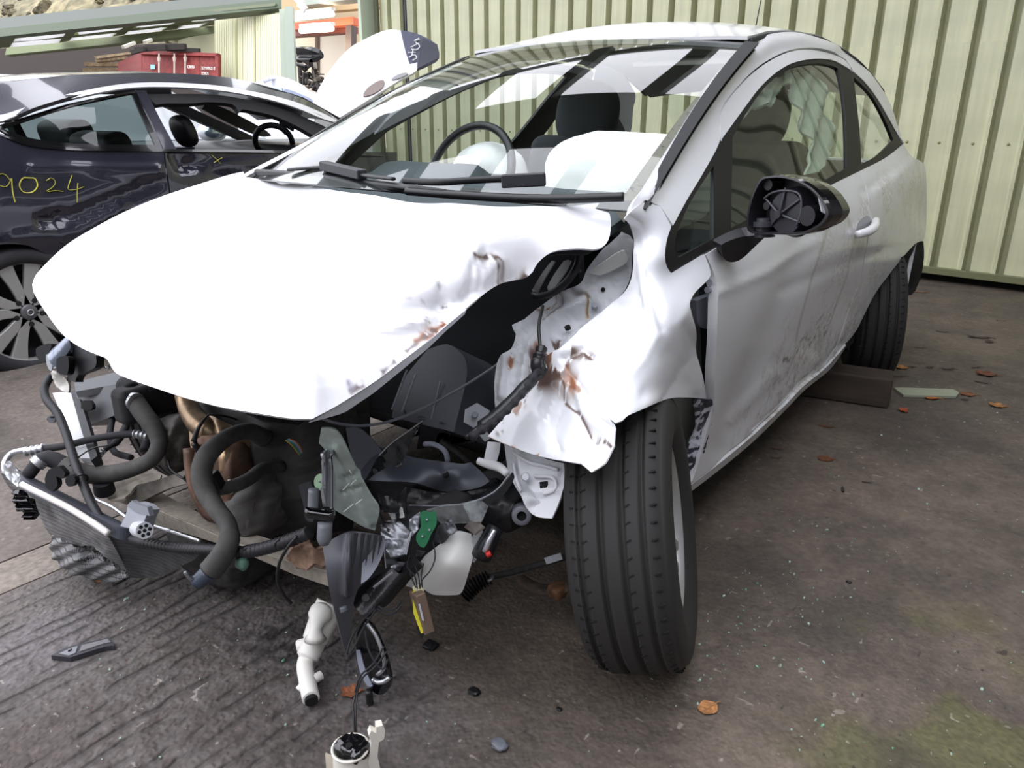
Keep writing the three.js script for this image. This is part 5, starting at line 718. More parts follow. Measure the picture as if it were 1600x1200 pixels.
{ // multi-way connector with honeycomb face
  const c = plate('wiring_connector', [[196, 806, 1], [200, 790, 1], [208, 786], [222, 790, 1], [232, 798, 1], [226, 812], [220, 832, 1], [206, 826], [188, 822, 1]], 1.74, -.1, 0, mat(0x9da0a8, .45), { smooth: false, th: .03, step: 4 });
  const a = pt(216, 826, 'T', 1.75), b = pt(226, 829, 'T', 1.70), f = b.clone().sub(a).normalize(), s = f.clone().cross(V3(0, 1, 0)).normalize(), u = s.clone().cross(f);
  part(c, 'face', cyl(a, b, .0185, .0185, 24), mat(0xc4c6cc, .4));
  for (let k = 0; k < 7; k++) { const r = k ? .011 : 0, an = k * Math.PI / 3, o = b.clone().addScaledVector(s, Math.cos(an) * r).addScaledVector(u, Math.sin(an) * r); part(c, 'pin_hole', cyl(o.clone().addScaledVector(f, -.002), o.clone().addScaledVector(f, .0006), .0042, .0042, 12), cavity); }
  plate('latch', [[198, 790, 1], [206, 782, 1], [214, 788], [230, 792, 1], [234, 806, 1], [226, 804], [212, 800]], 1.73, -.1, 0, mat(0x7f828a, .45), { th: .012, step: 4 }, c);
}
// lower crossmember and brackets
const cm = part(car, 'crossmember', sheet([[214, 776], [252, 770], [320, 806], [374, 828], [440, 848], [514, 872], [512, 892], [440, 872], [372, 852], [240, 796]], surf([[214, 776, 'Z', .43], [252, 770, 'Z', .38], [374, 828, 'Z', .40], [514, 872, 'Z', .42], [240, 796, 'Z', .47], [372, 852, 'Z', .47]]), { step: 8, th: .004, uv: 'xz' }), M.beige);
part(cm, 'front_web', sheet([[208, 782], [240, 795], [372, 851], [440, 871], [512, 891], [513, 916], [460, 898], [398, 871], [372, 859], [240, 818], [208, 798]], surf([[240, 795, 'Z', .472], [372, 851, 'Z', .472], [512, 891, 'Z', .465], [240, 818, 'Z', .468], [513, 916, 'Z', .46], [372, 859, 'Z', .468]]), { step: 8, th: .004, uv: 'xy' }), M.beige);
part(cm, 'hole', cyl(pt(240, 790, 'Z', .44), pt(240, 788, 'Z', .43), .010), cavity);
plate('torn_end', [[448, 872, 1], [462, 852], [480, 846], [496, 858], [510, 852, 1], [508, 884], [492, 880], [478, 892, 1], [462, 884]], 1.60, 0, 0, mat(0xffffff, .85, 0, { map: mottle([128, 104, 88], .4, 14) }), { th: .01, step: 4, relief: crumple(.03, 6) }, cm);
plate('side_bracket', [[180, 780, 1], [212, 760], [258, 746], [297, 731, 1], [298, 754, 1], [262, 764], [232, 778, 1], [204, 790]], 2.05, -.1, 0, mat(0xffffff, .7, 0, { map: mottle([136, 130, 122], .25, 24) }), { th: .02 }, cm);
plate('support_plate', [[156, 744, 1], [190, 742], [232, 738], [252, 742, 1], [244, 752], [212, 762], [196, 780, 1], [172, 782], [160, 764]], 2.10, 0, -.3, mat(0xffffff, .8, 0, { map: mottle([188, 178, 164], .25, 34) }), { th: .006, relief: crumple(.02, 11) }, cm);
part(cm, 'rubber_mount', cyl(pt(160, 752, 'T', 2.0), pt(164, 768, 'T', 2.02), .024, .026, 20), M.rubber);
plate('dark_stay', [[372, 826, 1], [392, 780], [398, 784], [386, 826, 1]], 1.86, 0, 0, mat(0x4c4340, .6), { th: .012, step: 4 });
// battery box, rails and the left corner
const bat = plate('battery_box', [[668, 546, 1], [700, 538], [724, 556], [729, 570, 1], [728, 596], [709, 675, 1], [612, 652, 1], [626, 600]], 1.98, -.25, -.12, mat(0x4b4c54, .5), { th: .12, step: 8, relief: (x, y) => Math.abs(((x + y * .25) % 30) - 15) < 1.8 && y > 600 ? .006 : 0 });
for (const l of [[[636, 578], [612, 640]], [[650, 584], [628, 644]], [[688, 596], [674, 656]]]) hose('rib', [[l[0][0], l[0][1], 1.955], [l[1][0], l[1][1], 1.94]], 1.6, mat(0x8d8f98, .35), { m: 6 }, bat);
plate('side', [[729, 566, 1], [740, 580], [738, 606], [716, 676, 1], [709, 675, 1], [728, 596]], 1.99, .2, 0, mat(0x5d5e66, .5), { th: .02 }, bat);
const rail2 = part(car, 'chassis_rail', sheet(sm([[560, 690, 1], [600, 700], [640, 713], [675, 719], [724, 725, 1], [736, 722, 1], [759, 744], [765, 752, 1], [750, 761], [720, 767], [690, 767], [646, 754], [600, 752], [556, 748, 1]], 6), surf([[560, 690, 'T', 1.98], [640, 713, 'T', 1.87], [736, 722, 'T', 1.78], [765, 752, 'T', 1.70], [690, 745, 'T', 1.76], [690, 767, 'T', 1.80], [556, 748, 'T', 1.90], [600, 725, 'T', 1.86], [646, 754, 'T', 1.80]]), { step: 5, th: .03, uv: 'xy' }), mat(0x4a4d57, .38, .2));
part(rail2, 'hole', hole(697, 742, surf([[640, 713, 'T', 1.87], [736, 722, 'T', 1.78], [690, 745, 'T', 1.76], [646, 754, 'T', 1.80]]), .0075, .004), cavity);
plate('lower_flange', [[640, 762, 1], [690, 770], [740, 766], [772, 752, 1], [776, 764], [756, 784], [716, 792], [668, 790], [636, 784, 1]], 1.78, -.1, 0, M.black, { th: .03, relief: crumple(.015, 9) }, rail2);
hose('stud', [[622, 728, 1.76], [626, 722, 1.75]], 5, M.steel, { m: 10 }, rail2);
plate('grey_panel', [[540, 668, 1], [566, 672], [600, 712], [580, 730], [558, 752, 1], [546, 700]], 1.90, 0, 0, mat(0x63656d, .5), { th: .01 });
hose('hook_pipe', [[664, 694, 1.84], [676, 694, 1.82], [688, 699, 1.81], [697, 708, 1.80], [700, 722, 1.80]], 4.2, mat(0x80838f, .4), { m: 10 });
hose('drive_shaft', [[690, 690, 1.92], [712, 704, 1.9], [734, 724, 1.88]], 6, M.castIron, { m: 10 });
plate('black_shard', [[662, 656, 1], [650, 668], [628, 682], [604, 700], [588, 718], [574, 744], [563, 760, 1], [582, 744], [606, 730], [624, 726], [634, 708], [644, 686]], 1.62, 0, 0, M.gloss, { th: .008, step: 4, relief: crumple(.006, 3) });
hose('shard_edge', [[661, 657, 1.61], [640, 672, 1.61], [612, 692, 1.605], [592, 712, 1.60]], 1.1, M.alu, { m: 6 });
// lamp mount plate with its metal strips
const lp = plate('lamp_bracket', [[502, 669, 1], [522, 671], [537, 690], [558, 735], [579, 774], [592, 796], [586, 829, 1], [566, 822], [540, 807], [522, 796, 1], [519, 741], [514, 712], [498, 692, 1]], 1.50, -.04, .1, mat(0xffffff, .45, .25, { map: mottle([176, 190, 184], .14, 66) }), { th: .004, step: 5, relief: (x, y) => dent(x, y, [[528, 700], [560, 770], [580, 815]], 7, .008) + dent(x, y, [[540, 745], [560, 738]], 4, -.006) + dent(x, y, [[536, 770], [562, 760]], 4, -.006) });
part(lp, 'bolt_hole', cyl(pt(505, 680, 'T', 1.455), pt(505, 680, 'T', 1.48), .005), cavity);
for (const [x0, y0, x1, y1] of [[528, 706, 530, 722], [544, 731, 549, 740], [536, 766, 546, 755], [548, 758, 556, 750], [537, 800, 552, 788], [556, 788, 566, 780]]) hose('slot', [[x0, y0, 1.478], [x1, y1, 1.476]], 1.1, mat(0xd9e2de, .3, .4), { m: 6 }, lp);
plate('bright_strip', [[507, 708, 1], [514, 700], [519, 716], [523, 752], [522, 794, 1], [509, 792, 1], [506, 760], [498, 754, 1]], 1.46, 0, 0, M.alu, { th: .006, step: 4, relief: (x) => .012 * Math.sin(x * .5) }, lp);
plate('green_tab', [[492, 746], [500, 740], [506, 748], [508, 762], [498, 766], [491, 758]], 1.47, 0, 0, mat(0xb9d8b4, .5), { th: .008, step: 4 }, lp);
plate('black_carrier', [[466, 758, 1], [486, 752, 1], [492, 780], [490, 816, 1], [478, 812], [474, 790]], 1.50, 0, 0, M.plastic, { th: .02 }, lp);
hose('grey_socket', [[490, 764, 1.455], [489, 788, 1.46], [489, 806, 1.46]], 8, mat(0x7d8087, .4), { m: 14 }, lp); hose('grey_socket', [[508, 816, 1.455], [507, 834, 1.455], [506, 850, 1.46]], (t) => t > .85 ? 8 : 11.5, mat(0x6f7279, .4), { m: 8 }, lp);
hose('black_plug', [[478, 800, 1.45], [500, 803, 1.45], [522, 806, 1.45]], 9, M.gloss, { m: 8 }, lp);
// grey ribbed duct hanging to the ground
const duct = part(car, 'brake_duct', sheet(sm([[504, 852, 1], [540, 832], [572, 832], [601, 838, 1], [596, 868], [566, 908], [553, 940], [550, 975], [542, 1027, 1], [534, 1000], [524, 960], [514, 918]], 6), surf([[504, 852, 'T', 1.50], [601, 838, 'T', 1.54], [550, 880, 'T', 1.475], [553, 940, 'T', 1.54], [524, 960, 'T', 1.53], [542, 1027, 'T', 1.60], [540, 832, 'T', 1.50]]), { step: 5, th: .012, uv: 'xy', relief: (x, y) => dent(x, y, [[548, 838], [540, 925]], 5, .014) }), mat(0x4c4d54, .45));
for (const [x, y, w, h] of [[553, 834, 6, 56], [564, 834, 6, 52], [574, 836, 6, 48], [584, 837, 6, 44], [593, 839, 5, 30]]) plate('slot', [[x, y, 1], [x + w, y, 1], [x + w * .2 - 4, y + h, 1], [x - 3, y + h * .9, 1]], 1.462, 0, 0, mat(0x0d0d10, .6), { smooth: false, th: .006, step: 5 }, duct);
plate('pale_fin', [[566, 880, 1], [596, 840, 1], [602, 850], [592, 880], [576, 904], [564, 912, 1]], 1.475, 0, 0, mat(0x8b8d98, .4), { th: .006 }, duct);
hose('stud', [[536, 948, 1.50], [538, 956, 1.50]], 6, M.plasticGrey, { m: 10 }, duct);
const armP = plate('lower_grille_arm', [[552, 936, 1], [560, 918], [584, 902], [612, 890, 1], [630, 894], [655, 880, 1], [660, 888, 1], [640, 908], [620, 930], [606, 946], [580, 958], [562, 958], [552, 950]], 1.58, 0, 0, mat(0x1b1b1f, .4), { th: .02, relief: (x, y) => .012 * Math.sin(x * .12 + y * .1) });
hose('slot_bar', [[584, 918, 1.555], [614, 894, 1.555]], 2.4, mat(0x8a8a92, .4), { m: 6 }, armP); part(armP, 'boss', cyl(pt(572, 934, 'T', 1.56), pt(572, 934, 'T', 1.54), .009, .007, 14), M.plastic);
const tip = part(car, 'lamp_trim', sheet(sm([[570, 968, 1], [584, 980], [596, 1006], [604, 1030], [611, 1060], [606, 1078], [594, 1086], [580, 1078], [566, 1050], [557, 1018], [558, 990]], 5), surf([[570, 968, 'T', 1.60], [604, 1030, 'T', 1.60], [594, 1086, 'Y', .03], [557, 1018, 'T', 1.62], [582, 1030, 'T', 1.63]]), { step: 4, th: .006, uv: 'xy' }), M.gloss);
hose('chrome_edge', [[572, 972, 1.59], [588, 994, 1.585], [598, 1022, 1.585], [600, 1044, 1.6], [590, 1054, 1.61]], 3.2, M.alu, { m: 8 }, tip); hose('chrome_edge', [[608, 1058, 1.605], [602, 1064, 1.61], [590, 1066, 1.62], [582, 1062, 1.625]], 4, M.alu, { m: 8 }, tip);
plate('pale_edge', [[556, 1016, 1], [562, 1016], [570, 1044], [582, 1072, 1], [574, 1072], [562, 1048]], 1.61, 0, 0, mat(0x8f93a2, .4), { th: .004, step: 4 }, tip); hose('peg', [[576, 1080, 'Y', .045], [578, 1098, 'Y', .006]], 6, M.black, { m: 10 }, tip);
for (const w of [[[586, 950], [565, 972], [548, 1000], [542, 1022]], [[588, 952], [570, 978], [556, 1006], [548, 1020]], [[580, 955], [560, 966], [544, 975]], [[591, 947], [604, 954], [620, 948], [626, 938]], [[589, 951], [604, 960], [618, 956], [628, 944]], [[570, 985], [578, 1020], [598, 1046], [606, 1030]], [[600, 1010], [584, 1036], [562, 1058], [555, 1082]], [[604, 1018], [588, 1040], [566, 1060], [557, 1084]]]) hose('loose_wire', w.map(p => [p[0], p[1], 1.565]), 1.8, M.rubber, { m: 6 });
const lead = hose('hanging_lead', [[556, 1082, 1.56], [552, 1100, 1.545], [553, 1125, 1.53], [555, 1160, 1.52]], 1.5, M.black, { m: 6 }); hose('strand', [[558, 1082, 1.56], [556, 1105, 1.545], [556, 1130, 1.53], [558, 1160, 1.52]], 1.5, M.black, { m: 6 }, lead);
// white front corner bracket under the torn wing
const lb = plate('lamp_panel', [[788, 692, 1], [818, 700], [850, 716], [881, 724, 1], [882, 756], [872, 788], [862, 810, 1], [836, 806], [822, 786], [806, 762], [794, 738]], 1.60, -.1, -.05, mat(0xe0e1e5, .35), { th: .004, step: 5, relief: (x, y) => dent(x, y, [[812, 706], [820, 750], [840, 770], [870, 764]], 7, .010) + dent(x, y, [[800, 720], [806, 750]], 6, -.008) });
for (const l of [[[800, 706], [826, 722], [852, 728], [872, 734]], [[836, 744], [866, 748], [868, 764], [850, 772]], [[802, 724], [806, 748], [814, 768]]]) part(lb, 'pressed_rib', tube(l.map(p => lean([[788, 692], [881, 724], [862, 810]], 1.59, -.1, -.05)(p[0], p[1])), .004, { m: 6 }), mat(0xe0e1e5, .35));
plate('square_hole', [[843, 753], [853, 752], [854, 763], [844, 765]], 1.575, -.1, 0, cavity, { smooth: false, th: .006, step: 4 }, lb);
for (const [x, y] of [[821, 745], [876, 741]]) part(lb, 'bolt', cyl(pt(x, y, 'T', 1.59), pt(x, y, 'T', 1.565), .010, .007, 12), mat(0xd0d1d6, .3, .3));
plate('loop_tab', [[814, 774, 1], [832, 776], [850, 790], [854, 802, 1], [836, 806], [822, 792]], 1.575, 0, 0, mat(0xd8d9dd, .4), { th: .006, step: 4, relief: (x, y) => -.008 * Math.exp(-(((x - 834) / 9) ** 2 + ((y - 792) / 7) ** 2)) }, lb);
plate('upright_strip', [[762, 690, 1], [782, 692, 1], [780, 708], [775, 724, 1], [756, 718, 1]], 1.66, 0, 0, mat(0xe6e6ea, .35), { th: .006, step: 5 }, lb);
hose('white_flange', [[747, 720, 1.67], [762, 725, 1.66], [780, 730, 1.64], [792, 740, 1.62]], (t) => 5.5 + 2 * Math.sin(t * 3.1), mat(0xe8e8ea, .4), { m: 12 }, lb);
{ const gt = plate('grey_tab', [[728, 640], [746, 630], [766, 642], [752, 662], [768, 684], [758, 690], [740, 668], [726, 660]], 1.72, .1, 0, mat(0xb9bcc2, .4, .2), { smooth: false, th: .004, step: 5 }); part(gt, 'bolt', cyl(pt(742, 648, 'T', 1.72), pt(742, 648, 'T', 1.70), .008, .006, 10), M.steel); }
// washer bottle, circuit board, control module
const wb = part(car, 'washer_bottle', sheet(sm([[664, 868, 1], [690, 848], [712, 830], [736, 834, 1], [740, 864], [730, 902], [721, 926], [706, 930], [676, 929], [664, 922], [634, 916, 1], [644, 896]], 6), surf([[664, 868, 'T', 1.63], [736, 834, 'T', 1.63], [700, 880, 'T', 1.585], [721, 926, 'T', 1.64], [634, 916, 'T', 1.64], [676, 929, 'T', 1.63]]), { step: 5, th: .06, uv: 'xy' }), mat(0xd9d8d4, .4));
const pcb = plate('circuit_board', [[656, 803], [664, 798], [672, 801], [680, 798], [682, 818], [674, 834], [669, 846], [662, 856], [653, 850], [650, 838], [658, 822]], 1.52, 0, 0, M.green, { th: .003, step: 4 });
for (const [x, y] of [[667, 812], [660, 838], [671, 828]]) part(pcb, 'solder_dot', cyl(pt(x, y, 'T', 1.518), pt(x, y, 'T', 1.512), .0028, .0018, 8), M.alu);
{ const P = pt(659, 955, 'T', 1.57); const mod = part(car, 'control_module', rbox(.038, .088, .022, .003, P.toArray(), [.1, -.35, .28]), mat(0x6d5b4d, .5)); part(mod, 'label', rbox(.018, .036, .003, .0005, P.clone().add(V3(.007, .010, .0125)).toArray(), [.1, -.35, .28]), mat(0xb9bcc4, .4)); plate('edge', [[644, 925], [648, 922], [650, 950], [662, 988], [658, 990], [646, 958]], 1.562, 0, 0, M.yellow, { smooth: false, th: .004, step: 4 }, mod); plate('foot', [[650, 982, 1], [668, 970], [664, 986], [660, 1000, 1]], 1.565, 0, 0, M.gloss, { th: .012, step: 4 }, mod); plate('connector', [[644, 918], [660, 914], [662, 924], [648, 928]], 1.565, 0, 0, mat(0xd9d3b0, .5), { smooth: false, th: .012, step: 4 }, mod); }
for (const w of [[[640, 890], [644, 905], [650, 918]], [[648, 884], [654, 900], [656, 918]], [[676, 846], [680, 870], [672, 892], [660, 906], [656, 920]], [[640, 868], [636, 886], [648, 900], [652, 920]], [[662, 880], [658, 900], [660, 918]]]) hose('module_wire', w.map(p => [p[0], p[1], 1.545]), 1.1, M.rubber, { m: 6 });
// shattered lamp: clear and silver shards, bulb holder, black strips
const shards = [[[596, 818], [622, 812], [640, 830], [634, 866], [612, 872], [598, 850], 'm'], [[604, 800], [626, 792], [632, 808], [612, 812], 'w'], [[668, 800], [700, 788], [742, 790], [760, 800], [730, 816], [690, 820], 'c'], [[724, 786], [748, 780], [764, 790], [752, 816], [736, 812], 'c'], [[684, 822], [704, 810], [712, 830], [690, 850], [676, 846], 'm'], [[632, 856], [664, 862], [660, 868], [634, 866], 'm'], [[640, 812], [656, 800], [654, 826], [640, 842], 'm'], [[600, 846], [620, 836], [632, 872], [604, 888], 'm'], [[560, 788], [588, 794], [600, 818], [572, 826], 'b'], [[590, 772], [622, 780], [620, 800], [598, 800], 'b'], [[618, 780], [634, 760], [636, 812], [620, 832], 'b'], [[632, 850], [650, 812], [656, 820], [646, 856], [622, 884], [618, 880], 'b'], [[726, 824], [742, 812], [756, 822], [742, 836], 'k'], [[612, 876], [640, 880], [628, 908], [606, 900], 'm']];
shards.forEach((s, i) => { const k = s.pop(); plate('lamp_shard', s.map(p => [...p, 1]), 1.585 + .02 * (i % 3), .1 * ((i % 4) - 1.5), .1 * ((i % 3) - 1), k === 'c' ? M.lens : k === 'm' ? M.steel : k === 'w' ? mat(0xdcdcdc, .4) : k === 'k' ? mat(0x6d6560, .5) : M.black, { smooth: false, th: .004, step: 4, relief: crumple(.014, i + 3, .06) }); });
const bulb = hose('bulb_holder', [[752, 868, 1.62], [762, 848, 1.61], [774, 824, 1.62]], (t) => 17 - 4 * t, mat(0x1f2025, .3), { m: 18 }); hose('silver_collar', [[758, 862, 1.585], [764, 846, 1.58], [772, 828, 1.585]], 5, M.alu, { m: 10 }, bulb); hose('red_seal', [[760, 868, 1.575], [767, 864, 1.575]], 4.5, M.red, { m: 8 }, bulb); plate('pale_base', [[738, 838], [752, 830], [758, 850], [746, 872], [738, 878]], 1.62, 0, 0, mat(0xb8b8bc, .5), { th: .02, step: 5 }, bulb);
hose('lens_rim', [[640, 790, 1.66], [700, 790, 1.64], [745, 782, 1.61], [776, 766, 1.58], [796, 742, 1.56]], 2, M.steel, { m: 8 }); plate('black_strip', [[752, 782, 1], [780, 764], [800, 738, 1], [804, 746], [788, 772], [764, 788, 1]], 1.57, 0, 0, M.gloss, { th: .006, step: 4 });
part(car, 'rubber_boot', castGeo(pt(790, 792, 'T', 1.70), [.045, .04, .05], 71, .3, 3, 4), M.black);
{ const a = pt(806, 800, 'T', 1.60), b = pt(816, 806, 'T', 1.58); const t = part(car, 'tow_socket', lathe([[.010, .02], [.019, .02], [.021, .014], [.021, -.03], [.010, -.03]], 20, new THREE.Matrix4().compose(pt(815, 804, 'T', 1.60), new THREE.Quaternion().setFromUnitVectors(V3(0, 1, 0), FWD.clone().negate()), V3(1, 1, 1))), mat(0x5b5c62, .5)); part(t, 'bore', cyl(pt(815, 804, 'T', 1.61), pt(815, 804, 'T', 1.592), .012), cavity); }
// steering rack gaiter, track rod, suspension arm
hose('rack_gaiter', [[724, 930, 1.82], [742, 914, 1.82], [764, 902, 1.82]], (t) => 13 - 3 * t + 2.4 * Math.sin(t * 60), M.black, { m: 16, n: 110 });
hose('track_rod', [[764, 902, 1.82], [800, 894, 1.80], [850, 880, 1.78], [890, 868, 1.76]], 5, M.castIron, { m: 10 }); hose('rod_clip', [[766, 903, 1.80], [768, 906, 1.80]], 7, M.steel, { m: 10 });
plate('tag', [[850, 872], [876, 864], [879, 874], [854, 882]], 1.74, 0, 0, mat(0xb9bcc2, .4), { smooth: false, th: .003, step: 4 });
hose('suspension_arm', [[812, 904, 1.86], [835, 918, 1.84], [862, 922, 1.82], [894, 914, 1.80]], (t) => 11 + 5 * t, mat(0xffffff, .8, .1, { map: mottle([70, 58, 50], .5, 91) }), { m: 12, flat: .5 });
part(car, 'ball_joint', castGeo(pt(872, 922, 'T', 1.80), [.02, .016, .02], 8, .5, 3, 3), mat(0xffffff, .8, .2, { map: mottle([132, 92, 62], .5, 92) }));
part(car, 'subframe', [rbox(.9, .06, .16, .02, [0, .22, .02]), rbox(.07, .1, .5, .02, [.45, .33, .12]), rbox(.07, .1, .6, .02, [-.5, .45, .15])], mat(0x2b2a2c, .7));
part(car, 'spring_strut', cyl(V3(.62, .35, -.05), V3(.58, .60, -.1), .03, .035, 20), M.black);
// ---------------------------------------------------------------- dark coupe alongside
{
  const d = thing('coupe_car', 'dark metallic coupe with chalked number 9024 on its rear wing, left of the white hatchback', 'car', [-3.4, 0, -1]);
  const pm = mat(0x2b2b38, .22, .35, { clearcoat: 1, clearcoatRoughness: .04 });
  const S = surf([[-320, 330, 'X', -2.66], [-300, 200, 'X', -2.78], [-300, 470, 'X', -2.68], [0, 300, 'X', -2.60], [0, 208, 'X', -2.72], [0, 360, 'X', -2.585], [100, 231, 'X', -2.71], [250, 233, 'X', -2.70], [250, 300, 'X', -2.64], [250, 262, 'X', -2.655], [450, 236, 'X', -2.72], [600, 236, 'X', -2.76], [450, 330, 'X', -2.66], [600, 330, 'X', -2.70], [300, 420, 'X', -2.66], [130, 450, 'X', -2.63], [150, 262, 'X', -2.66], [0, 420, 'X', -2.60]]);
  const G = surf([[-300, 190, 'X', -2.85], [0, 206, 'X', -2.73], [100, 230, 'X', -2.715], [260, 234, 'X', -2.705], [450, 236, 'X', -2.725], [600, 240, 'X', -2.78], [-300, 160, 'X', -3.0], [0, 165, 'X', -2.88], [100, 142, 'X', -2.94], [210, 134, 'X', -2.97], [330, 140, 'X', -2.97], [430, 160, 'X', -2.96], [520, 187, 'X', -2.93], [620, 232, 'X', -2.86], [150, 185, 'X', -2.80], [400, 200, 'X', -2.82], [0, 190, 'X', -2.76]]);
  const R = surf([[-300, 160, 'X', -3.0], [0, 168, 'X', -2.87], [100, 142, 'X', -2.935], [210, 134, 'X', -2.965], [330, 140, 'X', -2.965], [430, 160, 'X', -2.955], [520, 186, 'X', -2.93], [-300, 125, 'X', -3.15], [0, 128, 'X', -3.08], [100, 118, 'X', -3.13], [250, 114, 'X', -3.17], [380, 126, 'X', -3.16], [470, 150, 'X', -3.12], [525, 180, 'X', -3.05], [620, 220, 'X', -3.0]]);
  const doorX = 256;
  const rearWing = sm([[-320, 225, 1], [-100, 205], [0, 209], [40, 222], [100, 229], [180, 232], [256, 233, 1], [258, 262], [264, 300], [272, 400, 1], [230, 440], [160, 470], [110, 480, 1], [104, 440], [84, 408], [50, 386], [10, 378], [-40, 390], [-90, 430], [-110, 490, 1], [-320, 470, 1]], 12);
  const wing = part(d, 'rear_wing', sheet(rearWing, S, { step: 9, th: .02, relief: (x, y) => dent(x, y, [[50, 262], [140, 264], [250, 268]], 8, .010) + dent(x, y, [[90, 350], [160, 320], [245, 285]], 12, -.018) + dent(x, y, [[66, 346], [96, 336]], 9, -.03) + dent(x, y, [[20, 372], [120, 362], [190, 322]], 12, .012) }), pm);
  const doorO = sm([[258, 233, 1], [350, 236], [450, 237], [620, 238, 1], [620, 420, 1], [274, 400, 1], [266, 300], [260, 262]], 12);
  const dd = part(d, 'door', sheet(doorO, S, { step: 9, th: .02, relief: (x, y) => dent(x, y, [[272, 240], [284, 262], [300, 255]], 9, -.03) + dent(x, y, [[290, 250], [330, 262], [370, 300]], 16, -.02) + dent(x, y, [[330, 262], [420, 250]], 10, .012) + dent(x, y, [[380, 300], [440, 270]], 14, -.012) }), pm);
  part(d, 'lower_side', sheet([[-320, 470], [-110, 490], [-110, 560], [-320, 540]], S, { step: 20, th: .02 }), pm);
  part(d, 'lower_side', sheet([[110, 480], [272, 400], [620, 410], [620, 470], [300, 500], [120, 548]], S, { step: 20, th: .02 }), pm);
  // chrome strip, window frames, panes, roof
  const chrome = sm([[-60, 200, 1], [0, 186], [60, 166], [120, 149], [210, 134], [320, 136], [400, 148], [460, 163], [510, 184], [530, 196, 1], [505, 190], [455, 170], [400, 155], [320, 143], [211, 141], [120, 157], [60, 174], [0, 194], [-50, 209, 1]], 8);
  part(d, 'window_chrome', sheet(chrome, G, { step: 6, th: .012, relief: () => .022 }), mat(0xe6e6ea, .4, .7));
  const winO = sm([[-10, 198, 1], [60, 176], [120, 159], [211, 142, 1], [255, 236, 1], [180, 233], [100, 231], [40, 222]], 8), winI = sm([[4, 201, 1], [62, 181], [120, 164], [206, 146, 1], [242, 226, 1], [180, 226], [100, 223], [46, 215]], 8);
  part(d, 'window_frame', sheet([winO, winI], G, { step: 8, th: .012 }), M.gloss);
  part(d, 'rear_side_glass', sheet(winI, G, { step: 12, th: 0, relief: () => -.004 }), mat(0xffffff, .02, 0, { transmission: 1, thickness: 0, ior: 1.5, color: new THREE.Color(.2, .25, .24) }));
  part(d, 'door_pillar', sheet(sm([[211, 141, 1], [228, 142, 1], [252, 190], [276, 234, 1], [256, 235, 1], [236, 190]], 8), G, { step: 6, th: .03, relief: () => .002 }), pm);
  part(d, 'sill_seal', sheet(sm([[-20, 204, 1], [40, 222], [100, 231], [180, 233], [270, 234], [450, 236], [600, 240, 1], [600, 245, 1], [450, 240], [270, 238], [180, 237], [100, 235], [40, 227]], 8), G, { step: 6, th: .02, relief: () => .006 }), M.gloss);
  part(d, 'header', sheet(sm([[228, 143, 1], [330, 144], [400, 155], [455, 171], [500, 190], [530, 205, 1], [500, 214, 1], [470, 196], [430, 178], [395, 170], [380, 168], [376, 172], [366, 160], [330, 156], [300, 158], [262, 158], [246, 160, 1]], 6), G, { step: 6, th: .03, relief: () => -.02 }), mat(0x141418, .7));
  part(d, 'roof', sheet(sm([[-320, 140, 1], [-100, 126], [0, 128], [100, 118], [180, 115], [250, 114], [330, 118], [400, 130], [460, 149], [500, 168], [535, 192, 1], [510, 184], [460, 163], [400, 148], [320, 136], [210, 134], [120, 149], [60, 166], [0, 186], [-100, 180], [-320, 190, 1]], 10), R, { step: 9, th: .02 }), pm);
  part(d, 'roof', grid((u, v) => { const l = [[-300, 128, -3.15], [-100, 126, -3.1], [0, 128, -3.08], [100, 118, -3.13], [250, 114, -3.17], [380, 126, -3.16], [470, 150, -3.12], [535, 186, -3.05]], t = u * (l.length - 1), i = Math.min(l.length - 2, Math.floor(t)), f = t - i, p = pt(lerp(l[i][0], l[i + 1][0], f), lerp(l[i][1], l[i + 1][1], f), 'X', lerp(l[i][2], l[i + 1][2], f)); const w = 2 * (-3.55 - p.x); p.x += w * v; p.y += .02 * Math.sin(v * Math.PI); return p; }, 30, 8, .02), pm);
  // through the door window: seat, far side, steering wheel, mirror glass remains
  part(d, 'cabin_floor', rbox(1.5, .06, 3.4, .03, [-3.5, .42, -1.4]), cavity); part(d, 'far_side', [rbox(.05, .52, 3.6, .02, [-4.28, .68, -1.2])], pm);
  part(d, 'far_pillar', [beam(V3(-4.2, .94, -.95), V3(-4.0, 1.32, -.75), .05, .09, V3(1, 0, 0)), beam(V3(-4.2, .95, -2.7), V3(-4.02, 1.32, -1.7), .06, .07), beam(V3(-4.02, 1.33, -.2), V3(-4.02, 1.33, -1.9), .05, .06)], mat(0x1b1b20, .6));
  part(d, 'pillar_trim', sheet(sm([[322, 160, 1], [348, 168], [384, 186], [416, 204], [424, 212, 1], [412, 214], [392, 208], [350, 188], [316, 170, 1]], 6), surf([[322, 160, 'X', -3.9], [424, 212, 'X', -4.05], [350, 188, 'X', -3.95]]), { step: 6, th: .03 }), mat(0x3d3f40, .8));
  const st = part(d, 'front_seat', rbox(.5, .62, .16, .06, [-3.25, .78, -1.02], [.22, 0, 0]), M.black); part(st, 'headrest', (() => { const c = pt(287, 205, 'X', -3.2), g = new THREE.SphereGeometry(1, 24, 18), q = g.attributes.position; for (let i = 0; i < q.count; i++) { const f = a => Math.sign(a) * Math.pow(Math.abs(a), .75); q.setXYZ(i, f(q.getX(i)), f(q.getY(i)), f(q.getZ(i))); } g.computeVertexNormals(); g.scale(.1, .1, .05); g.rotateX(.35); g.translate(c.x, c.y, c.z); return g.toNonIndexed(); })(), M.black); part(d, 'front_seat', rbox(.5, .7, .16, .06, [-3.82, .8, -1.1], [.22, 0, 0]), M.black);
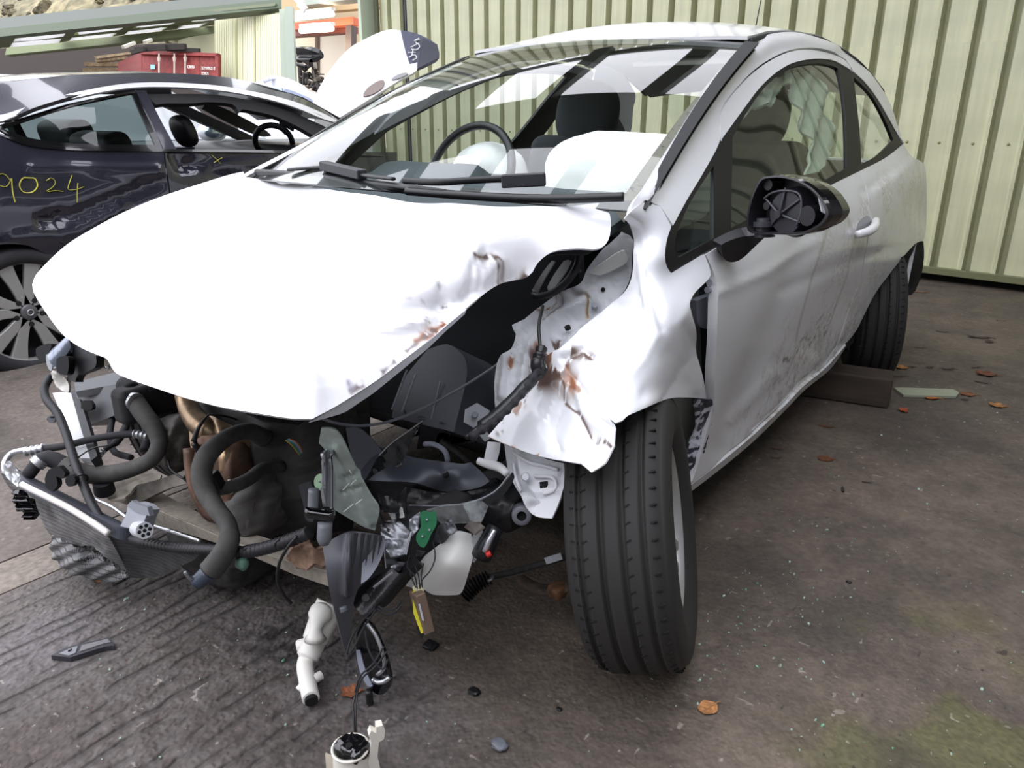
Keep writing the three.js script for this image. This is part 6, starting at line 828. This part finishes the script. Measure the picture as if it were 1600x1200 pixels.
  part(d, 'steering_wheel', (() => { const c = pt(428, 222, 'X', -3.2), g = new THREE.TorusGeometry(.125, .02, 10, 32); g.rotateX(.45); g.rotateY(.75); g.translate(c.x, c.y, c.z); return g.toNonIndexed(); })(), M.black);
  part(d, 'dashboard', rbox(1.3, .2, .55, .08, [-3.5, .88, -2.35]), M.black);
  part(d, 'broken_glass', sheet([[436, 190], [442, 186], [452, 196], [460, 202], [458, 206], [448, 200], [446, 212], [440, 206]], surf([[436, 190, 'X', -3.3], [460, 202, 'X', -3.3], [446, 212, 'X', -3.35]]), { step: 4, th: .006 }), mat(0x4c5653, .4));
  // wheel with its arch
  const c0 = pt(44, 487, 'X', -2.64), R0w = .318, mx = new THREE.Matrix4().makeRotationZ(-Math.PI / 2).setPosition(c0.x - .06, c0.y, c0.z), wg = new THREE.Group(); wg.name = numbered('wheel'); d.add(wg);
  part(wg, 'tyre', lathe([[.22, -.1], [.26, -.11], [.30, -.1], [R0w, -.08], [R0w + .004, 0], [R0w, .07], [.305, .095], [.27, .105], [.242, .09], [.236, .06]], 64, mx), mat(0x232328, .75));
  const rim = part(wg, 'rim', lathe([[.238, .02], [.234, .06], [.24, .085], [.246, .088], [.249, .08]], 56, mx), M.alloy);
  part(rim, 'barrel', lathe([[.235, .03], [.21, -.06], [.0, -.07]], 40, mx), mat(0x15151b, .6));
  for (let k = 0; k < 5; k++) { for (const e of [-.2, .2]) { const a = k / 5 * Math.PI * 2 + .32 + e; const s = new THREE.Shape(); s.moveTo(.03, -.022); s.quadraticCurveTo(.12, -.014, .236, e > 0 ? -.018 : -.052); s.lineTo(.236, e > 0 ? .052 : .018); s.quadraticCurveTo(.12, .014, .03, .022); const g = new THREE.ExtrudeGeometry(s, { depth: .014, bevelEnabled: true, bevelSize: .005, bevelThickness: .006, bevelSegments: 2, curveSegments: 8 }); g.rotateZ(a); g.rotateY(Math.PI / 2); g.translate(c0.x - .012, c0.y, c0.z); part(rim, 'spoke', g, M.alloy); } }
  part(rim, 'hub_cap', lathe([[0, .085], [.034, .083], [.04, .07], [.04, .03]], 24, mx), mat(0x6c6c70, .4, .5)); part(rim, 'hub_emblem', (() => { const g = new THREE.TorusGeometry(.014, .0035, 6, 18); g.rotateY(Math.PI / 2); g.translate(c0.x + .028, c0.y, c0.z); return g.toNonIndexed(); })(), M.alu);
  for (let k = 0; k < 5; k++) { const a = k / 5 * Math.PI * 2 + 1.9; part(rim, 'wheel_nut', cyl(V3(c0.x - .01, c0.y + Math.cos(a) * .062, c0.z + Math.sin(a) * .062), V3(c0.x + .010, c0.y + Math.cos(a) * .062, c0.z + Math.sin(a) * .062), .0145, .013, 12), mat(0x2a2a2f, .4, .4)); }
  part(d, 'wheel_arch', lathe([[.36, -.34], [.372, .05], [.365, .05], [.352, -.34]], 48, new THREE.Matrix4().makeRotationZ(-Math.PI / 2).setPosition(c0.x - .01, c0.y + .01, c0.z)), M.black);
  part(d, 'wheel', lathe([[0, -.1], [.3, -.1], [.318, -.06], [.318, .06], [.3, .1], [0, .1]], 40, new THREE.Matrix4().makeRotationZ(-Math.PI / 2).setPosition(c0.x - .07, .318, c0.z - 2.7)), mat(0x232328, .75));
  part(d, 'underbody', rbox(1.4, .2, 3.8, .05, [-3.5, .3, -1.2]), cavity);
  // chalk: 9024 and a cross
  const ck = mat(0xb9b44a, .9), stroke = list => part(d, 'chalk_mark', tube(list.map(p => S(p[0], p[1]).add(V3(.004, 0, 0))), .0032, { m: 5, flat: .5 }), ck);
  stroke([[16, 282], [6, 272], [-4, 274], [-3, 288], [8, 292], [15, 284], [17, 278], [19, 298], [23, 316]]);
  stroke([[46, 278], [36, 278], [30, 290], [36, 300], [50, 300], [58, 290], [54, 279], [46, 278]]);
  stroke([[72, 282], [80, 278], [86, 284], [82, 292], [72, 299], [86, 298], [98, 299]]); stroke([[112, 274], [107, 288], [106, 296], [118, 296], [130, 292]]); stroke([[121, 286], [120, 300], [120, 316]]);
  stroke([[330, 242], [338, 249], [344, 256]]); stroke([[347, 246], [340, 250], [334, 254]]);
}
// ---------------------------------------------------------------- white car with its bonnet raised, behind
{
  const w = thing('white_car', 'white car beyond the dark coupe with its bonnet raised, chalk on its dark tip', 'car', [-4.8, 0, -3.6]);
  const T0 = 6.9, S = surf([[480, 190, 'T', 6.5], [560, 100, 'T', 6.9], [640, 50, 'T', 7.3], [690, 90, 'T', 7.2], [600, 130, 'T', 6.7], [560, 170, 'T', 6.4], [680, 110, 'T', 7.0]]);
  const bon = part(w, 'bonnet', sheet(sm([[486, 172, 1], [496, 142], [520, 104], [545, 76], [568, 62], [594, 50], [612, 46], [627, 48, 1], [630, 62], [636, 84], [640, 100, 1], [652, 97], [651, 110], [620, 128], [560, 166], [520, 190, 1]], 6), S, { step: 6, th: .02, uv: 'xy' }), M.paint);
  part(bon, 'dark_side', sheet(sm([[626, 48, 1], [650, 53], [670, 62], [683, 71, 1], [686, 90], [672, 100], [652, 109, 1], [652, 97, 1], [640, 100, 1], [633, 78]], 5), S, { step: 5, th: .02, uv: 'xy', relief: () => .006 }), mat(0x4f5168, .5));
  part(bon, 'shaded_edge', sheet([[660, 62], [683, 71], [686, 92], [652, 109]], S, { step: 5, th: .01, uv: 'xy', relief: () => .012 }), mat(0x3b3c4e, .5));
  for (const l of [[[643, 76], [655, 70]], [[650, 68], [656, 74], [651, 80], [643, 79]], [[638, 84], [650, 84]], [[646, 80], [644, 90]], [[640, 92], [648, 88], [652, 92], [646, 96]], [[656, 64], [648, 66], [655, 62]]]) part(bon, 'chalk_mark', tube(l.map(p => S(p[0], p[1]).addScaledVector(FWD, -.03)), .006, { m: 5 }), mat(0xd9dadd, .8));
  part(bon, 'air_scoop', [sheet(sm([[568, 152], [574, 140], [590, 129], [600, 128], [598, 138], [584, 148]], 4), S, { step: 4, th: .02, uv: 'xy', relief: () => .012 })], mat(0x8b7c78, .5)); part(bon, 'air_scoop', [sheet(sm([[612, 126], [620, 119], [634, 115], [638, 117], [624, 124]], 4), S, { step: 4, th: .02, uv: 'xy', relief: () => .012 })], mat(0x9a9a9e, .5));
  const p2 = mat(0xd8dce2, .3, 0, { clearcoat: .7 });
  part(w, 'body_side', grid((u, v) => { const z = lerp(1.2, -4.6, u), y = lerp(.98, .2, v); return V3(-4.95 + .05 * Math.sin(v * 3.1) - .1 * Math.abs(u - .5), y - .05 * u, z); }, 20, 8, .03, 'zy'), p2);
  part(w, 'cabin_side', grid((u, v) => { const z = lerp(.9, -3.4, u), top = 1.42 - .5 * smooth(.78, 1, u); return V3(-5.0 - .25 * v, lerp(.96, top, v), z); }, 20, 6, .03, 'zy'), p2);
  part(w, 'roof', grid((u, v) => V3(lerp(-5.25, -6.5, v), 1.42 + .05 * Math.sin(v * 3.1) - .5 * smooth(.78, 1, u), lerp(.9, -3.4, u)), 20, 8, .03), p2);
  const mr = pt(332, 206, 'X', -4.75); const m1 = part(w, 'door_mirror', (() => { const g = new THREE.SphereGeometry(1, 24, 16); g.scale(.07, .085, .14); g.translate(mr.x, mr.y, mr.z); return g.toNonIndexed(); })(), p2); part(m1, 'mirror_glass', (() => { const g = new THREE.SphereGeometry(1, 24, 12); g.scale(.03, .06, .105); g.translate(mr.x + .058, mr.y, mr.z + .01); return g.toNonIndexed(); })(), mat(0xa9bcc8, .05, .9));
  for (const z of [.4, -3.7]) part(w, 'wheel', lathe([[0, -.09], [.29, -.09], [.31, 0], [.29, .09], [0, .09]], 32, new THREE.Matrix4().makeRotationZ(Math.PI / 2).setPosition(-5.05, .31, z)), M.rubber);
  part(w, 'front_body', rbox(1.5, .5, 1.2, .12, [-5.8, .62, -3.9]), p2);
}
{ // silver estate beyond
  const s = thing('silver_car', 'silver estate car with roof rails parked beyond the dark coupe, only its roof showing', 'car', [-7.4, 0, -5.6]);
  const S = t => surf([[400, 130, 'T', t], [490, 150, 'T', t - .6], [400, 180, 'T', t]]), p = mat(0xc9ccd6, .3, .3, { clearcoat: .6 });
  part(s, 'roof', sheet(sm([[372, 134, 1], [400, 128], [420, 124], [440, 124], [462, 131], [480, 140], [492, 152, 1], [490, 230, 1], [372, 230, 1]], 5), S(9.2), { step: 6, th: .9, uv: 'xy' }), p);
  part(s, 'side_window', sheet(sm([[444, 138, 1], [460, 143], [474, 150], [486, 160, 1], [486, 176, 1], [446, 160, 1]], 5), S(9.1), { step: 5, th: .02, uv: 'xy' }), mat(0x7c86a0, .1)); part(s, 'side_window', sheet(sm([[414, 136, 1], [440, 137, 1], [443, 158, 1], [412, 150, 1]], 5), S(9.1), { step: 5, th: .02, uv: 'xy' }), mat(0xaeb9d2, .1));
  part(s, 'roof_rail', tube([[412, 127], [425, 122], [445, 125], [468, 134], [486, 146]].map(q => pt(q[0], q[1], 'T', 9.0)), .025, { m: 8 }), mat(0xe9e9ec, .25, .7));
}
// ---------------------------------------------------------------- loose things on the ground
{ // timber block chocked at the rear wheel
  const wood = mat(0xffffff, .85, 0, { map: tex(256, 256, (u, v) => { const g = fbm(u * 4, v * 60, 3, 4), n = fbm(u * 9, v * 9, 8, 4), k = .72 + .5 * g + .2 * (n - .5); return [64 * k, 54 * k, 46 * k]; }, true, 1) });
  const a = pt(1245, 605, 'Y', .07), f = pt(1388, 640, 'Y', 0), b = pt(1240, 618, 'Y', 0), dir = f.clone().sub(b).normalize(), side = V3(dir.z, 0, -dir.x), g = new RoundedBoxGeometry(.52, .135, .15, 2, .012);
  const back = V3(-dir.z, 0, dir.x); if (back.z > 0) back.negate();
  const c = f.clone().addScaledVector(dir, -.26).addScaledVector(back, .075).setY(.0675);
  g.applyMatrix4(new THREE.Matrix4().makeBasis(dir, V3(0, 1, 0), dir.clone().cross(V3(0, 1, 0))).setPosition(c)); const m = solo('timber_block', flatUv(g), wood, 'weathered timber block chocked under the sill by the rear wheel', 'block');
}
{ const q = l => l.map(p => [p[0], p[1]]); solo('plastic_strip', sheet(q([[1397, 606], [1404, 605], [1490, 608], [1499, 613], [1494, 619], [1412, 617]]), surf([[1400, 606, 'Y', .012], [1495, 610, 'Y', .012], [1412, 617, 'Y', .012]]), { step: 8, th: .010, uv: 'xz' }), mat(0x8f9480, .5), 'pale green plastic strip lying on the concrete beside the timber block', 'strip'); }
{ const t = thing('trim_blade', 'pointed grey plastic trim piece lying on the ribbed concrete, bottom left', 'trim', [-.23, 0, .75]); const S = surf([[80, 1022, 'Y', .014], [175, 1000, 'Y', .014], [110, 1028, 'Y', .014]]);
  part(t, 'plate', sheet(sm([[80, 1024, 1], [98, 1014], [124, 1006], [170, 996, 1], [176, 1000], [178, 1009, 1], [165, 1010], [126, 1022], [110, 1027, 1]], 6), S, { step: 6, th: .012, uv: 'xz' }), mat(0x34343a, .5)); part(t, 'pale_face', sheet([[92, 1022], [112, 1013], [122, 1010], [118, 1021], [108, 1025]], S, { step: 6, th: .003, uv: 'xz', relief: () => .002 }), mat(0x7d7e84, .4)); part(t, 'pale_face', sheet([[128, 1009], [168, 999], [173, 1004], [160, 1007], [124, 1019]], S, { step: 6, th: .003, uv: 'xz', relief: () => .002 }), mat(0x706d70, .5)); part(t, 'slot', sheet([[106, 1018], [113, 1015], [112, 1018], [107, 1020]], S, { step: 4, th: .003, uv: 'xz', relief: () => .0035 }), cavity); }
{ const t = thing('filler_pipe', 'broken white plastic filler neck lying under the hanging duct', 'pipe', [.25, 0, .42]);
  const P = [[518, 944, 'Y', .13], [504, 972, 'Y', .10], [494, 996, 'Y', .075], [486, 1016, 'Y', .055], [477, 1036, 'Y', .038], [480, 1062, 'Y', .03], [486, 1092, 'Y', .024]].map(a => pt(...a)), m = M.whitePlastic;
  part(t, 'tube', tube(P, s => s < .36 ? .034 - .02 * (s - .1) : s < .52 ? .026 : .0185, { m: 18, n: 60 }), m); part(t, 'bore', cyl(pt(486, 1091, 'Y', .024), pt(487, 1097, 'Y', .022), .014, .014, 16), cavity);
  part(t, 'flange', tube([[514, 950, 'Y', .125], [506, 962, 'Y', .12], [500, 985, 'Y', .10], [500, 998, 'Y', .08]].map(a => pt(...a)).map(p => p.add(V3(.01, .015, .02))), s => .02 + .008 * Math.sin(s * 7), { m: 12 }), m);
  part(t, 'lug', tube([[476, 1008, 'Y', .06], [470, 1002, 'Y', .06], [472, 1014, 'Y', .055]].map(a => pt(...a)), .012, { m: 10 }), m); part(t, 'stub', bar(pt(482, 1066, 'Y', .03), pt(502, 1055, 'Y', .03), .0105, { m: 12 }), m); part(t, 'stub', bar(pt(478, 1066, 'Y', .03), pt(467, 1079, 'Y', .02), .0095, { m: 12 }), m); }
{ const t = thing('washer_pump', 'broken white washer bottle neck with a black pump at the bottom edge', 'pump', [.55, 0, .58]); const m = mat(0xe2ddd2, .45);
  const S = surf([[500, 1180, 'Y', .05], [600, 1180, 'Y', .05], [550, 1240, 'Y', .0]]);
  part(t, 'body', lathe([[.0, .0], [.034, 0], [.036, .03], [.033, .062], [.036, .066], [.036, .07], [.030, .07], [.029, .03], [0, .03]], 28, new THREE.Matrix4().setPosition(pt(549, 1186, 'Y', .045).setY(.004))), m);
  const c = pt(552, 1170, 'Y', .07); part(t, 'pump_cap', castGeo(c, [.026, .016, .024], 17, .7, 4, 4), M.gloss); part(t, 'terminal', cyl(c.clone().add(V3(.004, .004, .012)), c.clone().add(V3(.006, .024, .014)), .008, .006, 12), M.black);
  const q = [[575, 1195], [580, 1160], [576, 1150], [580, 1142], [588, 1146], [588, 1136], [598, 1134], [602, 1142], [600, 1155], [592, 1160], [590, 1182], [594, 1200], [590, 1230], [570, 1230]]; part(t, 'broken_side', sheet(q, lean(q, 1.44, .05, .05), { step: 5, th: .016, uv: 'xy' }), m);
  const q2 = [[508, 1178], [528, 1188], [528, 1230], [512, 1230]]; part(t, 'broken_side', sheet(q2, lean(q2, 1.44, 0, 0), { step: 5, th: .006, uv: 'xy' }), mat(0xb9ae9e, .6)); }
// small black fragments
[[672, 1008, .02, 'small black splinter under the control module'], [741, 1080, .016, 'black chip on the concrete left of the front tyre'], [780, 1163, .02, 'grey and black clip fragment at the bottom edge'], [874, 1108, .008, 'tiny grey fragment ahead of the front tyre'], [1326, 909, .008, 'tiny dark fragment on the concrete right of the front tyre']].forEach(([x, y, s, l], i) => { const r = rng(i + 40), p = pt(x, y, 'Y', s * .35); solo('plastic_fragment', castGeo(p, [s * (1 - .3 * r()), s * .28, s * (.4 + .4 * r())], 60 + i, .9, 3, 3), i === 2 ? mat(0x5c5f66, .5) : M.black, l, 'fragment'); });
// fallen leaves
{ const leafC = [0xa5703c, 0x7c4a2a, 0x6a3d24, 0x54352a, 0x3d2c26];
  const leaf = (x, y, s, c, rot, kind, label, curl = .3) => {
    const sh = [], N = 28; for (let i = 0; i < N; i++) { const a = i / N * Math.PI * 2, lob = kind === 'maple' ? .62 + .38 * Math.abs(Math.cos(a * 2.5)) : kind === 'round' ? .86 + .1 * Math.cos(a) + .05 * Math.cos(5 * a) : Math.abs(Math.cos(a)) * .45 + .55; const w = kind === 'long' ? .42 : .85; sh.push(new THREE.Vector2(Math.cos(a) * lob, Math.sin(a) * lob * w)); }
    const g0 = new THREE.ExtrudeGeometry(new THREE.Shape(sh), { depth: .014, bevelEnabled: false, steps: 1 }), pos = g0.attributes.position, p0 = pt(x, y, 'Y', .003);
    // finer surface that can curl
    const tri = []; for (let i = 0; i < pos.count; i += 3) { const v = [0, 1, 2].map(k => V3(pos.getX(i + k), pos.getY(i + k), pos.getZ(i + k))); const m = [v[0].clone().lerp(v[1], .5), v[1].clone().lerp(v[2], .5), v[2].clone().lerp(v[0], .5)]; for (const t of [[v[0], m[0], m[2]], [m[0], v[1], m[1]], [m[2], m[1], v[2]], [m[0], m[1], m[2]]]) tri.push(...t); }
    const P = [], U = []; for (const v of tri) { const h = curl * (v.x * v.x * .5 + v.y * v.y * .8) * (.6 + .6 * noise(v.x * 2 + 5, v.y * 2 + 5, Math.round(x))) + .05 * noise(v.x * 5 + 9, v.y * 5 + 9, Math.round(y)); P.push(v.x * s, (h + v.z) * s, v.y * s); U.push(v.x * .5 + .5, v.y * .5 + .5); }
    const g = geo(P, null, U); g.rotateY(rot); g.translate(p0.x, .001, p0.z);
    const col = new THREE.Color(c), b = [col.r, col.g, col.b].map(q => Math.pow(q, 1 / 2.2) * 255);
    const o = thing('dead_leaf', label, 'leaf', [p0.x, 0, p0.z], 'fallen leaves'); part(o, 'blade', g, mat(0xffffff, .8, 0, { map: tex(64, 64, (u, v) => { const vein = Math.abs(v - .5) < .03 || Math.abs(((u * 5 + Math.abs(v - .5) * 4) % 1) - .5) < .06 ? .8 : 1, n = .75 + .5 * fbm(u * 7, v * 7, Math.round(x), 3); return b.map(q => q * vein * n); }) }));
    const st = tube([V3(s * .8, .004, 0), V3(s * 1.15, .008, s * .06), V3(s * 1.45, .004, s * .05)], s * .035, { m: 5 }); st.rotateY(rot); st.translate(p0.x, 0, p0.z); part(o, 'stalk', st, mat(c, .8));
  };
  leaf(1105, 1107, .026, 0xb07a48, 1.2, 'round', 'pale orange leaf lying alone on the concrete near the front tyre', .35);
  leaf(1288, 716, .032, leafC[2], .2, 'round', 'dark brown round leaf on the concrete below the sill', .12); leaf(1317, 765, .020, 0x2e2320, 1.9, 'long', 'narrow blackish leaf lying just below the round brown leaf'); leaf(1354, 753, .016, 0x2e2724, .3, 'long', 'small dark leaf right of the narrow blackish leaf', .2);
  leaf(1212, 715, .018, leafC[3], .4, 'long', 'small brown leaf close to the middle of the sill, nearer one of two'); leaf(1213, 701, .018, leafC[3], .1, 'long', 'small brown leaf close to the middle of the sill, farther one of two'); leaf(1290, 666, .028, leafC[2], .1, 'long', 'dark leaf lying in front of the timber block', .2);
  leaf(1411, 642, .026, 0x9a4a26, 2.2, 'maple', 'rust red leaf just right of the timber block corner', .9); leaf(1455, 622, .034, 0xb5682c, .3, 'maple', 'orange leaf touching the near edge of the pale plastic strip', .5); leaf(1408, 575, .034, leafC[0], .6, 'maple', 'brown leaf behind the right corner of the timber block', .5); leaf(1422, 573, .02, leafC[4], 0, 'round', 'dark leaf beside the brown leaf behind the timber block'); leaf(1404, 588, .03, leafC[3], .5, 'long', 'brown leaf against the right end of the timber block', .3);
  leaf(1540, 585, .05, leafC[2], .2, 'maple', 'large dark leaf on the open concrete right of the strip', .4); leaf(1533, 597, .03, leafC[4], .1, 'long', 'narrow dark leaf just below the large dark leaf', .2); leaf(1525, 574, .026, leafC[4], .8, 'long', 'small dark leaf just above the large dark leaf', .4); leaf(1480, 577, .034, leafC[4], .4, 'long', 'dark curled leaf midway between the block and the large leaf', .7);
  leaf(1558, 634, .036, 0x9a6a3a, .2, 'maple', 'light brown leaf right of the strip, nearest the camera there', .4); leaf(1512, 616, .036, leafC[1], .1, 'maple', 'brown leaf at the right end of the pale strip', .2); leaf(1507, 624, .018, leafC[4], .3, 'round', 'small dark leaf by the right end of the pale strip'); leaf(1528, 527, .06, leafC[4], .3, 'long', 'long dark twiggy leaf farther back toward the clad wall', .3); leaf(1545, 534, .026, leafC[4], .2, 'round', 'dark leaf at the end of the long twiggy leaf', .4); leaf(1471, 518, .03, leafC[4], .2, 'long', 'narrow dark leaf in line with the rear tyre', .2); leaf(1452, 574, .02, leafC[4], .9, 'round', 'small dark leaf between the block corner and the curled leaf'); leaf(1436, 543, .024, leafC[3], .2, 'long', 'small brown leaf behind the block, level with the rear tyre', .2); leaf(1562, 501, .024, leafC[4], .2, 'long', 'farthest dark leaf near the clad wall', .3); leaf(1435, 456, .05, 0x6e5238, .1, 'long', 'brown leaf lying against the kerb below the rear bumper', .2);
  leaf(152, 907, .014, 0xa8703c, .1, 'long', 'tiny orange leaf scrap at the foot of the folded radiator', .2); leaf(548, 1082, .024, 0x8a5230, .8, 'maple', 'brown leaf scrap beside the black peg of the hanging lamp trim', .6);
}
// crumbs of broken glass: too many to count
{ const r = rng(77), g = new THREE.DodecahedronGeometry(1, 0), n = 420, im = new THREE.InstancedMesh(g, mat(0xcfe6da, .15, 0, { transmission: .5, thickness: .003 }), n), d = new THREE.Object3D(), c = new THREE.Color();
  for (let i = 0; i < n; i++) { const f = r(); let X, Z; if (f < .35) { X = -.55 + 1.5 * r(); Z = .25 + .8 * r(); } else if (f < .6) { X = .9 + .5 * r() * r(); Z = -.9 + 1.0 * r(); } else { X = .9 + 1.0 * r(); Z = -2.6 + 2.6 * r(); } const s = .0012 + .0026 * Math.pow(r(), 2.5); d.position.set(X, s * .6, Z); d.rotation.set(r() * 6, r() * 6, r() * 6); d.scale.set(s * (1 + r()), s * .8, s); d.updateMatrix(); im.setMatrixAt(i, d.matrix); im.setColorAt(i, r() < .5 ? c.setRGB(.95, .98, .96) : r() < .5 ? c.setRGB(.5, .85, .65) : c.setRGB(.85, .8, .7)); }
  im.name = 'glass_crumbs'; im.userData = { label: 'crumbs of broken glass strewn over the concrete around the car', category: 'broken glass', kind: 'stuff' }; scene.add(im); }
renderer.render(scene, camera);
